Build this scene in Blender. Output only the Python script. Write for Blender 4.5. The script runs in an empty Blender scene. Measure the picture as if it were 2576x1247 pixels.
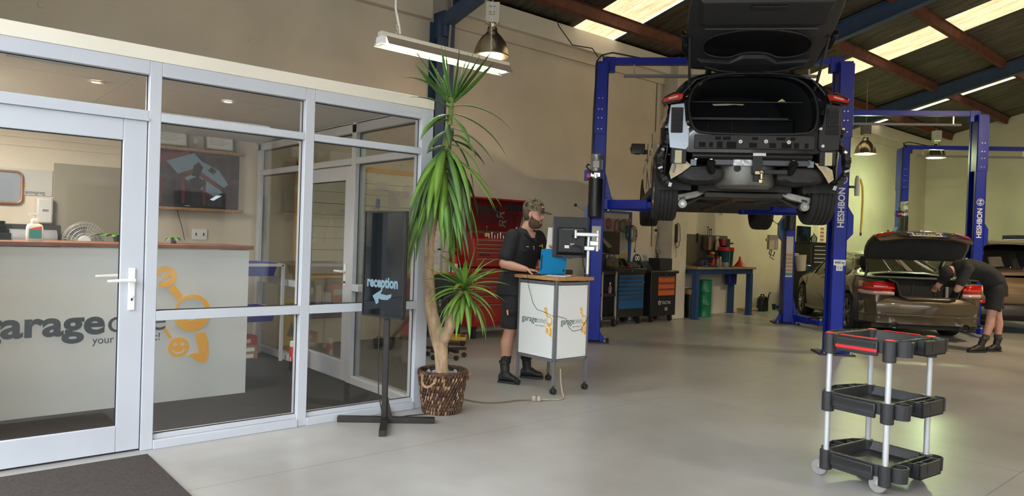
import bpy, bmesh, math, random
from mathutils import Vector, Matrix, Euler
random.seed(7)
PI = math.pi
R = math.radians
scn = bpy.context.scene
COL = scn.collection
# ------------------------------------------------------------------ camera
YAW = R(49.12)
cam_d = bpy.data.cameras.new('camera')
cam = bpy.data.objects.new('camera', cam_d)
COL.objects.link(cam)
cam_d.sensor_width = 36.0
cam_d.lens = 36.0 * 1781 / 2576
cam_d.clip_end = 300
_f = Matrix.Rotation(YAW, 4, 'Z') @ Matrix.Rotation(R(90 - .70), 4, 'X') @ Matrix.Rotation(R(1.91), 4, 'Z')
cam.matrix_world = Matrix.Translation((0, 0, 1.38)) @ _f
scn.camera = cam
# ------------------------------------------------------------------ world, exposure
scn.view_settings.view_transform = 'Standard'
scn.view_settings.look = 'None'
scn.view_settings.gamma = 1
scn.view_settings.use_curve_mapping = False
scn.view_settings.exposure = 0.45
w = bpy.data.worlds.new('sky')
scn.world = w
w.use_nodes = True
bg = w.node_tree.nodes['Background']
bg.inputs[0].default_value = (0.86, 0.93, 1.0, 1)
bg.inputs[1].default_value = 5.8
def area(name, loc, rot, sx, sy, power, col=(1, 1, 1), portal=False):
    l = bpy.data.lights.new(name, 'AREA')
    l.shape = 'RECTANGLE'; l.size = sx; l.size_y = sy; l.energy = power; l.color = col
    o = bpy.data.objects.new(name, l)
    o.location = loc; o.rotation_euler = rot
    COL.objects.link(o)
    if portal: l.cycles.is_portal = True
    return o
# daylight comes in through the two big roller-door openings behind and right of the camera
area('door_portal', (0.6, -1.0, 2.1), (R(-90), 0, 0), 11.0, 4.2, 1, portal=True)
area('side_portal', (9.0, 4.0, 2.1), (R(90), 0, R(90)), 7.0, 4.2, 1, portal=True)
# ------------------------------------------------------------------ materials
MATS = {}
def mat(name, col, rough=.5, metal=0., var=0., vscale=8., bump=0., bscale=60., emit=None, estr=1., coat=0., spec=None, vdir=None):
    if name in MATS: return MATS[name]
    m = bpy.data.materials.new(name); MATS[name] = m
    m.use_nodes = True
    nt = m.node_tree; N = nt.nodes; L = nt.links
    p = N['Principled BSDF']
    p.inputs['Base Color'].default_value = (*col, 1)
    p.inputs['Roughness'].default_value = rough
    p.inputs['Metallic'].default_value = metal
    if spec is not None: p.inputs['Specular IOR Level'].default_value = spec
    if coat: p.inputs['Coat Weight'].default_value = coat; p.inputs['Coat Roughness'].default_value = .05
    if emit: 
        p.inputs['Emission Color'].default_value = (*emit, 1); p.inputs['Emission Strength'].default_value = estr
    tc = N.new('ShaderNodeTexCoord')
    if var:
        n = N.new('ShaderNodeTexNoise'); n.inputs['Scale'].default_value = vscale; n.inputs['Detail'].default_value = 5
        mp = N.new('ShaderNodeMapping'); L.new(tc.outputs['Object'], mp.inputs[0])
        if vdir: mp.inputs['Scale'].default_value = vdir
        L.new(mp.outputs[0], n.inputs[0])
        r = N.new('ShaderNodeMapRange'); r.inputs[1].default_value = .3; r.inputs[2].default_value = .7
        r.inputs[3].default_value = 1 - var; r.inputs[4].default_value = 1 + var
        L.new(n.outputs[0], r.inputs[0])
        hs = N.new('ShaderNodeHueSaturation'); hs.inputs['Color'].default_value = (*col, 1)
        L.new(r.outputs[0], hs.inputs['Value']); L.new(hs.outputs[0], p.inputs['Base Color'])
    if bump:
        n2 = N.new('ShaderNodeTexNoise'); n2.inputs['Scale'].default_value = bscale; n2.inputs['Detail'].default_value = 3
        L.new(tc.outputs['Object'], n2.inputs[0])
        b = N.new('ShaderNodeBump'); b.inputs['Strength'].default_value = bump; b.inputs['Distance'].default_value = .01
        L.new(n2.outputs[0], b.inputs['Height']); L.new(b.outputs[0], p.inputs['Normal'])
    return m
def glassmat(name, tint, refl=1.0, rough=0.0):
    if name in MATS: return MATS[name]
    m = bpy.data.materials.new(name); MATS[name] = m; m.use_nodes = True
    nt = m.node_tree; N = nt.nodes; L = nt.links; N.clear()
    o = N.new('ShaderNodeOutputMaterial'); mx = N.new('ShaderNodeMixShader')
    t = N.new('ShaderNodeBsdfTransparent'); t.inputs[0].default_value = (*tint, 1)
    g = N.new('ShaderNodeBsdfGlossy'); g.inputs['Roughness'].default_value = rough
    fr = N.new('ShaderNodeFresnel'); fr.inputs[0].default_value = 1.5
    ml = N.new('ShaderNodeMath'); ml.operation = 'MULTIPLY'; ml.inputs[1].default_value = refl
    L.new(fr.outputs[0], ml.inputs[0]); L.new(ml.outputs[0], mx.inputs[0])
    L.new(t.outputs[0], mx.inputs[1]); L.new(g.outputs[0], mx.inputs[2]); L.new(mx.outputs[0], o.inputs[0])
    return m
white_alu = mat('white_alu', (.49, .51, .55), .35, 0, .03, 3)
cream = mat('cream_paint', (.62, .55, .44), .6, 0, .08, 1.2, .15, 25)
cream_trim = mat('cream_trim', (.74, .69, .58), .5, 0, .03, 2)
black_rub = mat('black_rubber', (.018, .018, .018), .6)
black_pl = mat('black_plastic', (.015, .015, .017), .45, 0, .1, 20, .1, 200)
dark_met = mat('dark_metal', (.03, .03, .033), .35, .3)
alu = mat('aluminium', (.62, .63, .64), .3, .85, .05, 10)
steel = mat('steel', (.42, .42, .42), .35, .9, .1, 12)
chrome = mat('chrome', (.75, .75, .75), .12, 1)
lift_blue = mat('lift_blue', (.006, .022, .33), .38, 0, .12, 3, .05, 40, spec=.35)
dark_blue = mat('dark_blue', (.015, .05, .15), .5, 0, .15, 5)
beam_blue = mat('beam_blue', (.05, .085, .15), .55, 0, .12, 4)
rust = mat('rust_steel', (.13, .042, .022), .7, 0, .35, 6, .2, 30)
white_pl = mat('white_plastic', (.78, .78, .76), .4)
red_pl = mat('red_plastic', (.62, .02, .02), .35)
wood = mat('wood', (.36, .19, .08), .45, 0, .3, 6, 0, 60, vdir=(1, 8, 8))
dark_wood = mat('dark_wood', (.16, .055, .03), .4, 0, .3, 6, vdir=(8, 1, 8))
paper = mat('paper', (.72, .73, .75), .8)
yellow = mat('yellow_paint', (.78, .45, .03), .45)
orange = mat('logo_orange', (.86, .42, .02), .45)
ink = mat('ink_dark', (.018, .026, .036), .4)
screen_blk = mat('screen_black', (.006, .006, .007), .08)
glass = glassmat('clear_glass', (.972, .978, .968), .65)
clear = glassmat('clear_plastic', (.8, .85, .85), 1.0, .1)
# ------------------------------------------------------------------ mesh helpers
class MB:
    def __init__(s): s.bm = bmesh.new()
    def _x(s, vs, M):
        if M is not None: bmesh.ops.transform(s.bm, matrix=M, verts=vs)
    def box(s, c, d, rot=None, taper=None):
        """c centre, d full sizes, rot euler degrees, taper = (x,y) scale of the top"""
        g = bmesh.ops.create_cube(s.bm, size=1)['verts']
        for v in g:
            if taper and v.co.z > 0: v.co.x *= taper[0]; v.co.y *= taper[1]
            v.co = Vector((v.co.x * d[0], v.co.y * d[1], v.co.z * d[2]))
        M = Matrix.Translation(c)
        if rot: M = M @ Euler([R(a) for a in rot]).to_matrix().to_4x4()
        s._x(g, M); return s
    def bb(s, a, b):
        return s.box([(a[i] + b[i]) / 2 for i in range(3)], [abs(b[i] - a[i]) for i in range(3)])
    def cyl(s, p0, p1, r0, r1=None, n=16, cap=True):
        p0 = Vector(p0); p1 = Vector(p1); r1 = r0 if r1 is None else r1
        d = p1 - p0
        g = bmesh.ops.create_cone(s.bm, cap_ends=cap, segments=n, radius1=max(r0, 1e-5), radius2=max(r1, 1e-5), depth=d.length)['verts']
        q = d.to_track_quat('Z', 'Y').to_matrix().to_4x4()
        s._x(g, Matrix.Translation((p0 + p1) / 2) @ q); return s
    def tube(s, pts, r, n=8, closed=False):
        P = [Vector(p) for p in pts]; k = len(P); rings = []
        rr = r if isinstance(r, (list, tuple)) else [r] * k
        up = None
        for i in range(k):
            if closed: t = P[(i + 1) % k] - P[i - 1]
            else: t = P[min(i + 1, k - 1)] - P[max(i - 1, 0)]
            t.normalize()
            if up is None:
                a = Vector((0, 0, 1)) if abs(t.z) < .9 else Vector((1, 0, 0))
                up = (a - t * a.dot(t)).normalized()
            else: 
                up = up - t * up.dot(t)
                if up.length < 1e-6: up = t.orthogonal()
                up.normalize()
            b = t.cross(up)
            rings.append([s.bm.verts.new(P[i] + (up * math.cos(2 * PI * j / n) + b * math.sin(2 * PI * j / n)) * rr[i]) for j in range(n)])
        for i in range(k if closed else k - 1):
            A = rings[i]; B = rings[(i + 1) % k]
            for j in range(n): s.bm.faces.new((A[j], A[(j + 1) % n], B[(j + 1) % n], B[j]))
        if not closed:
            s.bm.faces.new(rings[0][::-1]); s.bm.faces.new(rings[-1])
        return s
    def lathe(s, prof, c=(0, 0, 0), n=24, axis='Z', sx=1, sy=1, cap=True):
        M = Matrix.Translation(c)
        if axis == 'X': M = M @ Matrix.Rotation(PI / 2, 4, 'Y')
        if axis == 'Y': M = M @ Matrix.Rotation(-PI / 2, 4, 'X')
        rings = []
        for r, z in prof:
            rings.append([s.bm.verts.new(M @ Vector((r * sx * math.cos(2 * PI * j / n), r * sy * math.sin(2 * PI * j / n), z))) for j in range(n)])
        for A, B in zip(rings, rings[1:]):
            for j in range(n): s.bm.faces.new((A[j], A[(j + 1) % n], B[(j + 1) % n], B[j]))
        if cap:
            if prof[0][0] > 1e-4: s.bm.faces.new(rings[0][::-1])
            if prof[-1][0] > 1e-4: s.bm.faces.new(rings[-1])
        return s
    def prism(s, poly, a, b, plane='XZ'):
        """2-D outline extruded from a to b along the missing axis"""
        f = {'XZ': lambda u, v, t: (u, t, v), 'YZ': lambda u, v, t: (t, u, v), 'XY': lambda u, v, t: (u, v, t)}[plane]
        A = [s.bm.verts.new(f(u, v, a)) for u, v in poly]; B = [s.bm.verts.new(f(u, v, b)) for u, v in poly]
        n = len(poly)
        s.bm.faces.new(A[::-1]); s.bm.faces.new(B)
        for i in range(n): s.bm.faces.new((A[i], A[(i + 1) % n], B[(i + 1) % n], B[i]))
        return s
    def loft(s, rings, cap=True, closed=True):
        V = [[s.bm.verts.new(p) for p in r] for r in rings]
        n = len(V[0])
        for A, B in zip(V, V[1:]):
            for j in range(n if closed else n - 1): s.bm.faces.new((A[j], A[(j + 1) % n], B[(j + 1) % n], B[j]))
        if cap and closed: s.bm.faces.new(V[0][::-1]); s.bm.faces.new(V[-1])
        return s
    def ball(s, c, r, n=12, scale=(1, 1, 1), rot=None):
        g = bmesh.ops.create_uvsphere(s.bm, u_segments=n, v_segments=max(6, n // 2 + 2), radius=r)['verts']
        M = Matrix.Translation(c)
        if rot: M = M @ Euler([R(a) for a in rot]).to_matrix().to_4x4()
        s._x(g, M @ Matrix.Diagonal((*scale, 1))); return s
    def build(s, name, m, parent=None, bev=0, smooth=True, sub=0, seg=2, solid=0, loc=None, rot=None):
        bmesh.ops.recalc_face_normals(s.bm, faces=s.bm.faces)
        me = bpy.data.meshes.new(name); s.bm.to_mesh(me); s.bm.free()
        me.materials.append(m)
        o = bpy.data.objects.new(name, me); COL.objects.link(o)
        if parent: o.parent = parent
        if loc: o.location = loc
        if rot: o.rotation_euler = [R(a) for a in rot]
        if smooth:
            for p in me.polygons: p.use_smooth = True
            if not sub: me.set_sharp_from_angle(angle=R(38))
        if solid:
            k = o.modifiers.new('solid', 'SOLIDIFY'); k.thickness = solid; k.offset = 0
        if bev:
            k = o.modifiers.new('bevel', 'BEVEL'); k.width = bev; k.segments = seg; k.limit_method = 'ANGLE'; k.angle_limit = R(40)
            k.harden_normals = False
        if sub:
            k = o.modifiers.new('sub', 'SUBSURF'); k.levels = sub; k.render_levels = sub
        return o
def thing(name, label, cat, loc=(0, 0, 0), rotz=0, group=None):
    o = bpy.data.objects.new(name, None); COL.objects.link(o)
    o.empty_display_size = .1
    o.location = loc; o.rotation_euler = (0, 0, rotz)
    o['label'] = label; o['category'] = cat
    if group: o['group'] = group
    return o
def tag(o, label, cat, group=None, kind=None):
    if label: o['label'] = label
    if cat: o['category'] = cat
    if group: o['group'] = group
    if kind: o['kind'] = kind
    return o
def struct(o, label=None): 
    o['kind'] = 'structure'
    if label: o['label'] = label; 
    return o
def sempty(name, label, loc=(0, 0, 0)):
    o = bpy.data.objects.new(name, None); COL.objects.link(o); o.location = loc
    o['kind'] = 'structure'; o['label'] = label
    return o
def copy_tree(o, parent=None):
    c = o.copy(); COL.objects.link(c)
    if parent: c.parent = parent
    for ch in list(o.children): copy_tree(ch, c)
    return c
def copy_thing(o, loc, rotz, label, **kw):
    c = copy_tree(o); c.location = loc; c.rotation_euler = (0, 0, rotz); c['label'] = label
    for k, v in kw.items(): c[k] = v
    return c
def text(name, s, size, m, parent, M, ext=.002, bold=0., spacing=1., shear=0., align='CENTER', sx=1.):
    cu = bpy.data.curves.new(name, 'FONT'); cu.body = s; cu.size = size; cu.extrude = ext; cu.offset = bold
    cu.align_x = align; cu.align_y = 'CENTER'; cu.space_character = spacing; cu.shear = shear; cu.resolution_u = 4
    t = bpy.data.objects.new(name + '_c', cu); COL.objects.link(t)
    dg = bpy.context.evaluated_depsgraph_get()
    me = bpy.data.meshes.new_from_object(t.evaluated_get(dg)); me.name = name
    bpy.data.objects.remove(t)
    if sx != 1: me.transform(Matrix.Diagonal((sx, 1, 1, 1)))
    me.transform(M); me.materials.clear(); me.materials.append(m)
    o = bpy.data.objects.new(name, me); COL.objects.link(o); o.parent = parent
    return o
def face(loc, nrm, up=(0, 0, 1), flip=False):
    """matrix placing XY artwork on a surface: +Z of the artwork along nrm"""
    z = Vector(nrm).normalized(); y = Vector(up); y = (y - z * y.dot(z)).normalized(); x = y.cross(z)
    if flip: x = -x
    M = Matrix((x, y, z)).transposed().to_4x4()
    return Matrix.Translation(loc) @ M
def cw(a, b, z=0):
    """ground point b metres ahead of and a metres right of the doorway corner (0,0), along the 49 degree bay direction"""
    return Vector((math.cos(YAW) * a - math.sin(YAW) * b, math.sin(YAW) * a + math.cos(YAW) * b, z))
def arc(cx, cy, r, a0, a1, n):
    return [(cx + r * math.cos(R(a0 + (a1 - a0) * i / n)), cy + r * math.sin(R(a0 + (a1 - a0) * i / n))) for i in range(n + 1)]
def chaikin(P, n=2, closed=True):
    for _ in range(n):
        Q = []; m_ = len(P)
        for i in range(m_ if closed else m_ - 1):
            a, b_ = P[i], P[(i + 1) % m_]
            Q.append(tuple(a[k] * .75 + b_[k] * .25 for k in range(len(a)))); Q.append(tuple(a[k] * .25 + b_[k] * .75 for k in range(len(a))))
        P = Q
    return P
def rrect(w, h, r, n=4, cx=0, cy=0):
    p = []
    for sx, sy, a in ((1, 1, 0), (-1, 1, 90), (-1, -1, 180), (1, -1, 270)):
        p += arc(cx + sx * (w / 2 - r), cy + sy * (h / 2 - r), r, a, a + 90, n)
    return p
# ================================================================== SETTING
# floor: polished grey concrete with saw-cut joints and brown mottling
m = mat('concrete_floor', (.40, .40, .39), .22, 0)
nt = m.node_tree; N = nt.nodes; L = nt.links; p = N['Principled BSDF']
tc = N.new('ShaderNodeTexCoord')
n1 = N.new('ShaderNodeTexNoise'); n1.inputs['Scale'].default_value = .7; n1.inputs['Detail'].default_value = 3; n1.inputs['Roughness'].default_value = .5
n2 = N.new('ShaderNodeTexNoise'); n2.inputs['Scale'].default_value = 6; n2.inputs['Detail'].default_value = 8
L.new(tc.outputs['Object'], n1.inputs[0]); L.new(tc.outputs['Object'], n2.inputs[0])
cr = N.new('ShaderNodeValToRGB'); cr.color_ramp.elements[0].position = .22; cr.color_ramp.elements[1].position = .78
cr.color_ramp.elements[0].color = (.27, .25, .22, 1); cr.color_ramp.elements[1].color = (.46, .455, .44, 1)
L.new(n1.outputs[0], cr.inputs[0])
mx = N.new('ShaderNodeMix'); mx.data_type = 'RGBA'; mx.blend_type = 'MULTIPLY'; mx.inputs[0].default_value = .5
r2 = N.new('ShaderNodeMapRange'); r2.inputs[1].default_value = .3; r2.inputs[2].default_value = .7; r2.inputs[3].default_value = .9; r2.inputs[4].default_value = 1.08
L.new(n2.outputs[0], r2.inputs[0]); L.new(cr.outputs[0], mx.inputs[6]); L.new(r2.outputs[0], mx.inputs[7])
# joints : straight saw cuts along X and Y
sp = N.new('ShaderNodeSeparateXYZ'); L.new(tc.outputs['Object'], sp.inputs[0])
def joint(axis, pos):
    a = N.new('ShaderNodeMath'); a.operation = 'SUBTRACT'; a.inputs[1].default_value = pos; L.new(sp.outputs[axis], a.inputs[0])
    b = N.new('ShaderNodeMath'); b.operation = 'ABSOLUTE'; L.new(a.outputs[0], b.inputs[0])
    c = N.new('ShaderNodeMath'); c.operation = 'LESS_THAN'; c.inputs[1].default_value = .003; L.new(b.outputs[0], c.inputs[0])
    return c
js = [joint(0, -3.9), joint(0, 1.0), joint(1, 5.45), joint(1, 11.2), joint(1, 17.0), joint(0, -1.25)]
acc = js[0].outputs[0]
for j in js[1:]:
    a = N.new('ShaderNodeMath'); a.operation = 'MAXIMUM'; L.new(acc, a.inputs[0]); L.new(j.outputs[0], a.inputs[1]); acc = a.outputs[0]
m2 = N.new('ShaderNodeMix'); m2.data_type = 'RGBA'; m2.inputs[7].default_value = (.12, .11, .10, 1)
sc = N.new('ShaderNodeMath'); sc.operation = 'MULTIPLY'; sc.inputs[1].default_value = .7; L.new(acc, sc.inputs[0])
L.new(sc.outputs[0], m2.inputs[0]); L.new(mx.outputs[2], m2.inputs[6]); L.new(m2.outputs[2], p.inputs['Base Color'])
r3 = N.new('ShaderNodeMapRange'); r3.inputs[3].default_value = .22; r3.inputs[4].default_value = .40; L.new(n1.outputs[0], r3.inputs[0]); L.new(r3.outputs[0], p.inputs['Roughness']); p.inputs['Specular IOR Level'].default_value = .4
floor_m = m
struct(MB().bb((-8.6, -1.0, -.15), (12, 24.2, 0)).build('floor', floor_m, smooth=False))
struct(MB().bb((-30, -40, -.17), (45, -1.0, -.02)).bb((12, -1, -.17), (45, 30, -.02)).build('forecourt', mat('asphalt', (.30, .30, .29), .9, 0, .1, 2), smooth=False), 'pale concrete forecourt outside the roller doors')['kind'] = 'structure'
carpet = mat('carpet', (.024, .024, .026), .95, 0, .25, 120, .4, 250)
struct(MB().bb((-8.2, -.2, 0), (-4.8, 3.19, .012)).build('floor_carpet', carpet, smooth=False))
brick_m = mat('street_facade', (.30, .27, .24), .85, 0, .25, 3)
b = MB(); b.bb((27, -30, 0), (27.3, 40, 6.5)).bb((-30, -22.3, 0), (27, -22, 6))
struct(b.build('street_building', brick_m, smooth=False), 'plain grey brown buildings across the street')
for i in range(9):
    o = MB().bb((26.9, -12 + i * 4.4, 1.0), (27.0, -9.6 + i * 4.4, 3.2)).build('street_window', mat('street_glass', (.05, .06, .07), .1), smooth=False); struct(o)
# walls
WX = -8.25
struct(MB().bb((WX - .2, -1.2, 0), (WX, 24.1, 5.0)).build('wall_left', cream, smooth=False))
gw = MB().prism([(WX - .2, 0), (12, 0), (12, 4.9), (2, 7.4), (WX - .2, 4.80)], 23.97, 24.17, 'XZ')
struct(gw.build('wall_back', cream, smooth=False))
struct(MB().bb((9.0, 7.5, 0), (9.2, 24, 5.62)).bb((9.0, -1.0, 4.2), (9.2, 7.5, 5.62)).bb((9.0, -1.0, 0), (9.2, .5, 4.2)).build('wall_right', cream, smooth=False))
struct(MB().bb((WX - .2, -1.2, 0), (-4.9, -1.0, 4.8)).bb((6.1, -1.2, 0), (9.2, -1.0, 4.8)).prism([(-8.45, 4.2), (9.2, 4.2), (9.2, 5.6), (2, 7.4), (-8.45, 4.85)], -1.2, -1.0, 'XZ').build('wall_front', cream, smooth=False))
struct(MB().bb((-4.95, -1.0, 0), (-4.80, .03, 2.5)).bb((WX, -.3, 0), (-4.95, -.2, 2.5)).build('wall_reception_end', cream_trim, smooth=False))
# top beam of the tilt wall
b = MB()
b.bb((WX, 5.9, 4.53), (WX + .16, 11.05, 4.83)).bb((WX, 11.2, 4.53), (WX + .16, 23.95, 4.83))
struct(b.build('trim_1', cream_trim, bev=.01, smooth=False), 'cream concrete band along the top of the long wall')
b = MB(); b.bb((WX, 5.9, 4.35), (WX + .05, 23.95, 4.53))
struct(b.build('trim_2', cream, smooth=False))
# concrete column halfway down the long wall
b = MB(); b.bb((WX, 10.75, 0), (WX + .33, 11.2, 4.83))
struct(b.build('wall_column', mat('cream_column', (.60, .55, .46), .6, 0, .1, 4, .1, 40), bev=.015, smooth=False))
# roof : corrugated sheet over both slopes, bright skylight strips left open
SL = .2458
def roofz(x): return 4.842 + SL * (x + 8.2) if x <= 2 else 4.842 + SL * 10.2 - SL * (x - 2)
m = mat('foil_roof', (.16, .14, .115), .75, 0, 0)
nt = m.node_tree; N = nt.nodes; L = nt.links; p = N['Principled BSDF']
tc = N.new('ShaderNodeTexCoord'); mp = N.new('ShaderNodeMapping'); mp.inputs['Scale'].default_value = (.6, 7, 1); L.new(tc.outputs['Object'], mp.inputs[0])
n1 = N.new('ShaderNodeTexNoise'); n1.inputs['Scale'].default_value = 2.5; n1.inputs['Detail'].default_value = 6; L.new(mp.outputs[0], n1.inputs[0])
cr = N.new('ShaderNodeValToRGB'); cr.color_ramp.elements[0].position = .3; cr.color_ramp.elements[1].position = .75
cr.color_ramp.elements[0].color = (.065, .055, .042, 1); cr.color_ramp.elements[1].color = (.23, .20, .16, 1)
L.new(n1.outputs[0], cr.inputs[0]); L.new(cr.outputs[0], p.inputs['Base Color'])
vo = N.new('ShaderNodeTexVoronoi'); vo.feature = 'DISTANCE_TO_EDGE'; vo.inputs['Scale'].default_value = 16; L.new(tc.outputs['Object'], vo.inputs[0])
lt = N.new('ShaderNodeMath'); lt.operation = 'LESS_THAN'; lt.inputs[1].default_value = .05; L.new(vo.outputs[0], lt.inputs[0])
ad = N.new('ShaderNodeMath'); ad.operation = 'MULTIPLY_ADD'; ad.inputs[1].default_value = .35; L.new(lt.outputs[0], ad.inputs[0]); L.new(n1.outputs[0], ad.inputs[2])
bp = N.new('ShaderNodeBump'); bp.inputs['Strength'].default_value = .8; bp.inputs['Distance'].default_value = .03; L.new(ad.outputs[0], bp.inputs['Height']); L.new(bp.outputs[0], p.inputs['Normal'])
roof_m = m
# skylights are holes in the sheet: (y0, y1)
SKY = [(2.2, 3.2), (8.2, 9.2), (14.45, 15.48), (19.38, 20.0)]
SX = (-8.2, 1.6)
bm = MB()
ys = []; y = -1.2
while y < 24.15: ys.append(y); y += .0635
def sheet(x0, x1, y0, y1):
    yy = [y0] + [q for q in ys if y0 + .01 < q < y1 - .01] + [y1]
    dz = [.012 * math.sin(q / .127 * 2 * PI + .8) for q in yy]
    top = []; lo = []
    for xx in (x0, x1):
        lo.append([bm.bm.verts.new((xx, q, roofz(xx) + d)) for q, d in zip(yy, dz)])
    for i in range(len(yy) - 1): bm.bm.faces.new((lo[0][i], lo[0][i + 1], lo[1][i + 1], lo[1][i]))
cur = -1.2
for a, b_ in SKY:
    sheet(WX - .2, 2, cur, a); sheet(WX - .2, SX[0], a, b_); sheet(SX[1], 2, a, b_); cur = b_
sheet(WX - .2, 2, cur, 24.17)
sheet(2, 9.2, -1.2, 24.17)
o = bm.build('ceiling', roof_m, smooth=True, solid=.004); struct(o)
# skylight sheets : translucent fibreglass lit by the sky above
m = bpy.data.materials.new('skylight_sheet'); m.use_nodes = True; nt = m.node_tree; N = nt.nodes; L = nt.links; p = N['Principled BSDF']
tc = N.new('ShaderNodeTexCoord'); mp = N.new('ShaderNodeMapping'); mp.inputs['Scale'].default_value = (.8, 9, 1); L.new(tc.outputs['Object'], mp.inputs[0])
n1 = N.new('ShaderNodeTexNoise'); n1.inputs['Scale'].default_value = 2; n1.inputs['Detail'].default_value = 8; L.new(mp.outputs[0], n1.inputs[0])
vo = N.new('ShaderNodeTexVoronoi'); vo.feature = 'DISTANCE_TO_EDGE'; vo.inputs['Scale'].default_value = 20; L.new(tc.outputs['Object'], vo.inputs[0])
cr = N.new('ShaderNodeValToRGB'); cr.color_ramp.elements[0].position = .28; cr.color_ramp.elements[1].position = .6
cr.color_ramp.elements[0].color = (.62, .42, .2, 1); cr.color_ramp.elements[1].color = (1, .82, .5, 1); L.new(n1.outputs[0], cr.inputs[0])
cv = N.new('ShaderNodeValToRGB'); cv.color_ramp.elements[0].position = .03; cv.color_ramp.elements[1].position = .1
cv.color_ramp.elements[0].color = (.80, .74, .66, 1); L.new(vo.outputs[0], cv.inputs[0])
mx = N.new('ShaderNodeMix'); mx.data_type = 'RGBA'; mx.blend_type = 'MULTIPLY'; mx.inputs[0].default_value = 1; L.new(cr.outputs[0], mx.inputs[6]); L.new(cv.outputs[0], mx.inputs[7])
L.new(mx.outputs[2], p.inputs['Emission Color']); p.inputs['Emission Strength'].default_value = 1.0
p.inputs['Base Color'].default_value = (.5, .45, .35, 1)
MATS['skylight'] = m; sky_m = m
k = 1
for a, b_ in SKY:
    q = MB(); yy = [a]; 
    while yy[-1] < b_ - .03: yy.append(min(b_, yy[-1] + .03))
    A = []
    for xx in (SX[0], SX[1]): A.append([q.bm.verts.new((xx, t, roofz(xx) + .01 + .01 * math.sin(t / .127 * 2 * PI))) for t in yy])
    for i in range(len(yy) - 1): q.bm.faces.new((A[0][i], A[0][i + 1], A[1][i + 1], A[1][i]))
    o = q.build('window_%d' % (k + 4), sky_m, solid=.003); struct(o, 'translucent cream skylight strip in the roof slope'); k += 1
# purlins and rafters
for i, x in enumerate([-7.55, -6.15, -4.8, -3.42, -2.04, -.66, .72]):
    for s in range(4):
        y0, y1 = [(-1.0, 5.72), (5.98, 12.35), (12.65, 18.3), (18.6, 23.96)][s]
        if s == 0: y0 = 5.4 if i < 3 else -1
        if y1 - y0 < .5: continue
        b = MB()
        z = roofz(x) - .02
        # C-section steel: web + two lips
        b.box((x, (y0 + y1) / 2, z - .075), (.012, y1 - y0, .15), (0, 14, 0)).box((x - .03, (y0 + y1) / 2, z - .158), (.075, y1 - y0, .012), (0, -14, 0)).box((x + .02, (y0 + y1) / 2, z - .003), (.07, y1 - y0, .01), (0, -14, 0))
        b.box((x - .062, (y0 + y1) / 2, z - .152), (.01, y1 - y0, .03), (0, 14, 0))
        o = b.build('roof_purlin', rust, smooth=False)
        which = ['lowest', 'second lowest', 'third lowest', 'fourth lowest', 'fifth lowest', 'sixth lowest', 'seventh lowest'][i]
        bay = ['front bay', 'bay above the raised black car', 'bay above the workbench', 'last bay against the back wall'][s]
        tag(o, 'rusty brown steel roof purlin, %s on the slope, in the %s' % (which, bay), 'purlin')
        struct(o)
rl = ['blue steel portal rafter rising from the blue column behind the plant', 'blue steel rafter passing behind the raised car tailgate', 'farthest blue steel rafter nearest the back wall']
for (y, s), lab in zip(((5.85, 0), (12.5, 1), (18.45, 2)), rl):
    b = MB(); L_ = math.hypot(10.2, 10.2 * SL); an = -math.degrees(math.atan(SL))
    cxm = -3.1; zc = roofz(cxm) - .2
    b.box((cxm, y, zc - .14 + .14), (L_, .012, .3), (0, an, 0))
    for dz in (-.15, .15): b.box((cxm, y, zc + dz), (L_, .15, .016), (0, an, 0))
    o = b.build('roof_rafter', beam_blue, smooth=False); struct(o, lab)
    b = MB()
    b.box((7.1 - .1, y, roofz(7.0) - .2), (L_ * .99, .15, .3), (0, -an, 0)) if False else b.box((5.5, y, roofz(5.5) - .2), (7.2, .15, .3), (0, -an, 0))
    o = b.build('roof_rafter', beam_blue, smooth=False); struct(o)
b = MB(); b.bb((WX + .005, 5.50, 0), (WX + .02, 5.78, 4.35)).bb((WX + .005, 5.63, 0), (WX + .2, 5.65, 4.35)).bb((WX + .19, 5.50, 0), (WX + .21, 5.78, 4.35))
b.box((WX + .5, 5.64, 4.42), (.9, .14, .16), (0, -14 , 0)).box((WX + .12, 5.64, 4.3), (.25, .15, .35))
struct(b.build('steel_column', beam_blue, smooth=False), 'blue steel column on the long wall behind the plant')
# lined soffit over the front bay and its cornice
b = MB(); b.box((-6.5, 2.2, roofz(-6.5) - .10), (3.6, 6.3, .02), (0, -13.8, 0))
struct(b.build('ceiling_soffit', cream_trim, smooth=False))
b = MB(); b.bb((WX, -1, 4.36), (WX + .12, 5.48, 4.62))
struct(b.build('trim_3', cream, bev=.02, smooth=False))
b = MB(); b.bb((WX + .2, -1, 4.62), (WX + .62, 5.35, 4.66)).bb((WX + .62, -1, 4.55), (WX + .74, 5.35, 4.68))
struct(b.build('trim_4', cream_trim, smooth=False))
# form-tie discs on the long wall
for y, z in ((5.05, 3.21), (3.0, 3.6), (7.06, 2.98), (1.0, 3.5)):
    o = MB().cyl((WX, y, z), (WX + .008, y, z), .035, .028, n=16).build('wall_plug', cream); struct(o)

# ================================================================== RECEPTION PARTITION
FX = -4.76
def bar(b, y0, y1, z0, z1, x0=FX - .10, x1=FX): b.bb((x0, y0, z0), (x1, y1, z1))
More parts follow.
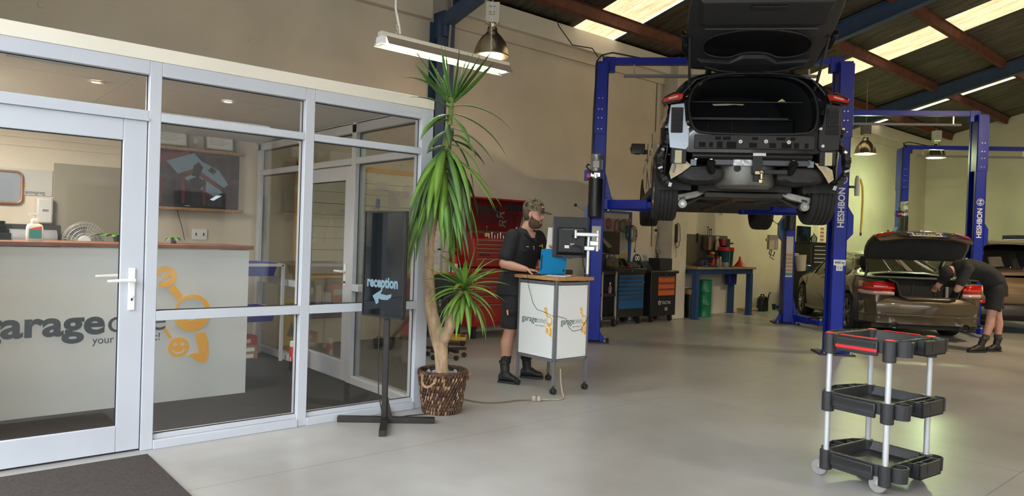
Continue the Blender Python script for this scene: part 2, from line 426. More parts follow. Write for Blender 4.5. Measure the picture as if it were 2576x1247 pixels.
# posts measured along the front (Y): door at .42-1.15
part = sempty('wall_reception_front', 'white aluminium framed glass front of the reception office')
PY = [(.03, .10), (1.145, 1.215), (2.155, 2.225), (3.13, 3.24)]
for y0, y1 in PY: b = MB(); bar(b, y0, y1, 0, 2.40); b.build('post', white_alu, part, bev=.004)
b = MB(); bar(b, .03, 3.24, 2.40, 2.485, FX - .10, FX + .006); b.build('cap_board', cream_trim, part, bev=.003)
for i, (y0, y1) in enumerate(((.10, 1.145), (1.215, 2.155), (2.225, 3.13))):
    b = MB(); bar(b, y0, y1, 2.315, 2.40); b.build('head_rail', white_alu, part, bev=.003)
    b = MB(); bar(b, y0, y1, 2.035, 2.085 if i else 2.095); b.build('transom_rail', white_alu, part, bev=.003)
    if i:
        b = MB(); bar(b, y0, y1, .80, .86); b.build('middle_rail', white_alu, part, bev=.003)
        b = MB(); bar(b, y0, y1, 0.0, .055, FX - .10, FX + .012); bar(b, y0, y1, .055, .085, FX - .09, FX - .02); b.build('sill_rail', white_alu, part, bev=.003)
gasket = mat('gasket', (.01, .012, .013), .5)
def pane(parent, x, y0, y1, z0, z1):
    MB().bb((x - .003, y0, z0), (x + .003, y1, z1)).build('pane', glass, parent, smooth=False)
    b = MB(); t = .006
    for a, c, d, e in ((y0, y0 + t, z0, z1), (y1 - t, y1, z0, z1), (y0, y1, z0, z0 + t), (y0, y1, z1 - t, z1)): b.bb((x + .003, a, d), (x + .006, c, e))
    b.build('gasket', gasket, parent, smooth=False)
GX = FX - .05
pane(part, GX, .10, 1.145, 2.095, 2.315)
for y0, y1 in ((1.215, 2.155), (2.225, 3.13)):
    pane(part, GX, y0, y1, 2.085, 2.315); pane(part, GX, y0, y1, .86, 2.035); pane(part, GX, y0, y1, .085, .80)
# front door leaf
door = sempty('door_1', 'white aluminium glass entrance door of the reception')
DX = FX - .012
for nm, (y0, y1, z0, z1) in dict(stile=(.105, .22, .012, 2.03), stile_=(1.01, 1.14, .012, 2.03), top_rail=(.22, 1.01, 1.90, 2.03), bottom_rail=(.22, 1.01, .012, .17)).items():
    MB().bb((DX - .05, y0, z0), (DX, y1, z1)).build(nm.strip('_'), white_alu, door, bev=.004)
pane(door, DX - .025, .22, 1.01, .17, 1.90)
MB().bb((FX - .1, .10, 2.03), (FX + .01, 1.145, 2.045)).build('drip_strip', white_alu, door)
b = MB(); b.bb((DX, 1.055, .87), (DX + .012, 1.095, 1.13)); hp = b.build('handle_plate', white_pl, door, bev=.006)
b = MB(); b.cyl((DX + .01, 1.075, 1.055), (DX + .055, 1.075, 1.055), .012).tube([(DX + .05, 1.085, 1.055), (DX + .055, 1.0, 1.055), (DX + .05, .935, 1.052)], [.011, .010, .008]); b.build('handle', white_pl, door)
b = MB(); b.tube([(DX - .1, 1.06, 1.075), (DX - .105, 1.0, 1.075), (DX - .1, .90, 1.072)], [.011, .010, .008]); b.build('inner_handle', white_pl, door)
MB().cyl((DX + .01, 1.075, .955), (DX + .018, 1.075, .955), .009).build('lock_cylinder', chrome, door)
MB().bb((DX + .006, 1.071, .93), (DX + .0165, 1.079, .95)).build('keyhole', black_pl, door)
# return partition (Y = 3.19) with its own door
ret = sempty('wall_reception_side', 'white aluminium framed glass side of the reception office')
RY0, RY1 = 3.14, 3.24
def rb(parent, nm, x0, x1, z0, z1, y0=RY0, y1=RY1): MB().bb((x0, y0, z0), (x1, y1, z1)).build(nm, white_alu, parent, bev=.004)
rb(ret, 'head_rail', -8.24, -4.87, 2.40, 2.485); rb(ret, 'head_rail', -8.24, -4.87, 2.31, 2.39)
for x0, x1 in ((-5.93, -5.85), (-7.02, -6.94), (-8.20, -8.12)): rb(ret, 'post', x0, x1, 0, 2.40)
for x0, x1 in ((-5.85, -4.87), (-8.12, -7.02)):
    rb(ret, 'transom_rail', x0, x1, 2.02, 2.08)
    rb(ret, 'sill_rail', x0, x1, 0, .075)
rb(ret, 'transom_rail', -6.94, -5.93, 2.02, 2.08); rb(ret, 'middle_rail', -8.12, -7.02, .80, .87); rb(ret, 'middle_rail', -5.85, -5.70, .86, .92, 3.12, 3.26)
def rpane(parent, y, x0, x1, z0, z1):
    MB().bb((x0, y - .003, z0), (x1, y + .003, z1)).build('pane', glass, parent, smooth=False)
    b = MB(); t = .008
    for a, c, d, e in ((x0, x0 + t, z0, z1), (x1 - t, x1, z0, z1), (x0, x1, z1 - t, z1)): b.bb((a, y - .008, d), (c, y - .003, e))
    b.build('gasket', gasket, parent, smooth=False)
rpane(ret, 3.19, -5.85, -4.87, .075, 2.02)
for x0, x1 in ((-5.85, -4.87), (-6.94, -5.93), (-8.12, -7.02)): rpane(ret, 3.19, x0, x1, 2.08, 2.31)
rpane(ret, 3.19, -8.12, -7.02, .87, 2.02); rpane(ret, 3.19, -8.12, -7.02, .075, .80)
d2 = sempty('door_2', 'white aluminium glass side door of the reception')
for nm, (x0, x1, z0, z1) in dict(stile=(-6.05, -5.935, .012, 2.01), stile_=(-6.935, -6.83, .012, 2.01), top_rail=(-6.83, -6.05, 1.88, 2.01), bottom_rail=(-6.83, -6.05, .012, .19)).items():
    MB().bb((x0, 3.15, z0), (x1, 3.2, z1)).build(nm.strip('_'), white_alu, d2, bev=.004)
rpane(d2, 3.175, -6.83, -6.05, .19, 1.88)
b = MB(); b.tube([(-5.99, 3.10, 1.03), (-6.05, 3.095, 1.03), (-6.13, 3.10, 1.03)], [.011, .01, .008]).bb((-6.01, 3.138, .9), (-5.975, 3.15, 1.1)).cyl((-5.99, 3.1, 1.03), (-5.99, 3.15, 1.03), .01); b.build('handle', white_pl, d2)
MB().cyl((-5.99, 3.132, .93), (-5.99, 3.14, .93), .012).build('lock_cylinder', dark_met, d2)
# reception ceiling with sheet joints
cm = mat('reception_ceiling', (.62, .62, .59), .55)
b = MB(); 
for x0, x1 in ((-8.24, -6.9), (-6.895, -5.7), (-5.695, -4.87)):
    for y0, y1 in ((-.2, 1.2), (1.205, 2.3), (2.305, 3.13)): b.bb((x0, y0, 2.405), (x1, y1, 2.43))
struct(b.build('ceiling_reception', cm, smooth=False))
b = MB(); b.bb((-5.35, .45, 2.395), (-5.33, .95, 2.405)).bb((-4.95, .45, 2.395), (-4.93, .95, 2.405)).bb((-5.33, .45, 2.395), (-4.95, .47, 2.405)).bb((-5.33, .93, 2.395), (-4.95, .95, 2.405))
struct(b.build('ceiling_hatch', cm, smooth=False))
for (x, y, c, lab) in ((-5.78, 1.04, (1, .62, .28), 'warm recessed ceiling downlight above the reception door'), (-5.78, 1.96, (1, .95, .88), 'cool white recessed ceiling downlight above the counter end')):
    t = thing('downlight', lab, 'downlight', (x, y, 2.402), 0)
    MB().lathe([(.03, 0), (.05, 0), (.055, -.006), (.05, -.01), (.03, -.006)], cap=False).build('trim_ring', white_pl, t)
    MB().cyl((0, 0, -.004), (0, 0, 0), .034).build('lens', mat('lens%d' % int(y * 10), (1, 1, 1), .5, emit=c, estr=9), t)
    l = bpy.data.lights.new('downlight_lamp', 'SPOT'); l.energy = 45; l.color = c; l.spot_size = R(120); l.spot_blend = .8; l.shadow_soft_size = .04
    lo = bpy.data.objects.new('downlight_lamp', l); COL.objects.link(lo); lo.parent = t; lo.location = (0, 0, -.02)
o = MB().bb((-7.06, -.16, 2.39), (-6.14, .36, 2.405)).build('added_panel_light', mat('panel_glow', (1, 1, 1), .4, emit=(1, .96, .88), estr=3)); tag(o, 'added out-of-view ceiling light panel above the left end of the counter', 'lamp')  # glowing panel added as a body for the fill lamp below
area('office_fill', (-6.6, .1, 2.38), (0, 0, 0), .9, .5, 55, (1, .96, .88))  # added fill lamp, out of view, brightens the office interior
for (y0, y1, x, lab) in ((.45, .63, -4.85, 'white glowing strip standing in for a glass reflection above the door'), (1.47, 1.57, -4.86, 'short white glowing strip standing in for a glass reflection above the counter')):
    o = MB().bb((x - .012, y0, 2.385), (x + .012, y1, 2.404)).build('reflection_strip', mat('strip_white', (.8, .8, .78), .4, emit=(1, 1, .95), estr=.35), bev=.003); tag(o, lab, 'lamp')  # glowing bars stand in for bright reflections in the front glass
# ================================================================== LOGO
def ring(b, c, ro, ri, t, a0=0, a1=360, n=28, ci=None, roy=None, riy=None):
    ci = ci or c; roy = roy or ro; riy = riy or ri
    A = [(c[0] + ro * math.cos(R(a0 + (a1 - a0) * i / n)), c[1] + roy * math.sin(R(a0 + (a1 - a0) * i / n))) for i in range(n + 1)]
    B = [(ci[0] + ri * math.cos(R(a0 + (a1 - a0) * i / n)), ci[1] + riy * math.sin(R(a0 + (a1 - a0) * i / n))) for i in range(n + 1)]
    for i in range(n):
        vs = [b.bm.verts.new((*q, z)) for z in (0, t) for q in (A[i], A[i + 1], B[i + 1], B[i])]
        for f in ((3, 2, 1, 0), (4, 5, 6, 7), (0, 1, 5, 4), (2, 3, 7, 6)): b.bm.faces.new([vs[k] for k in f])
def logo(parent, M, t=.006, base=None):
    """wrench figure; artwork units = metres on the counter, origin at its belly"""
    b = MB()
    ring(b, (-.21, .292), .083, .042, t, -130, 175)
    b.prism([(-.228, .285), (-.205, .322), (-.176, .306), (-.196, .268)], 0, t, 'XY')
    b.prism([(-.185, .195), (-.14, .228), (-.075, .14), (-.115, .105)], 0, t, 'XY')
    ring(b, (0, 0), .14, .105, t, 0, 360, 36, ci=(-.01, .03), roy=.148, riy=.088)
    b.prism([(-.215, -.12), (-.198, -.105), (-.145, -.19), (-.165, -.195)], 0, t, 'XY')
    b.prism([(.025, -.168), (.104, -.156), (.13, -.25), (.134, -.343), (.12, -.395), (.095, -.415), (.06, -.40), (-.026, -.338), (.0, -.325), (.04, -.318), (.06, -.335), (.055, -.30)], 0, t, 'XY')
    # winking round head with eyes and smile left open
    b.prism(arc(-.097, -.267, .078, 0, 359, 28)[:-1], 0, t * .7, 'XY')
    b.bm.transform(M); b.build('emblem', orange, parent, smooth=False)
    b = MB()
    for ex in (-.125, -.07): b.prism(arc(ex, -.245, .014, 0, 330, 10), t * .5, t * .9, 'XY')
    ring(b, (-.097, -.265), .055, .044, t * .9, 205, 335, 12)
    b.bm.transform(M); b.build('emblem_face', base or white_pl, parent, smooth=False)
def text_fit(name, s, width, size, m, parent, M, ext=.002, bold=0., align='LEFT', shear=0.):
    o = text(name, s, size, m, parent, Matrix.Identity(4), ext, bold, align='LEFT', shear=shear)
    xs = [v.co.x for v in o.data.vertices]; k = width / (max(xs) - min(xs)); x0 = min(xs)
    for v in o.data.vertices: v.co.x = (v.co.x - x0) * k
    if align == 'CENTER':
        for v in o.data.vertices: v.co.x -= width / 2
    o.data.transform(M); return o
# ================================================================== RECEPTION CONTENTS
t = thing('reception_counter', 'white panelled reception counter with a timber top and dark lettering', 'counter', (-5.955, 1.2, 0))
counter_w = mat('counter_white', (.60, .62, .61), .45, 0, .03, 1.5)
MB().bb((-.03, -1.0, .012), (0, 1.03, 1.215)).build('front_panel', counter_w, t, bev=.002)
MB().bb((-.62, 1.0, .012), (-.03, 1.03, 1.215)).build('end_panel', counter_w, t, bev=.002)
MB().bb((-.6, -.98, .70), (-.03, 1.0, .72)).build('shelf', counter_w, t)
MB().bb((-.66, -1.02, 1.22), (.03, 1.06, 1.252)).build('countertop', dark_wood, t, bev=.004)
sx_ = face((0, 0, 0), (1, 0, 0))
def onc(y, z): return Matrix.Translation((.0, y - 1.2, z)) @ face((0, 0, 0), (1, 0, 0))
text_fit('lettering', 'garage', .77, .255, ink, t, onc(.40, .66), .005, .0075)
text_fit('lettering', 'one', .40, .255, ink, t, onc(1.19, .66), .004, -.001)
text_fit('tagline', 'your mechanic!', .46, .082, ink, t, onc(1.09, .53), .003)
logo(t, onc(1.787, .705), base=counter_w)
# pump bottle
t = thing('hand_sanitiser_bottle', 'white pump bottle with a teal and red label on the counter top', 'bottle', (-6.1, .735, 1.252), R(90))
frost = mat('frosted_plastic', (.72, .75, .74), .3)
b = MB(); b.loft([[(x, y, z) for x, y in rrect(w, d, .018)] for z, w, d in ((0, .09, .05), (.01, .102, .058), (.1, .102, .058), (.118, .09, .05), (.13, .045, .035), (.135, .035, .03))]); b.build('body', frost, t)
MB().bb((-.036, -.0315, .02), (.04, -.0295, .085)).build('label', mat('teal', (.02, .28, .27), .5), t)
MB().prism([(-.036, .086), (.04, .086), (.04, .108), (.0, .1)], -.0315, -.0295).build('label_stripe', mat('label_red', (.7, .05, .08), .5), t)
MB().lathe([(.024, .133), (.026, .15), (.02, .16), (.01, .163), (.01, .185), (.014, .187), (.014, .195)]).bb((-.035, -.01, .19), (.015, .01, .20)).build('pump', white_pl, t)
# business card holder
t = thing('card_holder', 'clear stepped card holder with dark cards on the counter top', 'card holder', (-6.12, .56, 1.252), R(90))
for i in range(4):
    MB().box((-.01 * i, .02 - .0 + .03 * i, .025 + .028 * i), (.1, .004, .05), (-12, 0, 0)).build('pocket', clear, t)
    MB().box((-.01 * i, .026 + .03 * i, .03 + .028 * i), (.085, .003, .05), (-12, 0, 0)).build('card', dark_met, t)
# fan
t = thing('desk_fan', 'grey wire cage fan rising behind the counter', 'fan', (-6.95, 1.2, .012), R(78))
cage = mat('fan_grey', (.30, .31, .31), .4, .3)
b = MB(); 
b.cyl((0, 0, 0), (0, 0, .03), .2, .18, 24).cyl((0, 0, .03), (0, .02, 1.2), .018); b.build('stand', cage, t)
fz = 1.228; b = MB()
for r_ in (.165, .155, .13, .10, .07, .05): b.tube([(r_ * math.cos(a * PI / 12), -.06 - (.16 - r_) * .28, fz + r_ * math.sin(a * PI / 12)) for a in range(24)], .0022, 4, closed=True)
for a in range(40):
    c_, s_ = math.cos(a * PI / 20), math.sin(a * PI / 20); b.tube([(c_ * r_, -.06 - (.16 - r_) * .28, fz + s_ * r_) for r_ in (.04, .1, .165)] + [(c_ * .165, .0, fz + s_ * .165)], .0013, 4)
b.build('cage', cage, t)
MB().cyl((0, -.1, fz), (0, -.085, fz), .045, .05).build('hub_cover', mat('fan_hub', (.45, .46, .46), .35), t)
for k in range(3):
    b = MB(); a0 = k * 120
    pts = [(.03, -20), (.13, -35), (.145, 0), (.13, 35), (.03, 25)]
    b.prism([(r_ * math.cos(R(a0 + a)), fz + r_ * math.sin(R(a0 + a))) for r_, a in pts], -.04, -.035, 'XZ'); b.build('blade', mat('fan_blade', (.10, .10, .105), .3), t)
MB().cyl((0, -.02, fz), (0, .1, fz), .05, .04).build('motor', cage, t)
# office plants on the counter
leafg = mat('leaf_green', (.06, .20, .025), .4, 0, .35, 7, .1, 30)
def broad_leaf(b, o, az, ln, wd, lift, droop):
    prev = None
    for i in range(6):
        u = i / 5; r_ = u * ln; z = lift * math.sin(u * 2.2) - droop * u * u; w_ = wd * math.sin(PI * min(1, u * .92 + .08)) / 2
        c = Vector(o) + Vector((math.cos(az) * r_, math.sin(az) * r_, z)); s_ = Vector((-math.sin(az), math.cos(az), 0)) * w_
        cur = [b.bm.verts.new(c - s_ + Vector((0, 0, .006))), b.bm.verts.new(c), b.bm.verts.new(c + s_ + Vector((0, 0, .006)))]
        if prev:
            for j in (0, 1): b.bm.faces.new((prev[j], prev[j + 1], cur[j + 1], cur[j]))
        prev = cur
t = thing('potted_leaves', 'low broad-leaved green plant lying on the counter behind the door stile', 'plant', (-6.5, 1.36, 1.252), 0)
MB().cyl((0, 0, 0), (0, 0, .04), .035, .045).build('pot', dark_met, t)
for i, (a, l_) in enumerate(((80, .17), (250, .2), (290, .15), (20, .14), (140, .16), (200, .17), (330, .12))):
    b = MB(); broad_leaf(b, (0, 0, .04), R(a), l_, .07, .03, .03); b.build('leaf', leafg, t, solid=.001)
t = thing('small_sprig', 'small dark green sprig on the counter beside the window post', 'plant', (-6.2, 1.70, 1.252), 0)
MB().cyl((0, 0, 0), (0, 0, .03), .02, .025).build('pot', dark_met, t)
for a in range(0, 360, 60):
    b = MB(); broad_leaf(b, (0, 0, .03), R(a), .07, .035, .03, .04); b.build('leaf', leafg, t, solid=.001)
# wall behind the counter
wx = WX + .002
t = thing('television', 'black wall mounted television showing a car interior', 'television', (WX, 2.43, 1.93))
MB().bb((.005, -.62, -.32), (.055, .50, .325)).build('housing', black_pl, t, bev=.006)
tv = mat('tv_screen', (.010, .008, .010), .1, emit=(.02, .012, .014), estr=.3)
MB().bb((.055, -.605, -.295), (.057, .487, .312)).build('screen', tv, t)
tvp = mat('tv_picture', (.05, .06, .07), .1, emit=(.05, .075, .09), estr=.7); tvd = mat('tv_dark', (.01, .01, .01), .1)
tvr = mat('tv_red', (.05, .01, .01), .2, emit=(.035, .006, .008), estr=.6); tvw = mat('tv_pale', (.1, .1, .1), .1, emit=(.4, .46, .5), estr=1.)
def scr(poly, m, nm='picture', x=.057): MB().prism(poly, x, x + .0008, 'YZ').build(nm, m, t, smooth=False)
scr([(-.55, .22), (-.05, .29), (.30, -.1), (.24, -.24), (.05, -.1), (-.2, .1)], tvr)
scr([(-.28, .17), (.0, .28), (.12, .16), (-.16, .04)], tvp, x=.0578)
scr([(-.1, .0), (.02, .06), (.32, -.13), (.24, -.19), (.14, -.14)], tvp, x=.0578)
scr([(.02, .12), (.1, .19), (.27, .11), (.38, -.04), (.33, -.08)], tvp, x=.0578)
scr([(.0, .14), (.05, .19), (.1, .13), (.06, .02), (-.02, .03)], tvd, x=.0586)
scr([(-.05, -.02), (.05, .03), (.14, -.05), (.06, -.12)], tvd, x=.0586)
scr([(.15, .1), (.19, .14), (.25, .1), (.21, .06)], tvd, x=.0586)
scr([(.18, -.22), (.25, -.17), (.31, -.17), (.22, -.23)], tvw, x=.0586)
for yy in (-.35, -.12, .1): scr([(yy, -.28), (yy + .035, -.28), (yy + .035, .0), (yy, .0)], tvr, x=.058)
MB().bb((.058, -.08, -.303), (.06, -.03, -.298)).build('badge', white_pl, t)
for z, lab in ((2.235, 'upper timber wall shelf holding the framed certificates'), (1.592, 'lower timber wall shelf under the television')):
    o = MB().bb((wx, 1.80, z - .015), (wx + .16, 2.95, z + .015)).build('wall_shelf', wood, bev=.002); tag(o, lab, 'shelf')
def cert(y, w_, lab, m):
    t = thing('framed_certificate', lab, 'picture frame', (WX + .07, y, 2.251), 0, 'framed certificates')
    h_ = .235; tilt = -8
    for a, b2 in (((-w_ / 2, 0), (w_ / 2, .018)), ((-w_ / 2, h_ - .018), (w_ / 2, h_)), ((-w_ / 2, 0), (-w_ / 2 + .018, h_)), ((w_ / 2 - .018, 0), (w_ / 2, h_))):
        MB().bb((0, a[0], a[1]), (.015, b2[0], b2[1])).build('frame_side', m, t, rot=(0, tilt, 0))
    MB().bb((.002, -w_ / 2 + .01, .01), (.006, w_ / 2 - .01, h_ - .01)).build('mount', mat('mount_pale', (.35, .36, .34), .6), t, rot=(0, tilt, 0))
    MB().bb((.006, -w_ / 2 + .035, .03), (.0075, w_ / 2 - .03, h_ - .03)).build('document', paper, t, rot=(0, tilt, 0))
    b = MB(); b.bb((.0075, -w_ / 2 + .04, h_ - .05), (.0085, w_ / 2 - .035, h_ - .035))
    for k in range(6): b.bb((.0075, -w_ / 2 + .05, h_ - .075 - k * .017), (.008, w_ / 2 - .06 - .03 * (k % 3), h_ - .078 - k * .017))
    b.build('printed_lines', mat('print_grey', (.15, .16, .17), .7), t, rot=(0, tilt, 0))
frm = mat('frame_pewter', (.16, .15, .12), .4, .4)
cert(2.18, .38, 'pewter framed certificate, left one on the upper shelf', frm); cert(2.70, .34, 'pewter framed certificate, right one on the upper shelf', frm)
# sockets, cable, dispenser, framed print, panel
t = thing('wall_socket', 'white double wall socket above the counter end', 'socket', (WX, 2.53, 1.32)); MB().bb((0, -.08, -.06), (.012, .08, .06)).build('plate', white_pl, t, bev=.004)
for yy in (-.04, .04): MB().box((.0125, yy, .0), (.003, .012, .03)).build('socket_hole', dark_met, t)
o = MB().tube([(WX + .02, 2.28, 1.6), (WX + .03, 2.3, 1.5), (WX + .04, 2.33, 1.4), (WX + .05, 2.36, 1.25)], .004, 6).build('television_cable', black_pl); tag(o, 'thin dark cable hanging from the lower shelf down the wall', 'cable')
t = thing('paper_dispenser', 'white wall mounted paper towel dispenser above the black printer', 'dispenser', (WX, 1.06, 1.50)); MB().bb((0, -.07, -.12), (.11, .07, .13)).build('housing', mat('dispenser_white', (.58, .57, .54), .4), t, bev=.02)
MB().bb((.111, -.02, -.0), (.114, .03, .02)).build('window', mat('grey_mid', (.2, .2, .2), .4), t)
t = thing('wall_sign_panel', 'pale wall panel with the reversed garage lettering', 'sign', (WX, .6, 1.70)); pm = mat('panel_pale', (.50, .49, .47), .5)
MB().bb((0, -.55, -.05), (.012, .53, .20)).build('panel', pm, t, bev=.002)
text_fit('reversed_lettering', 'garageone', .16, .05, ink, t, Matrix.Translation((.013, .47, -.02)) @ face((0, 0, 0), (1, 0, 0)) @ Matrix.Diagonal((-1, 1, 1, 1)), .001)
logo(t, Matrix.Translation((.013, .27, -.01)) @ face((0, 0, 0), (1, 0, 0)) @ Matrix.Diagonal((-.2, .2, .2, 1)), .004, pm)
t = thing('bronze_mirror', 'round-cornered bronze framed mirror on the wall behind the counter', 'mirror', (WX + .012, .66, 1.715))
b = MB(); P_ = rrect(.44, .30, .05, 4); b.tube([(.02, q[0], q[1]) for q in P_], .012, 8, closed=True); b.build('frame', mat('bronze', (.30, .15, .09), .4, .3), t)
MB().prism([(q[0], q[1]) for q in rrect(.43, .29, .045, 4)], .012, .018, 'YZ').build('mirror_glass', mat('mirror_grey', (.30, .33, .38), .25, .3), t, smooth=False)
t = thing('roll_printer', 'black wide printer with a grey plastic roll behind the counter', 'printer', (WX + .5, .62, .95))
MB().bb((-.45, -.5, -.3), (0, .52, .42)).build('body', black_pl, t, bev=.01)
MB().cyl((.02, -.5, .3), (.02, .48, .3), .075, n=20).build('roll', mat('roll_grey', (.22, .22, .23), .35, 0, .2, 6), t)
t = thing('wall_board_panel', 'large plain taupe board on the office wall behind the fan', 'board', (WX, 1.48, 1.45))
MB().bb((0, -.34, -.75), (.03, .33, .53)).build('board', mat('taupe', (.30, .27, .21), .6), t, bev=.003)
t = thing('switch_box', 'small white thermostat box between the certificates', 'switch', (WX, 2.45, 2.35)); MB().bb((0, -.025, -.03), (.02, .025, .03)).build('box', white_pl, t, bev=.004)
b = MB()
for z in (2.12, 2.2): b.bb((WX, .15, z), (WX + .018, 1.9, z + .012))
struct(b.build('trim_5', cream, smooth=False))
# bin rack
t = thing('bin_rack', 'white framed rack at the end of the counter', 'rack', (-7.55, 2.78, .012))
wm = mat('rack_white', (.55, .56, .58), .4)
for x in (-.3, .3):
    for y in (-.3, .3): MB().bb((x - .015, y - .015, 0), (x + .015, y + .015, 1.02)).build('leg', wm, t)
for z in (1.0, .52):
    for x in (-.3, .3): MB().bb((x - .015, -.3, z), (x + .015, .3, z + .03)).build('rail', wm, t)
    for y in (-.3, .3): MB().bb((-.3, y - .015, z), (.3, y + .015, z + .03)).build('rail', wm, t)
bb_ = mat('bin_blue', (.012, .02, .30), .4)
def tray(b, w_, d_, h_, th=.004, tp=1.12):
    o_ = [(x, y) for x, y in ((-w_ / 2, -d_ / 2), (w_ / 2, -d_ / 2), (w_ / 2, d_ / 2), (-w_ / 2, d_ / 2))]
    b.loft([[(x, y, 0) for x, y in o_], [(x * tp, y * tp, h_) for x, y in o_], [(x * tp * .95, y * tp * .95, h_) for x, y in o_], [(x * .94, y * .94, th) for x, y in o_]])
for z, lab in ((.895, 'blue plastic bin on the upper level of the white rack'), (.415, 'blue plastic bin on the lower level of the white rack')):
    b = MB(); tray(b, .46, .5, .14); o = b.build('storage_bin', bb_, bev=.004); o.location = (-7.55, 2.76, z + .012); tag(o, lab, 'bin', 'blue bins on the white rack')
t = thing('red_carton', 'red topped carton stacked on the brown box under the rack', 'box', (-7.62, 2.83, .162), 0)
MB().bb((-.1, -.1, 0), (.1, .1, .09)).build('box_body', mat('carton_red', (.55, .03, .03), .6), t); MB().bb((.1, -.03, .02), (.102, .03, .06)).build('label', white_pl, t)
t = thing('brown_carton', 'brown cardboard box with white labels on the carpet under the rack', 'box', (-7.62, 2.83, .012), 0)
MB().bb((-.11, -.105, 0), (.11, .105, .148)).build('box_body', mat('cardboard', (.33, .19, .10), .8), t)
b = MB(); b.bb((.11, -.07, .08), (.112, .07, .12)).bb((.11, -.02, .01), (.112, .06, .05)); b.build('label', white_pl, t)
t = thing('spray_can', 'white capped aerosol can with a red and black label on the carpet', 'can', (-6.72, 2.98, .012))
MB().lathe([(.0, 0), (.033, 0), (.034, .01), (.034, .09)]).build('lower_body', black_pl, t); MB().lathe([(.0345, .09), (.0345, .22), (.03, .232), (.025, .235)], cap=False).build('upper_label', mat('can_red', (.6, .03, .05), .35), t)
MB().lathe([(.033, .232), (.031, .28), (.025, .286), (0, .287)]).build('cap', white_pl, t)
b = MB(); b.box((.034, 0, .15), (.004, .03, .05)).box((.02, -.028, .11), (.012, .01, .04), (0, 0, -50)); b.build('label_patch', white_pl, t)
# door mats
coir = mat('coir_mat', (.05, .038, .033), .95, 0, .35, 90, .8, 300)
o = MB().bb((-4.63, -.4, 0), (-3.75, 1.155, .016)).build('door_mat', coir, bev=.004); tag(o, 'dark brown coir mat outside the reception door', 'mat')
o = MB().bb((-5.55, -.2+.35, .012), (-4.9, 1.42, .024)).build('door_mat', mat('mat_inner', (.022, .018, .017), .95, 0, .3, 90), bev=.003); tag(o, 'dark mat inside the glass door in front of the counter', 'mat')
# ================================================================== RECEPTION SIGN
t = thing('reception_sign', 'black upright screen sign reading reception with a left arrow on a cross base', 'sign', cw(-.90, 5.20), YAW)
blk = mat('sign_black', (.018, .018, .02), .3); edge_m = mat('sign_worn', (.03, .025, .022), .5, .5, .2, 20)
a4 = R(4)
MB().box((-.165, -.0, .022), (.35, .05, .04), (0, 0, 4)).build('base_arm', edge_m, t, bev=.003)
MB().box((.195, .02, .022), (.35, .05, .04), (0, 0, 4)).build('base_arm', edge_m, t, bev=.003)
MB().box((.03, -.19, .022), (.05, .36, .04), (0, 0, 8)).build('base_arm', edge_m, t, bev=.003)
MB().box((-.02, .2, .022), (.05, .36, .04), (0, 0, 8)).build('base_arm', edge_m, t, bev=.003)
MB().bb((-.02, -.02, .04), (.02, .02, 1.2)).build('post', edge_m, t, bev=.003)
MB().prism([(.02, .04), (.06, .04), (.02, .2)], -.005, .005).build('gusset', edge_m, t)
hd = thing('tmp', 'x', 'x'); 
M0 = Matrix.Translation((-.02, -.09, 0)) @ Matrix.Rotation(R(-36), 4, 'Z')
def sg(b, nm, m, **k): b.bm.transform(M0); return b.build(nm, m, t, **k)
sg(MB().bb((-.21, .0, .785), (.21, .028, 1.555)), 'screen_housing', blk, bev=.006)
sg(MB().bb((-.195, -.003, .80), (.195, .0, 1.54)), 'screen', mat('sign_screen', (.008, .010, .012), .06), smooth=False)
for a, c in (((-.21, .785), (-.2, 1.555)), ((.2, .785), (.21, 1.555)), ((-.21, .785), (.21, .797)), ((-.21, 1.545), (.21, 1.555))): sg(MB().bb((a[0], -.008, a[1]), (c[0], .0, c[1])), 'bezel', blk)
sg(MB().bb((-.04, .028, 1.0), (.04, .07, 1.3)), 'bracket', dark_met)
FM = M0 @ face((0, -.0035, 0), (0, -1, 0))
slate = mat('sign_letter', (.15, .22, .26), .5, emit=(.12, .19, .23), estr=.12)
text_fit('lettering', 'reception', .315, .105, slate, t, FM @ Matrix.Translation((-.165, 1.035, 0)), .001, .0045)
b = MB(); b.prism([(-.105, .905), (-.07, .925), (-.03, .945), (.0, .968), (-.02, .925), (.04, .918), (.09, .930), (.085, .905), (.05, .885), (-.01, .882), (-.04, .89), (-.04, .86), (-.065, .845), (-.08, .875)], 0, .001, 'XY'); b.bm.transform(Matrix.Translation((0, .03, 0))); b.bm.transform(FM); b.build('arrow', slate, t, smooth=False)
b = MB(); b.tube([(-.05, .0, .8), (-.06, .01, .5), (-.05, .02, .2), (-.02, .03, .06), (.03, .09, .01), (.15, .2, .006), (.3, .28, .006)], .004, 6); b.build('cable', black_pl, t)
bpy.data.objects.remove(hd)
# ================================================================== YUCCA
t = thing('yucca_plant', 'tall two-headed yucca with long green sword leaves in a woven basket', 'plant', cw(-.515, 5.60, 0), YAW)
bark = mat('bark', (.42, .29, .17), .9, 0, .35, 22, 1., 45, vdir=(1, 1, .35))
pts = [(.0, -.02, .2), (-.012, 0, .36), (-.02, 0, .48), (-.06, 0, .62), (-.105, 0, .78), (-.12, .0, .92), (-.135, 0, 1.1), (-.14, 0, 1.32), (-.11, 0, 1.6), (-.07, 0, 1.85), (-.035, 0, 2.1), (-.012, 0, 2.3), (.0, 0, 2.48)]
b = MB(); b.tube(pts[:9], [.052, .05, .055, .058, .05, .042, .037, .036, .034], 14)
b.build('trunk', bark, t)
b = MB(); b.tube(pts[7:], [.034, .032, .03, .028, .026, .022], 12); b.build('green_stem', mat('green_bark', (.20, .25, .06), .7, 0, .5, 14, .8, 40), t)
b = MB(); random.seed(3)
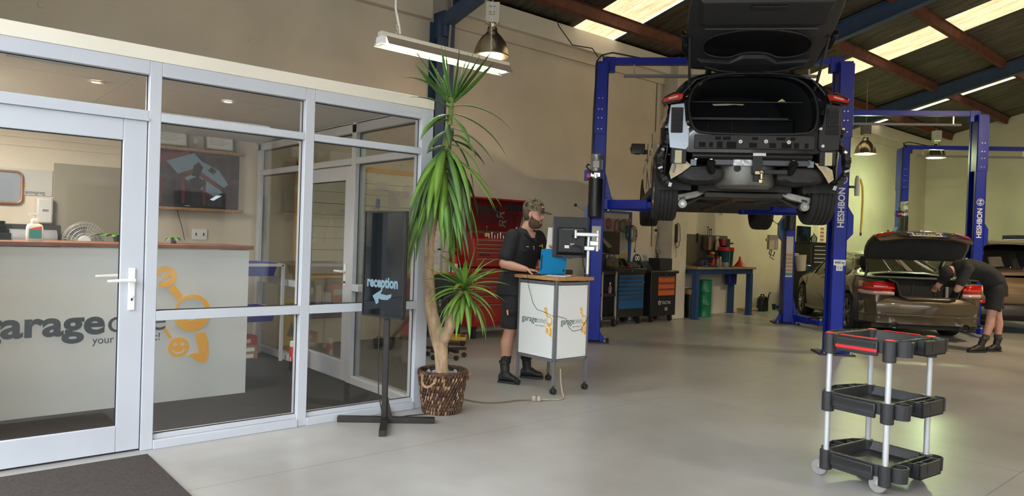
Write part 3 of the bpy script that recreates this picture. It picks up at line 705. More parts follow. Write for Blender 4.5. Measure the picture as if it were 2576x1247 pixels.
for i in range(170):
    u = random.random(); z = .7 + u * .9; k = max(j for j in range(9) if pts[j][2] <= z); f_ = (z - pts[k][2]) / (pts[k + 1][2] - pts[k][2]); x = pts[k][0] + (pts[k + 1][0] - pts[k][0]) * f_
    a = random.random() * 2 * PI; r_ = .037 + (.01 if z < .95 else 0); b.box((x + math.cos(a) * r_ * .93, math.sin(a) * r_ * .93, z), (.016, .016, .004), (random.uniform(-30, 30), random.uniform(-30, 30), 0))
o = b.build('leaf_scars', mat('scar', (.5, .36, .2), .9), t, smooth=False); o['kind'] = 'stuff'
b = MB(); b.tube([(-.03, 0, .56), (.02, -.01, .60), (.045, -.015, .68), (.05, -.02, .78), (.09, -.03, .88), (.14, -.04, .96)], [.045, .045, .045, .04, .032, .028], 12); b.build('side_branch', bark, t)
b = MB(); b.ball((.0, -.01, .60), .055, 12, (1, 1, 1.3)); b.build('knuckle', bark, t)
lm = [mat('yucca_leaf_a', (.085, .19, .03), .55, 0, .3, 5, .15, 12), mat('yucca_leaf_b', (.14, .27, .035), .55, 0, .25, 5, .15, 12), mat('yucca_leaf_c', (.07, .12, .04), .6, 0, .25, 5, .15, 12)]
tipm = mat('leaf_tip', (.40, .25, .12), .8)
def sword(base, az, e0, e1, ln, wd, m, bend=1.6, seg=10, twist=0):
    def reach(az_):
        P = Vector(base); a = R(az_)
        for i in range(1, seg + 1):
            e = R(e0 + (e1 - e0) * ((i / seg) ** (1 / bend))); P = P + Vector((math.cos(a) * math.cos(e), math.sin(a) * math.cos(e), math.sin(e))) * (ln / seg)
            q = t.location + Matrix.Rotation(YAW, 3, 'Z') @ P
            if q.x < FX + .05 + wd / 2 and q.y < 3.27 and q.z < 2.52: return True
            if q.z < 2.5 and q.x < FX - .2 and q.y < 3.30: return True
        return False
    if reach(az):
        for d_ in (0, 25, -25, 50, -50, 75, 100, 130, 160):
            if not reach(-122 + d_): az = -122 + d_; break
    b = MB(); P = Vector(base); prev = None; a = R(az); kz = 0
    for i in range(seg + 1):
        u = i / seg; e = R(e0 + (e1 - e0) * (u ** (1 / bend)))
        if i: P = P + Vector((math.cos(a) * math.cos(e), math.sin(a) * math.cos(e), math.sin(e))) * (ln / seg)
        w_ = wd * (.35 + .65 * min(1, u * 3.2)) * (1 - max(0, (u - .45) / .55) ** 1.7) / 2 + .0008
        T = Vector((math.cos(a) * math.cos(e), math.sin(a) * math.cos(e), math.sin(e))); s_ = Vector((-math.sin(a), math.cos(a), 0)); nn = T.cross(s_)
        tw = R(twist * u); s2 = s_ * math.cos(tw) + nn * math.sin(tw); n2 = nn * math.cos(tw) - s_ * math.sin(tw)
        cur = [b.bm.verts.new(P - s2 * w_ - n2 * w_ * .35), b.bm.verts.new(P), b.bm.verts.new(P + s2 * w_ - n2 * w_ * .35)]
        if prev:
            for j in (0, 1): b.bm.faces.new((prev[j], prev[j + 1], cur[j + 1], cur[j]))
        prev = cur
    return b.build('leaf', m, t, solid=.0012)
top = (.0, 0, 2.47)
up = [(-110, .50, 152), (180, .53, 128), (-100, .45, 95), (-60, .45, 100), (60, .42, 78), (-80, .46, 72), (-20, .50, 50), (10, .45, 45), (-150, .25, 110), (30, .48, 40), (-30, .42, 62), (120, .42, 118), (100, .4, 85), (-95, .44, 88)]
for az, ln, ang in up:
    a_ = 0 if ang < 90 else 180; el = ang if ang < 90 else 180 - ang
    sword((top[0], top[1], top[2] - random.random() * .06), a_ + random.uniform(-25, 25) - 12, el, el - random.uniform(0, 8), ln, .062, lm[0])
# arching leaves below the crown, as they hang in the photograph
for z, az, e0, e1, ln, wd, mi in ((2.42, 182, 48, -14, .60, .026, 0), (2.40, 178, 20, -14, .50, .028, 0), (2.41, -4, 25, -48, .55, .024, 0), (2.36, 2, 5, -62, .60, .034, 0), (2.34, 186, 15, -66, .46, .05, 0),
    (2.33, -40, -5, -70, .34, .042, 0), (2.25, -14, 0, -60, .50, .04, 2), (2.3, 150, 20, -60, .42, .05, 2), (2.22, 195, 0, -65, .34, .045, 2), (2.18, -25, 30, -75, .36, .05, 0), (2.15, 20, 20, -60, .4, .05, 2),
    (2.28, -80, -20, -80, .25, .045, 2), (2.2, 10, -30, -85, .52, .035, 2), (2.12, -8, 10, -80, .46, .04, 1), (2.1, 190, 10, -40, .26, .05, 2)):
    k = [j for j in range(len(pts) - 1) if pts[j][2] <= z][-1]; f_ = (z - pts[k][2]) / (pts[k + 1][2] - pts[k][2]); x = pts[k][0] + (pts[k + 1][0] - pts[k][0]) * f_
    sword((x, 0, z), az, e0, e1, ln, wd * 1.45, lm[mi], 1.3)
random.seed(12)
for i in range(66):
    z = random.uniform(1.72, 2.1); k = [j for j in range(len(pts) - 1) if pts[j][2] <= z][-1]; f_ = (z - pts[k][2]) / (pts[k + 1][2] - pts[k][2]); x = pts[k][0] + (pts[k + 1][0] - pts[k][0]) * f_
    az = i * 137.5 + random.uniform(-15, 15)
    sword((x, 0, z), az, random.uniform(-5, 25), random.uniform(-88, -80), random.uniform(.50, .74), random.uniform(.056, .076), lm[random.choice([0, 0, 1, 1, 2])], random.uniform(2.2, 3.4))
for az, e1 in ((-8, -60), (-25, -64), (-4, -68), (190, -68), (205, -70)):
    sword((-.03, 0, 2.02), az, 8, e1, .62, .045, lm[1], 2.0)
h2 = (.15, -.05, 1.0)
for i in range(50):
    az = i * 137.5; u = i / 50
    e0 = 78 - u * 90; e1 = e0 - 55 - u * 60
    sword((h2[0], h2[1], h2[2] - u * .09), az, e0, max(e1, -87), random.uniform(.26, .42), random.uniform(.034, .048), lm[1] if random.random() < .7 else lm[0], 1.6)
for ang, ln in ((80, .33), (98, .28), (60, .28), (120, .28), (150, .33), (35, .30)):
    a_ = 0 if ang < 90 else 180; el = ang if ang < 90 else 180 - ang
    sword((h2[0], h2[1], h2[2]), a_ + random.uniform(-20, 20), el, el - 8, ln, .036, lm[1])
# woven basket
t2 = thing('woven_basket', 'dark brown woven rush basket holding the yucca and grey stones', 'basket', cw(-.515, 5.60, 0), YAW + R(52))
wv = mat('rush', (.085, .040, .020), .6, 0, .7, 16, .6, 60); wv2 = mat('rush_pale', (.36, .22, .12), .6, 0, .4, 20, .6, 60)
MB().lathe([(0, .01), (.135, .01), (.150, .1), (.178, .31), (.168, .31), (.14, .1), (.13, .03), (0, .03)], n=32).build('liner', mat('liner', (.03, .02, .015), .8), t2)
random.seed(5)
def strand(rows, m, nm, sel):
    b = MB()
    for k in range(84):
        a0 = k * 2 * PI / 84
        for r_ in range(11):
            if (random.random() < .16) != sel: continue
            z0 = .0 + r_ * .029; z1 = z0 + .032; off = .006 if (k + r_) % 2 else -.002
            P_ = []
            for q in range(4):
                z = z0 + (z1 - z0) * q / 3; rr = .140 + (.186 - .140) * z / .33 + off + .006 * math.sin(q / 3 * PI); aa = a0 + .014 * (q - 1.5)
                P_.append((rr * math.cos(aa), rr * math.sin(aa), z))
            b.tube(P_, [.0045, .0068, .0068, .0045], 5)
    o = b.build(nm, m, t2); o['kind'] = 'stuff'
strand(0, wv, 'weave', False); random.seed(5); strand(0, wv2, 'pale_weave', True)
b = MB()
for k in range(3): b.tube([((.186 + .006 * math.sin(j * .9 + k * 2.1)) * math.cos(j * 2 * PI / 60), (.186 + .006 * math.sin(j * .9 + k * 2.1)) * math.sin(j * 2 * PI / 60), .325 + .008 * math.cos(j * .9 + k * 2.1)) for j in range(60)], .0075, 6, closed=True)
b.build('rim', wv, t2)
for s_ in (-1, 1):
    b = MB()
    for k in range(2): b.tube([(s_ * (.19 + .03 * math.sin(u / 14 * PI)) + .006 * math.sin(u * 1.6 + k * PI), -.07 * math.cos(u / 14 * PI) * 1. - .04, .30 - .07 * math.sin(u / 14 * PI) + .006 * math.cos(u * 1.6 + k * PI)) for u in range(15)], .0085, 6)
    b.build('handle', wv2, t2)
random.seed(9)
stm = mat('grey_stone', (.30, .31, .32), .8, 0, .35, 30, .3, 60)
MB().lathe([(0, .26), (.16, .26), (.16, .27), (0, .27)], n=24).build('soil', mat('soil', (.03, .022, .018), .95), t2)
for i in range(26):
    a = random.random() * 2 * PI; r_ = random.uniform(.07, .145)
    b = MB(); g = bmesh.ops.create_icosphere(b.bm, subdivisions=1, radius=.024)['verts']
    for v in g: v.co *= random.uniform(.8, 1.2)
    b.bm.transform(Matrix.Translation((r_ * math.cos(a), r_ * math.sin(a), .285 + random.random() * .012)) @ Euler((random.random() * 3, random.random() * 3, 0)).to_matrix().to_4x4() @ Matrix.Diagonal((1.2, .9, .7, 1)))
    b.build('stone', stm, t2)
# ================================================================== KIOSK
t = thing('computer_stand', 'grey steel wheeled stand with white logo panels and a timber top', 'computer stand', (-4.775, 4.67, 0))
gm = mat('kiosk_grey', (.17, .175, .185), .4, .2); HX, HY = .245, .205
for x in (-HX, HX):
    for y in (-HY, HY):
        MB().bb((x - .0125 * 1, y - .0125, .075), (x + .0125, y + .0125, 1.02)).build('leg', gm, t, bev=.002)
        b = MB(); b.cyl((x, y, .05), (x, y, .078), .012); b.build('caster_stem', dark_met, t)
        for s_ in (-.013, .013):
            b = MB(); b.cyl((x + s_ - .009, y + .0, .0275), (x + s_ + .009, y + .0, .0275), .0275, n=18); b.build('wheel', black_pl, t, bev=.003)
for z in (.30, .995):
    for y in (-HY, HY): MB().bb((-HX, y - .0125, z - .0125), (HX, y + .0125, z + .0125)).build('rail', gm, t, bev=.002)
    for x in (-HX, HX): MB().bb((x - .0125, -HY, z - .0125), (x + .0125, HY, z + .0125)).build('rail', gm, t, bev=.002)
kw = mat('kiosk_white', (.76, .78, .78), .35)
for nm, a, c in (('front_panel', (-.225, -HY + .004 - .02, .318), (.225, -HY - .010 + .012, .978)), ('side_panel', (HX - .002, -.185, .318), (HX + .016, .185, .978)), ('rear_panel', (-.225, HY - .002, .318), (.225, HY + .006, .978)), ('far_side_panel', (-HX - .006, -.185, .318), (-HX + .002, .185, .978))):
    MB().bb(a, c).build(nm, kw, t, bev=.001)
Mf = Matrix.Translation((0, -HY - .017, .63)) @ face((0, 0, 0), (0, -1, 0)); Ms = Matrix.Translation((HX + .017, 0, .63)) @ face((0, 0, 0), (1, 0, 0))
gr = mat('logo_green', (.04, .10, .08), .5); gr2 = mat('logo_grey', (.16, .2, .2), .5)
for M_, w_ in ((Mf, .45), (Ms, .37)):
    k = w_ / .45
    text_fit('lettering', 'garage', .205 * k, .082, gr, t, M_ @ Matrix.Translation((-.185 * k, .02, 0)), .0008, 0)
    text_fit('lettering', 'one', .115 * k, .082, gr2, t, M_ @ Matrix.Translation((.025 * k, .02, 0)), .0008, -.001)
    text_fit('tagline', 'your mechanic!', .12 * k, .018, gr2, t, M_ @ Matrix.Translation((.0 * k, -.03, 0)), .0005)
    logo(t, M_ @ Matrix.Translation((.185 * k, .02, 0)) @ Matrix.Diagonal((.26 * k, .33, .3, 1)), .003, kw)
b = MB()
for x in (-.165, .165):
    for z in (.335, .96): b.cyl((HX + .016, x, z), (HX + .018, x, z), .004, n=8)
b.build('screws', steel, t)
top_m = mat('butcher_block', (.42, .22, .09), .4, 0, .4, 9, .1, 40, vdir=(1, 9, 9))
MB().bb((-HX - .045, -HY - .04, 1.022), (HX + .05, HY + .03, 1.055)).build('worktop', top_m, t, bev=.004)
b = MB(); b.tube([(-.12, -HY - .02, 1.058), (-.10, -HY - .045, 1.05), (-.085, -HY - .04, .95), (-.05, -HY - .035, .86), (-.03, -HY - .03, .80), (.03, -HY - .03, .745), (.14, -HY - .03, .73), (.24, -HY - .03, .705), (.27, -.18, .70), (.275, -.10, .68), (.272, -.06, .60), (.272, .0, .56), (.275, .1, .57), (.275, .17, .65), (.272, .2, .68)], .0022, 5); b.build('mouse_cable', black_pl, t)
# laptop, mouse, papers, monitor on its arm
def KT(x, y): return (-4.775 + x, 4.67 + y, 1.055)
t = thing('laptop', 'black laptop with its bright blue lid facing the camera', 'laptop', KT(-.0, -.035), R(90))
blu = mat('laptop_blue', (.0, .27, .62), .3)
MB().box((.0, .10, .009), (.33, .22, .016)).build('base', black_pl, t, bev=.004)
M_ = Matrix.Translation((0, -.012, .012)) @ Matrix.Rotation(R(4), 4, 'X')
b = MB(); b.prism(rrect(.335, .235, .012, 3, 0, .118), -.006, .0, 'XZ'); b.bm.transform(M_); b.build('lid', blu, t, smooth=False)
b = MB(); b.prism(rrect(.325, .225, .01, 3, 0, .118), .0, .003, 'XZ'); b.bm.transform(M_); b.build('screen', screen_blk, t, smooth=False)
b = MB(); b.cyl((.135, -.007, .035), (.135, -.0085, .035), .013, n=20); b.bm.transform(M_); b.build('emblem', ink, t)
b = MB(); b.box((-.16, -.008, .11), (.012, .006, .14)); b.bm.transform(M_); b.build('hinge_strip', ink, t)
t = thing('computer_mouse', 'small black mouse under the hand of the man at the stand', 'mouse', KT(-.075, -.16), R(40))
MB().ball((0, 0, .012), .03, 12, (1.5, .9, .55)).build('mouse_body', black_pl, t)
t = thing('paper_stack', 'loose white sheets and a dark brochure on the timber top', 'papers', KT(.13, -.10), R(20))
for i in range(3): MB().box((.01 * i, .01 * i, .002 + .003 * i), (.22, .15, .002), (0, 0, 12 * i)).build('sheet', paper, t)
MB().box((.02, .03, .012), (.15, .10, .003), (0, 0, 25)).build('brochure', mat('brochure', (.04, .05, .09), .4), t); MB().box((.09, .08, .013), (.09, .06, .004), (0, 0, -10)).build('orange_leaflet', mat('leaflet', (.6, .25, .12), .5), t)
t = thing('docking_tray', 'low black tray of papers at the back of the timber top', 'tray', KT(-.13, .17), R(10))
MB().bb((-.14, -.06, 0), (.14, .06, .05)).build('body', black_pl, t, bev=.004); MB().box((-.02, -.02, .053), (.18, .1, .004), (0, 0, 5)).build('paper', paper, t)
t = thing('monitor', 'black flat monitor seen from behind on a silver arm', 'monitor', KT(.25, .16), R(49))
pole = MB().cyl((.02, .02, 0), (.02, .02, .40), .017, n=18); pole.build('pole', alu, t); MB().cyl((.02, .02, 0), (.02, .02, .025), .03).build('clamp_base', dark_met, t)
MB().bb((-.02, -.02, .245), (.075, .055, .285)).build('pole_clamp', alu, t, bev=.005); MB().bb((.03, -.03, .29), (.11, .03, .335)).build('elbow_block', alu, t, bev=.005)
MB().cyl((.10, -.01, .24), (.10, -.01, .43), .016).build('pivot', alu, t)
MB().bb((-.10, -.045, .375), (.11, -.01, .408)).build('arm', mat('arm_white', (.7, .71, .72), .3, .3), t, bev=.006); MB().cyl((-.105, -.03, .355), (-.105, -.03, .43), .014).build('knuckle', alu, t)
# panel leans: built around its own centre, turned a little away
Mm = Matrix.Translation((-.15, .03, .365)) @ Matrix.Rotation(R(8), 4, 'Z')
def mo(b, nm, m, **k): b.bm.transform(Mm); return b.build(nm, m, t, **k)
mo(MB().bb((-.16, -.0, -.19), (.165, .022, .185)), 'panel', black_pl, bev=.005)
mo(MB().bb((-.165, .004, -.19), (-.158, .026, .188)), 'edge_bezel', mat('bezel_grey', (.08, .08, .085), .3), bev=.002)
mo(MB().bb((-.155, .0225, -.18), (.16, .024, .175)), 'screen', screen_blk)
mo(MB().loft([[(-.13, 0, -.17), (.15, 0, -.17), (.15, 0, .09), (-.13, 0, .09)], [(-.11, -.035, -.14), (.13, -.035, -.14), (.13, -.035, .075), (-.11, -.035, .075)]]), 'rear_cover', black_pl, bev=.004, smooth=False)
mo(MB().prism([(-.13, -.17), (.0, -.205), (.15, -.17)], -.02, .0, 'XZ'), 'lower_cover', black_pl)
mo(MB().bb((-.09, -.037, .07), (.11, -.034, .076)), 'vent_slot', mat('vent_grey', (.15, .15, .15), .4))
mo(MB().cyl((.045, -.035, .02), (.045, -.055, .02), .04, .03, 20), 'mount_plate', black_pl)
mo(MB().cyl((.045, -.055, .02), (.07, -.06, .02), .014), 'mount_joint', dark_met)
mo(MB().bb((-.06, -.055, -.105), (-.02, -.035, -.078)), 'white_plug', white_pl); mo(MB().bb((-.01, -.055, -.08), (.03, -.035, -.06)), 'grey_plug', alu, bev=.002)
b = MB(); b.tube([(-.03 + .0, -.045, -.07), (.04, -.06, -.075), (.09, -.05, -.09), (.12, -.03, -.15), (.13, 0, -.25), (.17, 0, -.36)], .006, 6); mo(b, 'video_cable', black_pl)
t = thing('paper_sheet', 'blank cream sheet held upright beside the monitor', 'paper', KT(-.085, .04), R(49))
b = MB(); b.loft([[(-.055, .0, .245), (-.055, .0035, .245), (.07, .0035, .245), (.07, 0, .245)], [(-.04, .01, .45), (-.04, .0135, .45), (.07, .0135, .45), (.07, .01, .45)]]); b.build('sheet', mat('cream_sheet', (.68, .66, .60), .8), t, smooth=False)
# extension lead on the floor
t = thing('extension_lead', 'dirty cream power lead with a double plug on the floor', 'cable', (-4.53, 4.47, 0), 0)
ld = mat('lead_cream', (.40, .33, .24), .6, 0, .2, 10)
def lw(a, b_, z=.008): 
    v = cw(a, b_, z); return (v.x + 4.53, v.y - 4.47, z)
MB().tube(chaikin([lw(.47, 6.36, .3), lw(.475, 6.33, .12), lw(.49, 6.28, .03), lw(.50, 6.2), lw(.47, 6.12), lw(.38, 6.1), lw(.30, 6.065, .015), lw(.24, 6.055, .024)], 2, False), .006, 8).build('lead', ld, t)
MB().tube(chaikin([lw(.25, 6.055, .024), lw(.2, 6.04, .012), lw(.1, 6.05), lw(-.05, 5.93), lw(-.2, 5.90), lw(-.35, 5.98), lw(-.5, 6.15), lw(-.68, 6.35)], 2, False), .005, 8).build('tail_lead', mat('lead_brown', (.14, .10, .07), .6), t)
v = lw(.25, 6.055, .024); b = MB(); b.box(v, (.075, .042, .044), (0, 0, 49)); b.build('plug', ld, t, bev=.008); b = MB(); b.box((v[0], v[1], v[2]), (.012, .044, .046), (0, 0, 49)); b.build('plug_joint', mat('lead_brown', (0, 0, 0)), t)
# ================================================================== TWO POST LIFTS
LA = YAW - R(7.5)
sticker = mat('sticker_pale', (.55, .52, .48), .5); stick_tan = mat('sticker_tan', (.42, .27, .14), .5); cover_blue = mat('cover_blue', (.05, .16, .42), .4)
base_m = mat('base_plate', (.05, .042, .035), .6, .3, .3, 8)
def lift(loc, label, arm_z, armset, stickers=True, wide=0):
    t = thing('car_lift', label, 'car lift', loc, LA)
    T = 3.86
    for s in (-1, 1):
        x0 = s * 1.62
        def X(a): return x0 - s * a            # a = distance inwards from the outer wall
        post = MB()
        post.bb((X(0), -.15, .03), (X(.02), .15, T))
        for y in (-.15, .135): post.bb((X(0), y, .03), (X(.175), y + .015, T))
        for y in (-.15, .09): post.bb((X(.16), y, .03), (X(.175), y + .06, T))
        p_ = post.build('post', lift_blue, t, bev=.003)
        MB().bb((X(-.012), -.162, 2.86), (X(.165), .162, T - .03)).build('post_extension', lift_blue, t, bev=.004)
        MB().bb((X(.0), -.163, 3.02 - .03), (X(.14), -.150, 3.02 - .0)).build('joint_plate', lift_blue, p_)
        b = MB()
        for zz in (3.35, 3.20, 3.08, 2.93):
            for a in (.055, .10): b.cyl((X(a), -.172, zz), (X(a), -.16, zz), .009, n=8)
        o = b.build('bolts', steel, p_); o['kind'] = 'stuff'
        b = MB(); b.prism([(X(-.14), .0), (X(.1), 0), (X(.30), 0), (X(.30), .02), (X(-.14), .02)], -.22, .22).build('base_plate', base_m, t)
        MB().prism([(X(-.12), .02), (X(0), .02), (X(0), .25)], -.06, -.045).build('base_gusset', lift_blue, t)
        MB().prism([(X(.175), .02), (X(.27), .02), (X(.175), .16)], -.14, -.125).build('base_gusset', lift_blue, t)
        b = MB()
        for a, y in ((-.09, -.18), (.24, -.18), (-.09, .18), (.24, .18)): b.cyl((X(a), y, .02), (X(a), y, .05), .014, n=8)
        o = b.build('anchor_bolts', steel, t); o['kind'] = 'stuff'
        b = MB(); b.tube([(X(.10), -.10, .1), (X(.10), -.10, T - .05)], .008, 6).tube([(X(.12), .02, .1), (X(.12), .02, T)], .01, 6); b.build('lift_cable', black_pl, t)
        MB().bb((X(.03), -.085, arm_z - .05), (X(.155), .085, arm_z + .75)).build('carriage', mat('carriage', (.01, .012, .05), .4), t)
        c = MB(); c.bb((X(.16), -.13, arm_z - .07), (X(.28), .13, arm_z + .09)); c.prism([(X(.16), arm_z + .09), (X(.27), arm_z + .09), (X(.16), arm_z + .5)], -.10, .10); c.build('arm_bracket', lift_blue, t, bev=.006)
        for d in (-1, 1):
            ang, ln = armset[(s, d)]
            px_, py_ = X(.23), d * .07
            dx, dy = -s * math.cos(R(ang)), d * math.sin(R(ang)); rz = math.degrees(math.atan2(dy, dx))
            A = thing('x', 'x', 'x'); bpy.data.objects.remove(A)
            b = MB(); b.box((px_ + dx * ln * .3, py_ + dy * ln * .3, arm_z), (ln * .6, .12, .12), (0, 0, rz)); arm = b.build('swing_arm', lift_blue, t, bev=.006)
            b = MB(); b.box((px_ + dx * ln * .72, py_ + dy * ln * .72, arm_z - .01), (ln * .6, .09, .08), (0, 0, rz)); b.cyl((px_ + dx * ln, py_ + dy * ln, arm_z - .05), (px_ + dx * ln, py_ + dy * ln, arm_z + .04), .065, n=18); b.build('arm_extension', lift_blue, arm, bev=.004)
            b = MB(); b.cyl((px_ + dx * ln, py_ + dy * ln, arm_z + .03), (px_ + dx * ln, py_ + dy * ln, arm_z + (.20 if arm_z > 1 else .07)), .032, n=14); b.build('pad_screw', steel, arm)
            b = MB(); b.cyl((px_ + dx * ln, py_ + dy * ln, arm_z + (.20 if arm_z > 1 else .07)), (px_ + dx * ln, py_ + dy * ln, arm_z + (.235 if arm_z > 1 else .10)), .06, n=18); b.build('rubber_pad', black_rub, arm)
            b = MB(); b.cyl((px_, py_ - .0, arm_z - .09), (px_, py_, arm_z + .1), .03, n=12); b.build('pivot_pin', steel, arm)
        # safety latch cover
        cv = MB(); cv.prism([(X(-.005), 1.50), (X(-.09), 1.60), (X(-.09), 1.84), (X(-.005), 1.98)], -.10, .10) if True else None
        cv.build('latch_cover', cover_blue if s < 0 else lift_blue, t, bev=.004)
    MB().bb((-1.5, -.05, T - .02), (1.5, .05, T + .075)).build('crossbar', lift_blue, t, bev=.004)
    for s in (-1, 1): MB().bb((s * 1.36, -.06, T - .12), (s * 1.5, .06, T + .08)).build('crossbar_bracket', lift_blue, t, bev=.003)
    for s in (-1, 1): MB().bb((s * 1.1 - .01, -.02, T - .17), (s * 1.1 + .01, .02, T - .02)).build('bar_hanger', steel, t)
    MB().cyl((-1.22, 0, T - .17), (1.22, 0, T - .17), .024, n=12).build('cutoff_bar', mat('cutoff', (.22, .22, .24), .5), t)
    MB().tube([(-1.5, .02, T + .02), (-1.54, .03, T + .13), (-1.4, .03, T + .16), (-1.2, .03, T + .12), (-1.0, .03, T + .08)], .012, 8).build('overhead_hose', black_pl, t)
    # power unit on the left post, rear side
    px_ = -1.62 + .05; y_ = -.25
    pu = MB().cyl((px_, y_, 1.72), (px_, y_, 2.24), .095, n=28).build('oil_tank', mat('tank_black', (.012, .012, .013), .35, 0, .1, 8), t, bev=.006)
    MB().cyl((px_, y_, 2.24), (px_, y_, 2.30), .055, n=20).bb((px_ - .07, y_ - .05, 2.26), (px_ + .06, y_ + .04, 2.32)).build('valve_block', alu, pu, bev=.004)
    mt = mat('motor_grey', (.36, .37, .36), .35, .6)
    mo_ = MB().lathe([(.03, 2.32), (.075, 2.34), (.078, 2.36), (.078, 2.50), (.083, 2.51), (.083, 2.56), (.07, 2.575), (0, 2.58)], (px_, y_, 0), 24).build('motor', mt, pu)
    b = MB()
    for k in range(20): 
        a = k * PI / 10; b.box((px_ + .08 * math.cos(a), y_ + .08 * math.sin(a), 2.43), (.012, .003, .13), (0, 0, math.degrees(a)))
    o = b.build('cooling_fins', mt, pu); o['kind'] = 'stuff'
    MB().bb((px_ - .045, y_ - .105, 2.38), (px_ + .045, y_ - .07, 2.47)).build('terminal_box', mat('motor_pale', (.5, .5, .49), .4), pu, bev=.004)
    MB().tube([(px_ - .03, y_ - .08, 2.30), (px_ - .10, y_ - .05, 2.36), (px_ - .13, y_ - .03, 2.40), (px_ - .12, y_, 2.43), (px_ - .05, y_ + .02, 2.42)], .012, 8).build('motor_cable', black_pl, pu)
    MB().bb((-1.62 - .11, -.20, 2.22), (-1.62 - .0, -.12, 2.36)).build('switch_bracket', lift_blue, t, bev=.003)
    MB().cyl((-1.67, -.25, 2.28), (-1.67, -.20, 2.28), .03, n=14).build('isolator_knob', red_pl, t)
    MB().tube([(-1.70, -.02, 1.80), (-1.83, -.06, 1.88)], .006, 6).build('release_lever', steel, t)
    MB().ball((-1.84, -.063, 1.885), .022, 12).build('lever_knob', black_pl, t)
    pm_ = MB().bb((-1.60, -.156, 1.28), (-1.48, -.152, 1.60)).build('instruction_plate', sticker, t)
    if not stickers:
        for k in range(6): MB().bb((-1.595, -.160, .88 + .07 * k + .01), (-1.485, -.156, .88 + .07 * k + .06)).build('warning_label', stick_tan if k else mat('label_green', (.05, .25, .2), .5), t)
        MB().bb((-1.60, -.156, .86), (-1.48, -.152, 1.28)).build('label_backing', sticker, t)
    MB().tube([(-1.625, -.165, .2), (-1.64, -.165, 1.5), (-1.635, -.17, 2.3), (-1.63, -.17, 3.2), (-1.61, -.16, 3.86), (-1.55, -.1, 3.95)], .012, 6).build('power_hose', black_pl, t)
    # lettering on the right post, read from below upwards
    V = Matrix.Translation((1.535, -.1515, 0)) @ face((0, 0, 0), (0, -1, 0)) @ Matrix.Rotation(PI / 2, 4, 'Z')
    text_fit('lettering', 'HESHBON', .52, .115, white_pl, t, Matrix.Translation((0, 0, 1.68)) @ V, .001, .003)
    b = MB(); ring(b, (0, 0), .062, .054, .001, 0, 360, 28); ring(b, (0, 0), .04, .03, .001, 20, 160, 10); ring(b, (0, 0), .04, .03, .001, 200, 340, 10); b.prism([(-.012, -.03), (.004, -.03), (.012, .03), (-.004, .03)], 0, .001, 'XY')
    b.bm.transform(Matrix.Translation((1.535, -.1515, 2.31)) @ face((0, 0, 0), (0, -1, 0))); o = b.build('emblem', white_pl, t, smooth=False); o['kind'] = 'stuff'
    lb = MB().bb((1.462, -.1535, 1.18), (1.612, -.1515, 1.255)).build('capacity_label', white_pl, t)
    text_fit('lettering', '4000 kg', .125, .045, ink, lb, Matrix.Translation((1.537, -.154, 1.217)) @ face((0, 0, 0), (0, -1, 0)) @ Matrix.Translation((-.0625, 0, 0)), .0008, .001)
    lb = MB().bb((1.497, -.1535, 1.11), (1.577, -.1515, 1.18)).build('mark_label', white_pl, t)
    text_fit('lettering', 'C E', .055, .05, ink, lb, Matrix.Translation((1.537, -.154, 1.145)) @ face((0, 0, 0), (0, -1, 0)) @ Matrix.Translation((-.0275, 0, 0)), .0008, .0005)
    if wide:
        for o in t.children:
            mx_ = sum(v.co.x for v in o.data.vertices) / len(o.data.vertices)
            if abs(mx_) > .6: o.location.x = math.copysign(wide, mx_)
            else: o.scale.x = 1.06
    return t
up_arms = {(-1, -1): (28, 1.0), (-1, 1): (35, 1.15), (1, -1): (22, .80), (1, 1): (35, 1.15)}
dn_arms = {(-1, -1): (70, .75), (-1, 1): (80, .9), (1, -1): (80, .9), (1, 1): (80, .9)}
lift(cw(2.75, 9.66), 'blue two post lift holding up the black car', 1.905, up_arms, True, .055)
lift(cw(6.67, 12.86), 'blue two post lift standing around the bronze coupe with arms on the floor', .115, dn_arms, False, .06)
lift(cw(10.80, 16.75), 'farthest blue two post lift, its left post behind the bronze coupe', .115, dn_arms, False)
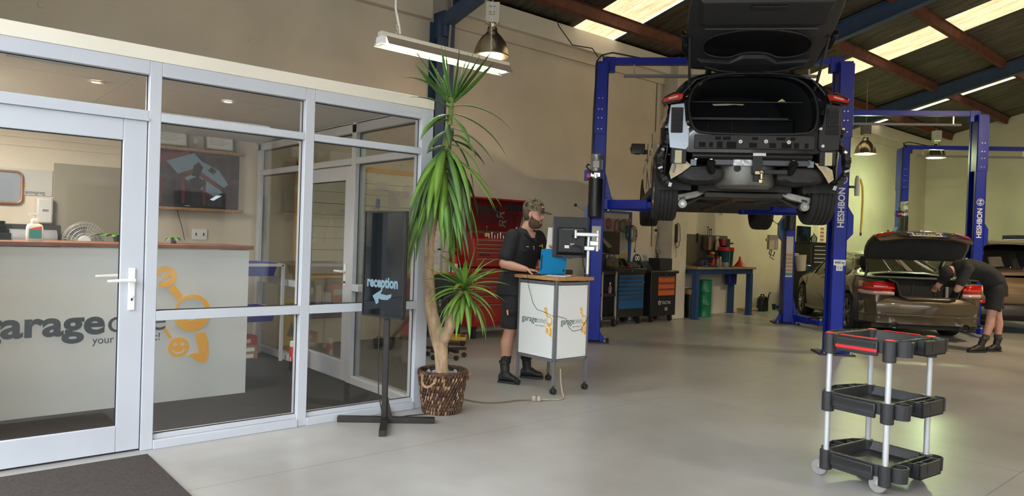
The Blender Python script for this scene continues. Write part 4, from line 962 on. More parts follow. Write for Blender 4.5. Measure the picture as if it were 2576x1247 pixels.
# ================================================================== LAMPS
def chain(b, p0, p1, n=None):
    p0 = Vector(p0); p1 = Vector(p1); L_ = (p1 - p0).length; n = n or int(L_ / .03)
    for i in range(n):
        c = p0.lerp(p1, (i + .5) / n); a = (i % 2) * PI / 2
        b.tube([(c.x + .007 * math.cos(q) * math.cos(a), c.y + .007 * math.cos(q) * math.sin(a), c.z + L_ / n * .62 * math.sin(q)) for q in [k * PI / 4 for k in range(8)]], .0018, 4, closed=True)
silver = mat('spun_aluminium', (.40, .35, .26), .22, .95, .1, 6)
def highbay(loc, label, ctrl, glow, power, s=1.0):
    t = thing('high_bay_lamp', label, 'lamp', loc, YAW)
    prof = [(.215, 0), (.222, .002), (.218, .02), (.205, .09), (.175, .17), (.13, .235), (.085, .28), (.062, .31), (.058, .36)]
    MB().lathe(prof, n=40, cap=False).build('reflector', silver, t, solid=.003)
    MB().lathe([(.224, -.002), (.228, .006), (.222, .012)], n=40, cap=False).build('rim', mat('rim', (.6, .55, .45), .3, .8), t)
    MB().lathe([(.0, .11), (.03, .115), (.045, .16), (.045, .22), (.025, .28), (.02, .33)], n=18).build('bulb', mat('bulb%.1f' % glow[2], (1, 1, 1), .3, emit=glow, estr=1.6), t)
    MB().cyl((0, 0, .36), (0, 0, .40), .045, .055, 20).bb((-.085, -.02, .40), (-.06, .02, .44)).bb((.06, -.02, .40), (.085, .02, .44)).build('neck', silver, t)
    g = MB().bb((-.085, -.075, .42), (.085, .075, .66)).build('control_gear', ctrl, t, bev=.005)
    b = MB()
    for z in (.60, .53, .50): b.bb((-.05, -.0765, z), (.03, -.075, z + .006))
    b.build('vent_slots', dark_met, g)
    b = MB(); top = roofz(loc[0]) - loc[2] - .05
    chain(b, (0, 0, .68), (0, 0, top)); o = b.build('chain', steel, t); o['kind'] = 'stuff'
    l = bpy.data.lights.new('bulb_light', 'POINT'); l.energy = power; l.color = glow; l.shadow_soft_size = .15; l.specular_factor = .08
    lo = bpy.data.objects.new('bulb_light', l); COL.objects.link(lo); lo.parent = t; lo.location = (0, 0, .04)
    return t
hb_cream = mat('gear_cream', (.62, .58, .50), .5); hb_grey = mat('gear_grey', (.09, .09, .10), .5)
highbay((-6.95, 5.57, 3.66), 'silver bell lamp with a cream control box hanging beside the blue column', hb_cream, (1, .70, .45), 18)
highbay((-6.72, 15.93, 3.50), 'silver bell lamp with a grey control box hanging in front of the long wall', hb_grey, (.86, 1, .50), 115)
highbay((-6.44, 19.3, 3.74), 'short silver bell lamp with a pale cap hanging before the back wall', mat('gear_pale', (.5, .52, .45), .5), (.74, 1, .50), 190)
# bell lamps added out of view, farther right, to brighten the workshop
highbay((-1.2, 12.4, 4.2), 'added out-of-view silver bell lamp right of the lifts', hb_grey, (1, .78, .48), 400)
highbay((1.8, 6.0, 4.4), 'added out-of-view silver bell lamp near the side doorway', hb_grey, (1, .80, .52), 170)
highbay((3.4, 18.2, 4.4), 'added out-of-view silver bell lamp near the far right corner', hb_grey, (1, .82, .5), 380)
# fluorescent batten
t = thing('fluorescent_batten', 'lit twin fluorescent batten light hanging above the plant', 'lamp', (-5.0, 3.5, 2.915), R(90))
bm_ = mat('batten_cream', (.50, .44, .36), .5)
MB().bb((-.64, -.03, .045), (.70, .03, .085)).build('spine', mat('batten_white', (.60, .57, .50), .45), t, bev=.004)
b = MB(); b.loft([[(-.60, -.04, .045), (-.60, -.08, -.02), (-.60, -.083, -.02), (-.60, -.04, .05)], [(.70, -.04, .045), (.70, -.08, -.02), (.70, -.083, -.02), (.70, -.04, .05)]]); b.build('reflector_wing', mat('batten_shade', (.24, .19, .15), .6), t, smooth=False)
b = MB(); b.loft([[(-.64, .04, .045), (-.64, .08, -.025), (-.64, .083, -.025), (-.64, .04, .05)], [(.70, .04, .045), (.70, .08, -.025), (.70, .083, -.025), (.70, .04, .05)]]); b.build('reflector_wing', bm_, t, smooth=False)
for x in (-.64, .66): MB().bb((x, -.04, -.018), (x + .04, .055, .045)).build('lamp_holder', white_pl, t, bev=.004)
for y in (-.02, .035): MB().cyl((-.60, y, .005), (.66, y, .005), .014, n=14).build('tube', mat('tube_glow', (1, 1, 1), .3, emit=(.80, 1, .90), estr=5.5), t)
area('batten_light', (-5.0, 3.5, 2.90), (0, 0, R(90)), 1.35, .08, 15, (.88, 1, .94))
b = MB(); b.tube([(-.45, 0, .10), (-.46, 0, .16), (-.5, 0, .3), (-.5, 0, .8), (-.5, 0, 2.3)], .009, 8); b.build('conduit', cream_trim, t)
b = MB(); chain(b, (-.47, .02, .10), (-.47, .02, 2.3)); chain(b, (.5, .0, .1), (.5, 0, 2.25)); o = b.build('chain', steel, t); o['kind'] = 'stuff'
# conduit running down the column
o = MB().tube([(-8.0, 5.35, 5.0), (-7.98, 5.62, 4.85), (-7.96, 5.66, 4.6), (-7.98, 5.66, 4.3), (-8.0, 5.66, 4.0), (-8.02, 5.66, .3)], .016, 8).build('conduit', mat('conduit_grey', (.35, .33, .29), .5)); struct(o)
b = MB(); b.bb((-8.05, 4.4, 4.90), (-7.9, 5.45, 5.0)).bb((-8.0, 5.42, 4.80), (-7.85, 5.52, 4.98)); struct(b.build('cable_duct', cream_trim, bev=.01))
t = thing('sensor', 'small white round sensor under the roof beside the blue rafter', 'sensor', (-7.3, 6.15, 5.0))
MB().cyl((0, 0, -.2), (0, 0, -.12), .03, .04).build('body', white_pl, t); MB().cyl((0, 0, -.12), (0, 0, .06), .006).build('stem', white_pl, t)
# black supply cable from the roof to the first lift
pA = cw(1.10, 9.80)
o = MB().tube([(-7.6, 7.2, 4.85), (-7.55, 7.3, 4.55), (-7.35, 7.4, 4.25), (pA.x - .06, pA.y - .06, 4.05), (pA.x, pA.y, 3.93)], .008, 6).build('supply_cable', black_pl); tag(o, 'thin black cable dropping from the roof purlin to the left lift post', 'cable')
# ================================================================== TOOL TROLLEY (foreground)
t = thing('service_trolley', 'black and red three tier plastic service trolley with silver posts', 'trolley', cw(2.25, 4.285), YAW - R(55.6))
LX, LY = .18, .235
tp_ = mat('trolley_black', (.022, .022, .024), .38, 0, .12, 14, .12, 180)
for i, (z1, h) in enumerate(((.875, .105), (.52, .10), (.165, .10))):
    z0 = z1 - h
    tr = thing('x', 'x', 'x'); bpy.data.objects.remove(tr)
    b = MB()
    # tray well: floor and sloping walls
    W, D = LX + .015, LY + .012
    o_ = rrect(2 * W, 2 * D, .03, 3)
    def sc(k, z, dx=0): return [(x * k + dx, y * k, z) for x, y in o_]
    b.loft([sc(1, z0 + .03), sc(1.02, z1), sc(.93, z1), sc(.86, z0 + .045)])
    b.bb((-W * .84, -D * .84, z0 + .032), (W * .84, D * .84, z0 + .048))
    tray_o = b.build('tray', tp_, t, bev=.002)
    # deep corner sockets
    for x in (-LX, LX):
        for y in (-LY, LY):
            MB().prism([(px * .036 + x, py * .036 + y) for px, py in [(math.cos(a * PI / 8), math.sin(a * PI / 8)) for a in range(16)]], z0 - .015, z1 + .002, 'XY').build('corner_socket', tp_, tray_o, bev=.004)
            if i == 0: MB().lathe([(0, z1 + .002), (.026, z1 + .002), (.024, z1 + .007), (0, z1 + .008)], (x, y, 0), 20).build('red_cap', red_pl, tray_o)
    # far end: arched tool rack with three pockets (towards -x)
    b = MB(); pr = [(-W, -D * .95), (-W - .05, -D * .7), (-W - .085, 0), (-W - .05, D * .7), (-W, D * .95)]
    b.prism(pr + [(x + .012, y * .9) for x, y in pr[::-1][1:-1]] + [], z0 + .04, z1, 'XY') if False else None
    for a, c in zip(pr, pr[1:]): b.box(((a[0] + c[0]) / 2, (a[1] + c[1]) / 2, (z0 + .04 + z1) / 2), (math.hypot(c[0] - a[0], c[1] - a[1]) + .006, .008, z1 - z0 - .04), (0, 0, math.degrees(math.atan2(c[1] - a[1], c[0] - a[0]))))
    for y in (-.09, 0, .09): b.bb((-W - .075 + abs(y) * .35, y - .004, z0 + .045), (-W, y + .004, z1))
    b.prism(pr, z0 + .04, z0 + .048, 'XY'); b.build('tool_rack', tp_, tray_o, smooth=False)
    # near end (+x): cup ring, drawer box and small compartments
    b = MB(); b.lathe([(.048, z1 - .085), (.052, z1), (.045, z1), (.042, z1 - .08), (0, z1 - .08)], (W + .035, -LY + .055, 0), 20, cap=False)
    o = b.build('bottle_cup', tp_, tray_o)
    b = MB(); q0, q1 = -.04, LY - .03; x0_, x1_ = W, W + .085
    b.bb((x1_ - .008, q0, z1 - .085), (x1_, q1, z1)); b.bb((x0_, q0, z1 - .085), (x1_, q0 + .008, z1)); b.bb((x0_, q1 - .008, z1 - .085), (x1_, q1, z1)); b.bb((x0_, q0, z1 - .085), (x1_, q1, z1 - .078))
    b.bb((x0_ + .035, q0, z1 - .06), (x0_ + .042, q1, z1 - .002)); b.bb((x0_ + .04, .05, z1 - .06), (x1_, .037, z1 - .002)); b.build('side_pocket', tp_, tray_o, smooth=False)
    b = MB(); b.lathe([(.048, z1 - .075), (.05, z1), (.043, z1), (.04, z1 - .07), (0, z1 - .07)], (W + .03, LY + .0, 0), 20, cap=False); b.build('bottle_cup', tp_, tray_o)
    b = MB()
    for y in (-.11, -.075, -.045, -.01, .03, .07, .11): b.cyl((W - .02, y, z1 + .0005), (W - .02, y, z1 + .0015), .008, n=10)
    o = b.build('tool_holes', mat('hole', (.004, .004, .004), .9), tray_o); o['kind'] = 'stuff'
    # long side grip strips (towards the camera, -y) and (+y)
    for s in (-1, 1):
        yy = s * (D + .012)
        MB().box((0, yy, z1 - .05), (.25, .02, .085)).build('side_panel', tp_, tray_o, bev=.006)
        MB().box((0, yy + s * .011, z1 - .032), (.23, .003, .022)).build('groove', mat('groove', (.008, .008, .008), .5), tray_o)
        MB().box((0, yy + s * .0125, z1 - .062), (.25, .005, .02)).build('grip_strip', red_pl if i == 0 else tp_, tray_o, bev=.002)
        if i == 0: MB().box((0, s * (D + .0), z1 + .003), (.22, .016, .006)).build('top_strip', red_pl, tray_o, bev=.002)
# Posts, casters
for x in (-LX, LX):
    for y in (-LY, LY):
        MB().cyl((x, y, .13), (x, y, .80), .0165, n=20).build('post', mat('post_silver', (.60, .61, .62), .42, .55), t)
        MB().cyl((x, y, .105), (x, y, .135), .022, .026, n=18).build('red_collar', red_pl, t)
        cst = MB().prism([(x - .03, .045), (x + .02, .10), (x + .02, .108), (x - .025, .108), (x - .048, .045)], y - .022, y - .018).prism([(x - .03, .045), (x + .02, .10), (x + .02, .108), (x - .025, .108), (x - .048, .045)], y + .018, y + .022).bb((x - .025, y - .022, .10), (x + .025, y + .022, .108)).build('caster_fork', alu, t, bev=.001)
        MB().lathe([(.03, -.015), (.044, -.015), (.05, -.008), (.05, .008), (.044, .015), (.03, .015)], (x - .038, y, .05), 28, 'Y').build('tyre', mat('tyre_grey', (.26, .25, .24), .6), cst)
        MB().lathe([(0, -.012), (.035, -.012), (.035, .012), (0, .012)], (x - .038, y, .05), 20, 'Y').build('wheel_hub', mat('hub_dark', (.05, .05, .05), .5), cst)
        MB().cyl((x - .038, y - .024, .05), (x - .038, y + .024, .05), .007, n=10).build('axle', steel, cst)
# ================================================================== RED TOOL CHEST
rd = mat('chest_red', (.33, .010, .012), .28, 0, .08, 4, coat=.4); rdd = mat('chest_inside', (.16, .006, .008), .5)
t = thing('red_tool_chest', 'large red roller tool chest with its lid raised against the long wall', 'tool chest', (-7.86, 6.50, 0), R(90))
# local: +y faces the wall (-X world), x runs along the wall; front at y=-.27
HW, FD = .62, .27
MB().bb((-HW, -FD, .17), (HW, FD, .97)).build('lower_cabinet', rd, t, bev=.008)
MB().bb((-HW + .01, -FD + .01, .99), (HW - .01, FD - .02, 1.38)).build('top_chest', rd, t, bev=.008)
for x in (-HW + .01, HW - .03): MB().prism([(-FD + .01, 1.38), (FD - .02, 1.38), (FD - .02, 1.46), (-FD + .12, 1.46), (-FD + .05, 1.40)], x, x + .02, 'YZ').build('chest_cheek', rd, t)
MB().bb((-HW + .03, FD - .04, 1.38), (HW - .03, FD - .02, 1.46)).build('rear_lip', rd, t)
sv = mat('pull_silver', (.36, .27, .25), .3, .7)
def drawer(x0, x1, z0, z1, y=-FD, pull=True):
    d = MB().bb((x0, y - .014, z0 + .004), (x1, y, z1 - .004)).build('drawer', rd, t, bev=.003)
    if pull: MB().bb((x0 + .01, y - .026, z1 - .022), (x1 - .01, y - .012, z1 - .008)).build('drawer_pull', sv, d, bev=.002)
    return d
for z0, z1 in ((1.31, 1.37), (1.255, 1.31), (1.20, 1.255), (1.11, 1.20), (1.0, 1.11)): drawer(-HW + .05, HW - .05, z0, z1, -FD + .01)
drawer(-HW + .03, HW - .03, .86, .96, -FD)
for z0, z1 in ((.79, .85), (.73, .79), (.67, .73), (.60, .67), (.48, .60), (.22, .48)): drawer(-HW + .03, -.06, z0, z1)
for z0, z1 in ((.74, .85), (.48, .74), (.38, .48), (.29, .38), (.22, .29)): drawer(-.03, HW - .03, z0, z1)
for z in (1.155, .905): text_fit('lettering', 'Snap-on', .19, .05, ink, t, Matrix.Translation((-HW + .10, -FD - .015 + (.01 if z > 1 else 0), z)) @ face((0, 0, 0), (0, -1, 0)), .002, .002, shear=.3)
for x in (-HW + .09, HW - .09):
    for y in (-FD + .08, FD - .08): w_ = MB().lathe([(0, -.025), (.06, -.025), (.075, -.015), (.075, .015), (.06, .025), (0, .025)], (x, y, .078), 24, 'X').build('caster_wheel', black_rub, t); MB().bb((x - .04, y - .05, .13), (x + .04, y + .05, .17)).build('caster_plate', dark_met, t)
lid = MB()
lid.bb((-HW + .01, FD - .02, 1.50), (HW - .01, FD - .005, 1.96)); lid.bb((-HW + .01, FD - .22, 1.94), (HW - .01, FD - .005, 1.965))
for x in (-HW + .01, HW - .02): lid.prism([(FD - .22, 1.96), (FD - .005, 1.96), (FD - .005, 1.5), (FD - .06, 1.5), (FD - .18, 1.88)], x, x + .012, 'YZ')
li = lid.build('lid', rd, t, bev=.003, smooth=False)
MB().bb((-HW + .03, FD - .025, 1.49), (HW - .03, FD - .02, 1.935)).build('lid_lining', rdd, li)
MB().tube([(HW - .03, FD - .05, 1.45), (HW - .03, FD - .1, 1.6), (HW - .03, FD - .14, 1.78)], .008, 6).build('gas_strut', dark_met, li)
# tools hanging inside the lid, and lying in the till
def tool(nm, lab, cat, loc, b, m, grp=None, rz=R(90)):
    o = b.build(nm, m); o.location = loc; o.rotation_euler = (0, 0, rz); tag(o, lab, cat, grp); return o
random.seed(21)
ORD = ['leftmost', 'second from left', 'third from left', 'fourth from left', 'fifth from left', 'sixth from left', 'seventh from left', 'eighth from left', 'ninth from left', 'tenth from left']
for i in range(9):
    b = MB(); h = random.uniform(.16, .22); b.box((0, 0, 0), (.022, .02, .09)).box((0, 0, -.05 - h / 2 + .03), (.008, .006, h - .05)).box((0, -.011, .01), (.006, .003, .035))
    tool('screwdriver', ORD[i] + ' of the black handled screwdrivers inside the raised red lid', 'screwdriver', (-7.645, 5.99 + .045 * i - (.0), 1.80 - .02 * (i % 3)), b, black_pl, 'screwdrivers inside the red lid')
for i in range(10):
    b = MB(); h = random.uniform(.14, .24); b.box((0, 0, 0), (.022, .018, .10)).box((0, 0, -.05 - h / 2), (.006, .006, h), (0, random.uniform(-8, 8), 0))
    tool('long_driver', ORD[i] + ' of the thin dark drivers hanging mid lid', 'screwdriver', (-7.645, 6.50 + .038 * i, 1.83), b, dark_met, 'drivers in the middle of the red lid')
for y, z, l in ((6.36, 1.72, 'silver locking pliers hanging beside the screwdrivers in the red lid'), (6.40, 1.60, 'small ring of pliers hanging low in the red lid'), (6.97, 1.72, 'silver clamp tool hanging at the right end of the red lid')):
    b = MB(); ring(b, (0, 0), .045, .03, .012, 20, 320, 14); b.box((.06, .02, .006), (.09, .02, .01), (0, 0, 20)).box((.05, -.03, .006), (.08, .015, .01), (0, 0, -35)); b.bm.transform(Matrix.Rotation(PI / 2, 4, 'X'))
    tool('pliers', l, 'pliers', (-7.66, y, z), b, steel)
for y, lab, m_ in ((6.30, 'dark bottle with a red cap and yellow label in the open chest till', yellow), (6.86, 'dark bottle with a white cap behind the shoulder of the man at the stand', mat('lbl_grey', (.3, .3, .3), .5))):
    t_ = thing('oil_bottle', lab, 'bottle', (-7.84, y, 1.385)); MB().lathe([(0, 0), (.026, 0), (.027, .09), (.02, .12), (.009, .14), (.009, .155)], n=18).build('body', black_pl, t_); MB().cyl((0, 0, .02), (0, 0, .075), .0275, n=18).build('label', m_, t_); MB().cyl((0, 0, .155), (0, 0, .175), .011, n=12).build('cap', red_pl if y < 6.5 else white_pl, t_)
for i in range(9):
    b = MB().cyl((0, 0, 0), (0, 0, .05 + .02 * (i % 3)), .013, n=12); tool('socket', ORD[i] + ' of the chrome sockets standing in the red chest till', 'socket', (-7.98, 6.40 + .055 * i, 1.385), b, chrome, 'sockets in the chest till')
t_ = thing('fire_extinguisher', 'red fire extinguisher on the wall beside the red tool chest', 'fire extinguisher', (-7.93, 5.80, .80)); MB().lathe([(0, 0), (.06, 0), (.065, .02), (.065, .27), (.045, .33), (.018, .35), (.018, .37)], n=24).build('cylinder', red_pl, t_); MB().cyl((0, 0, .1), (0, 0, .22), .0655, n=24).build('label', white_pl, t_); MB().box((0, .03, .395), (.03, .1, .012), (8, 0, 0)).box((0, .03, .42), (.03, .11, .01), (-8, 0, 0)).cyl((0, 0, .36), (0, 0, .4), .016).build('valve', mat('brass', (.5, .38, .15), .3, .8), t_); MB().tube([(.0, -.02, .38), (.03, -.07, .36), (.05, -.08, .25), (.05, -.07, .1)], .01, 6).build('hose', black_pl, t_); MB().bb((-.32, -.0, .15), (-.06, .02, .2)).build('wall_hook', dark_met, t_)
# ================================================================== CARS
def lerp(a, b, t): return a + (b - a) * t
def interp(tab, y):
    if y <= tab[0][0]: return tab[0][1]
    for (a, va), (b, vb) in zip(tab, tab[1:]):
        if y <= b:
            t = (y - a) / (b - a); t = t * t * (3 - 2 * t) if False else t
            return lerp(va, vb, t) if not isinstance(va, tuple) else tuple(lerp(p, q, t) for p, q in zip(va, vb))
    return tab[-1][1]
def car_shell(t, paint, glassm, P, ys, axles, wr, side_glass, top_glass, trim=None):
    """P: tables of width, belt, roof half width, roof height, sill; ys stations back to front"""
    V = {}; bm = bmesh.new(); bg_ = bmesh.new(); rows = []
    def ring_(y):
        w_ = interp(P['w'], y); zb = interp(P['belt'], y); rw, rz = interp(P['rw'], y), interp(P['rz'], y); sl = interp(P['sill'], y)
        arch = 0
        for a in axles:
            d = abs(y - a)
            if d < wr: arch = max(arch, math.sqrt(wr * wr - d * d) + .33)
        z0 = max(sl, arch); lo = w_ * .965
        f = lambda k: lerp(z0, zb, k)
        pts = [(lo - .03, z0), (lo, min(z0 + .03, zb)), (w_ * .985, f(.35)), (w_, f(.62)), (w_ * .975, f(.86)), (w_ * .945, zb),
               (lerp(w_ * .94, rw, .5) , lerp(zb, rz, .55)), (rw, rz - .045 * min(1, max(0, (rz - zb) * 3))), (rw * .8, rz - .008), (rw * .45, rz + .018), (0, rz + .025)]
        return pts
    R_ = [(y, ring_(y)) for y in ys]
    def build_side(sgn):
        grid = [[bm.verts.new((sgn * x, y, z)) for x, z in pts] for y, pts in R_]
        gg = {}
        for i in range(len(grid) - 1):
            ym = (ys[i] + ys[i + 1]) / 2
            for j in range(len(grid[0]) - 1):
                isg = (j in (5, 6) and any(a < ym < b for a, b in side_glass)) or (j in (7, 8, 9) and any(a < ym < b for a, b in top_glass))
                q = [grid[i][j], grid[i + 1][j], grid[i + 1][j + 1], grid[i][j + 1]]
                if P.get('hole') and P['hole'](j, ym): continue
                if sgn > 0: q = q[::-1]
                if isg:
                    nv = []
                    for v in q:
                        k = v
                        if k not in gg: gg[k] = bg_.verts.new(v.co)
                        nv.append(gg[k])
                    bg_.faces.new(nv)
                else: bm.faces.new(q)
        return grid
    L_ = build_side(-1); Rr = build_side(1)
    # close the front end
    for g in ((L_[-1], Rr[-1]),):
        for j in range(len(L_[0]) - 1): 
            try: bm.faces.new((g[0][j], g[1][j], g[1][j + 1], g[0][j + 1]))
            except ValueError: pass
    if P.get('rear_cap'):
        j0 = P['rear_cap']
        for j in range(0, j0): bm.faces.new((L_[0][j], L_[0][j + 1], Rr[0][j + 1], Rr[0][j]))
    bmesh.ops.remove_doubles(bm, verts=bm.verts, dist=.0008); bmesh.ops.recalc_face_normals(bm, faces=bm.faces); bmesh.ops.recalc_face_normals(bg_, faces=bg_.faces)
    bd = None
    for nm, b, m_ in (('body', bm, paint), ('window_glass', bg_, glassm)):
        me = bpy.data.meshes.new(nm); b.to_mesh(me); b.free(); me.materials.append(m_)
        o = bpy.data.objects.new(nm, me); COL.objects.link(o); o.parent = t
        for p in me.polygons: p.use_smooth = True
        me.set_sharp_from_angle(angle=R(32))
        k = o.modifiers.new('solid', 'SOLIDIFY'); k.thickness = .012 if nm == 'body' else .005; k.offset = -1
        if nm == 'body': bd = o
    return bd
rim_m = mat('rim_alloy', (.38, .34, .29), .25, .9); tyre_m = mat('tyre', (.022, .022, .023), .75, 0, .1, 8)
def wheel(t, x, y, r, w_, spokes=5, rr=.66, steer=0, dark=False):
    """tyre with tread grooves, alloy rim with spokes on the outer side"""
    s = 1 if x > 0 else -1
    hw = w_ / 2; prof = [(r * rr, -hw * .8), (r * .80, -hw), (r * .93, -hw * .97), (r * .985, -hw * .82)]
    for g in (-.5, -.17, .17, .5):
        prof += [(r, hw * (g - .06) * 1.3 if 0 else hw * g - .008), (r - .009, hw * g - .006), (r - .009, hw * g + .006), (r, hw * g + .008)]
    prof += [(r * .985, hw * .82), (r * .93, hw * .97), (r * .80, hw), (r * rr, hw * .8)]
    wo = MB().lathe(prof, n=44, axis='X', cap=False).build('wheel', tyre_m, t); wo.location = (x, y, r)
    b = MB().lathe([(r * rr + .004, -hw * .8), (r * rr - .01, -hw * .5), (r * rr - .02, hw * .1), (r * rr - .02, hw * .5), (r * rr + .004, hw * .82), (r * rr + .008, hw * .86)] if s > 0 else [(r * rr + .008, -hw * .86), (r * rr + .004, -hw * .82), (r * rr - .02, -hw * .5), (r * rr - .02, -hw * .1), (r * rr - .01, hw * .5), (r * rr + .004, hw * .8)], n=40, axis='X', cap=False)
    rm = b.build('rim', rim_m if not dark else dark_met, wo)
    MB().cyl((s * hw * .1, 0, 0), (s * hw * .25, 0, 0), r * .42, n=30).build('brake_disc', steel, wo)
    MB().cyl((s * hw * .2, 0, 0), (s * hw * .78, 0, 0), r * .17, r * .14, 20).build('hub', rim_m, wo)
    for k in range(spokes):
        a = k * 2 * PI / spokes + .35; b = MB()
        def pp(rad, da, xx): return (s * xx, rad * math.cos(a + da), rad * math.sin(a + da))
        b.loft([[pp(r * .10, -.6, hw * .55), pp(r * .10, .6, hw * .55), pp(r * .10, .6, hw * .72), pp(r * .10, -.6, hw * .72)], [pp(r * .4, -.13, hw * .5), pp(r * .4, .13, hw * .5), pp(r * .4, .13, hw * .76), pp(r * .4, -.13, hw * .76)], [pp(r * (rr - .01), -.13, hw * .45), pp(r * (rr - .01), .13, hw * .45), pp(r * (rr - .01), .13, hw * .84), pp(r * (rr - .01), -.13, hw * .84)]])
        b.build('spoke', rim_m, wo, bev=.003)
    return wo
def stations(y0, y1, axles, wr, extra=()):
    s = {round(y0, 3), round(y1, 3)}
    y = y0
    while y < y1: s.add(round(y, 3)); y += .16
    for a in axles:
        for k in range(0, 13): s.add(round(a + wr * math.cos(k * PI / 12), 3))
    for e in extra: s.add(e); 
    s = sorted(q for q in s if y0 - 1e-6 <= q <= y1 + 1e-6); out = [s[0]]
    for q in s[1:]:
        if q - out[-1] > .012: out.append(q)
        elif q in extra: out[-1] = q
    return out
def wells(t, axles, hw, wr):
    for a in axles:
        for s in (-1, 1):
            b = MB(); P_ = [(a + wr * .99 * math.cos(k * PI / 10), .33 + wr * .99 * math.sin(k * PI / 10)) for k in range(11)]
            b.loft([[(s * (hw - .02), y, z) for y, z in P_], [(s * (hw - .36), y, z) for y, z in P_]], cap=False, closed=False)
            b.bm.faces.new([b.bm.verts.new((s * (hw - .36), y, z)) for y, z in P_])
            b.build('wheel_arch_liner', black_rub, t)
# ---------- black SUV on the first lift
blackpaint = mat('black_paint', (.012, .013, .018), .12, .2, coat=1.0)
tint = mat('tinted_glass', (.006, .007, .008), .05, 0, spec=.8)
Z1 = 1.655
t = thing('black_suv', 'black suv without its rear bumper raised on the lift with the tailgate open', 'car', cw(2.78, 9.59, Z1), LA)
AX = (-1.437, 1.437); WR = .43
PS = dict(w=[(-2.05, .90), (-1.9, .95), (-1.2, .985), (1.3, .975), (2.0, .93), (2.35, .72)],
          belt=[(-2.05, 1.16), (-1.2, 1.12), (.6, 1.03), (1.4, .98), (2.1, .86), (2.35, .74)],
          rw=[(-2.05, .60), (-1.6, .62), (-.6, .66), (.3, .64), (.75, .70), (1.3, .80), (2.1, .72), (2.35, .5)],
          rz=[(-2.05, 1.56), (-1.6, 1.62), (-.4, 1.665), (.25, 1.62), (.95, 1.16), (1.1, 1.10), (1.7, 1.03), (2.2, .88), (2.35, .76)],
          sill=[(-2.05, .98), (-1.95, .62), (-1.88, .42), (-1.8, .36), (1.8, .30), (2.35, .36)])
ys = stations(-2.05, 2.35, AX, WR, (-1.98, -1.62, -1.0, -.92, -.05, .03, .30, .95))
car_shell(t, blackpaint, tint, PS, ys, AX, WR, ((-1.62, -1.0), (-.92, -.05), (.03, .72)), ((.30, .95),))
wells(t, AX, .95, WR)
for a in AX:
    for s in (-1, 1): wheel(t, s * .845, a, .375, .265, 7 if a < 0 else 7)
MB().bb((-.86, -1.0, .26), (.86, 1.9, .36)).bb((-.5, -1.75, .34), (.5, -1.0, .44)).build('underbody', mat('underbody', (.035, .034, .032), .8, 0, .3, 5), t)
sp_ = mat('underseal_grey', (.22, .22, .20), .4, .5, .2, 6)
# spare wheel well
MB().lathe([(0, .36), (.26, .36), (.31, .39), (.335, .46), (.34, .60), (.34, .68)], (-.02, -1.78, 0), 28, sx=1.0, sy=.9).build('spare_wheel_well', sp_, t)
b = MB(); b.cyl((-.14, -2.09, .56), (-.14, -2.06, .56), .035, n=16).cyl((-.14, -2.1, .56), (-.14, -2.06, .56), .012, n=10); b.build('grommet', black_rub, t)
# rear panel with the tailgate opening
struc = mat('rear_structure', (.020, .021, .024), .45, .2, .2, 8, .2, 30)

op = [(-.60, .965), (-.64, 1.06), (-.66, 1.22), (-.63, 1.40), (-.54, 1.515), (-.40, 1.58), (-.2, 1.605), (0, 1.61), (.2, 1.605), (.40, 1.58), (.54, 1.515), (.63, 1.40), (.66, 1.22), (.64, 1.06), (.60, .965), (.52, .925), (0, .915), (-.52, .925)]
ou = [(-.86, .80), (-.90, 1.02), (-.885, 1.22), (-.80, 1.42), (-.66, 1.56), (-.48, 1.625), (-.24, 1.645), (0, 1.65), (.24, 1.645), (.48, 1.625), (.66, 1.56), (.80, 1.42), (.885, 1.22), (.90, 1.02), (.86, .80), (.6, .70), (0, .68), (-.6, .70)]
op = chaikin(op, 1); ou = chaikin(ou, 1)
def slant(z): return -2.10 + max(0, z - 1.0) * .42
b = MB(); n = len(op)
A0 = [b.bm.verts.new((x, slant(z), z)) for x, z in ou]; A1 = [b.bm.verts.new((x, slant(z) - .01, z)) for x, z in op]; A2 = [b.bm.verts.new((x * .985, slant(z) + .12, lerp(z, 1.27, .02))) for x, z in op]; A3 = [b.bm.verts.new((x * 1.0, slant(z) + .16, z)) for x, z in ou]
for i in range(n):
    j = (i + 1) % n
    b.bm.faces.new((A0[i], A0[j], A1[j], A1[i])); b.bm.faces.new((A1[i], A1[j], A2[j], A2[i])); b.bm.faces.new((A0[j], A0[i], A3[i], A3[j]))
b.build('rear_frame', blackpaint, t)
MB().tube([(x * 1.015, slant(z) - .022, z * 1.0) for x, z in op], .014, 8, closed=True).build('boot_seal', black_rub, t)
# cargo bay interior
ins = mat('boot_lining', (.008, .009, .012), .9)
b = MB(); C0 = [(x * .985, slant(z) + .12, z) for x, z in op]; C1 = [(x * .95, -.75, max(z, .95) * .985) for x, z in op]; b.loft([C0, C1], cap=False); b.bm.faces.new([b.bm.verts.new(q) for q in C1]); b.build('cargo_bay', ins, t)
MB().bb((-.58, -1.35, 1.20), (.58, -1.33, 1.205)).bb((-.6, -1.7, 1.335), (.6, -1.69, 1.342)).build('load_cover', mat('cover_grey', (.05, .05, .055), .6), t)
MB().bb((-.58, -1.5, 1.175), (.5, -1.44, 1.20)).build('cover_roll', mat('roll_dk', (.03, .03, .032), .5), t)
MB().bb((-.31, -1.305, 1.02), (-.27, -1.30, 1.06)).build('white_tag', white_pl, t)
for x in (-.37, -.09): MB().bb((x, -1.32, .95), (x + .008, -1.31, 1.18)).build('seat_seam', mat('seam', (.03, .032, .04), .8), t)
MB().bb((-.6, -1.30, .94), (.6, -1.29, 1.19)).build('seat_back', ins, t)
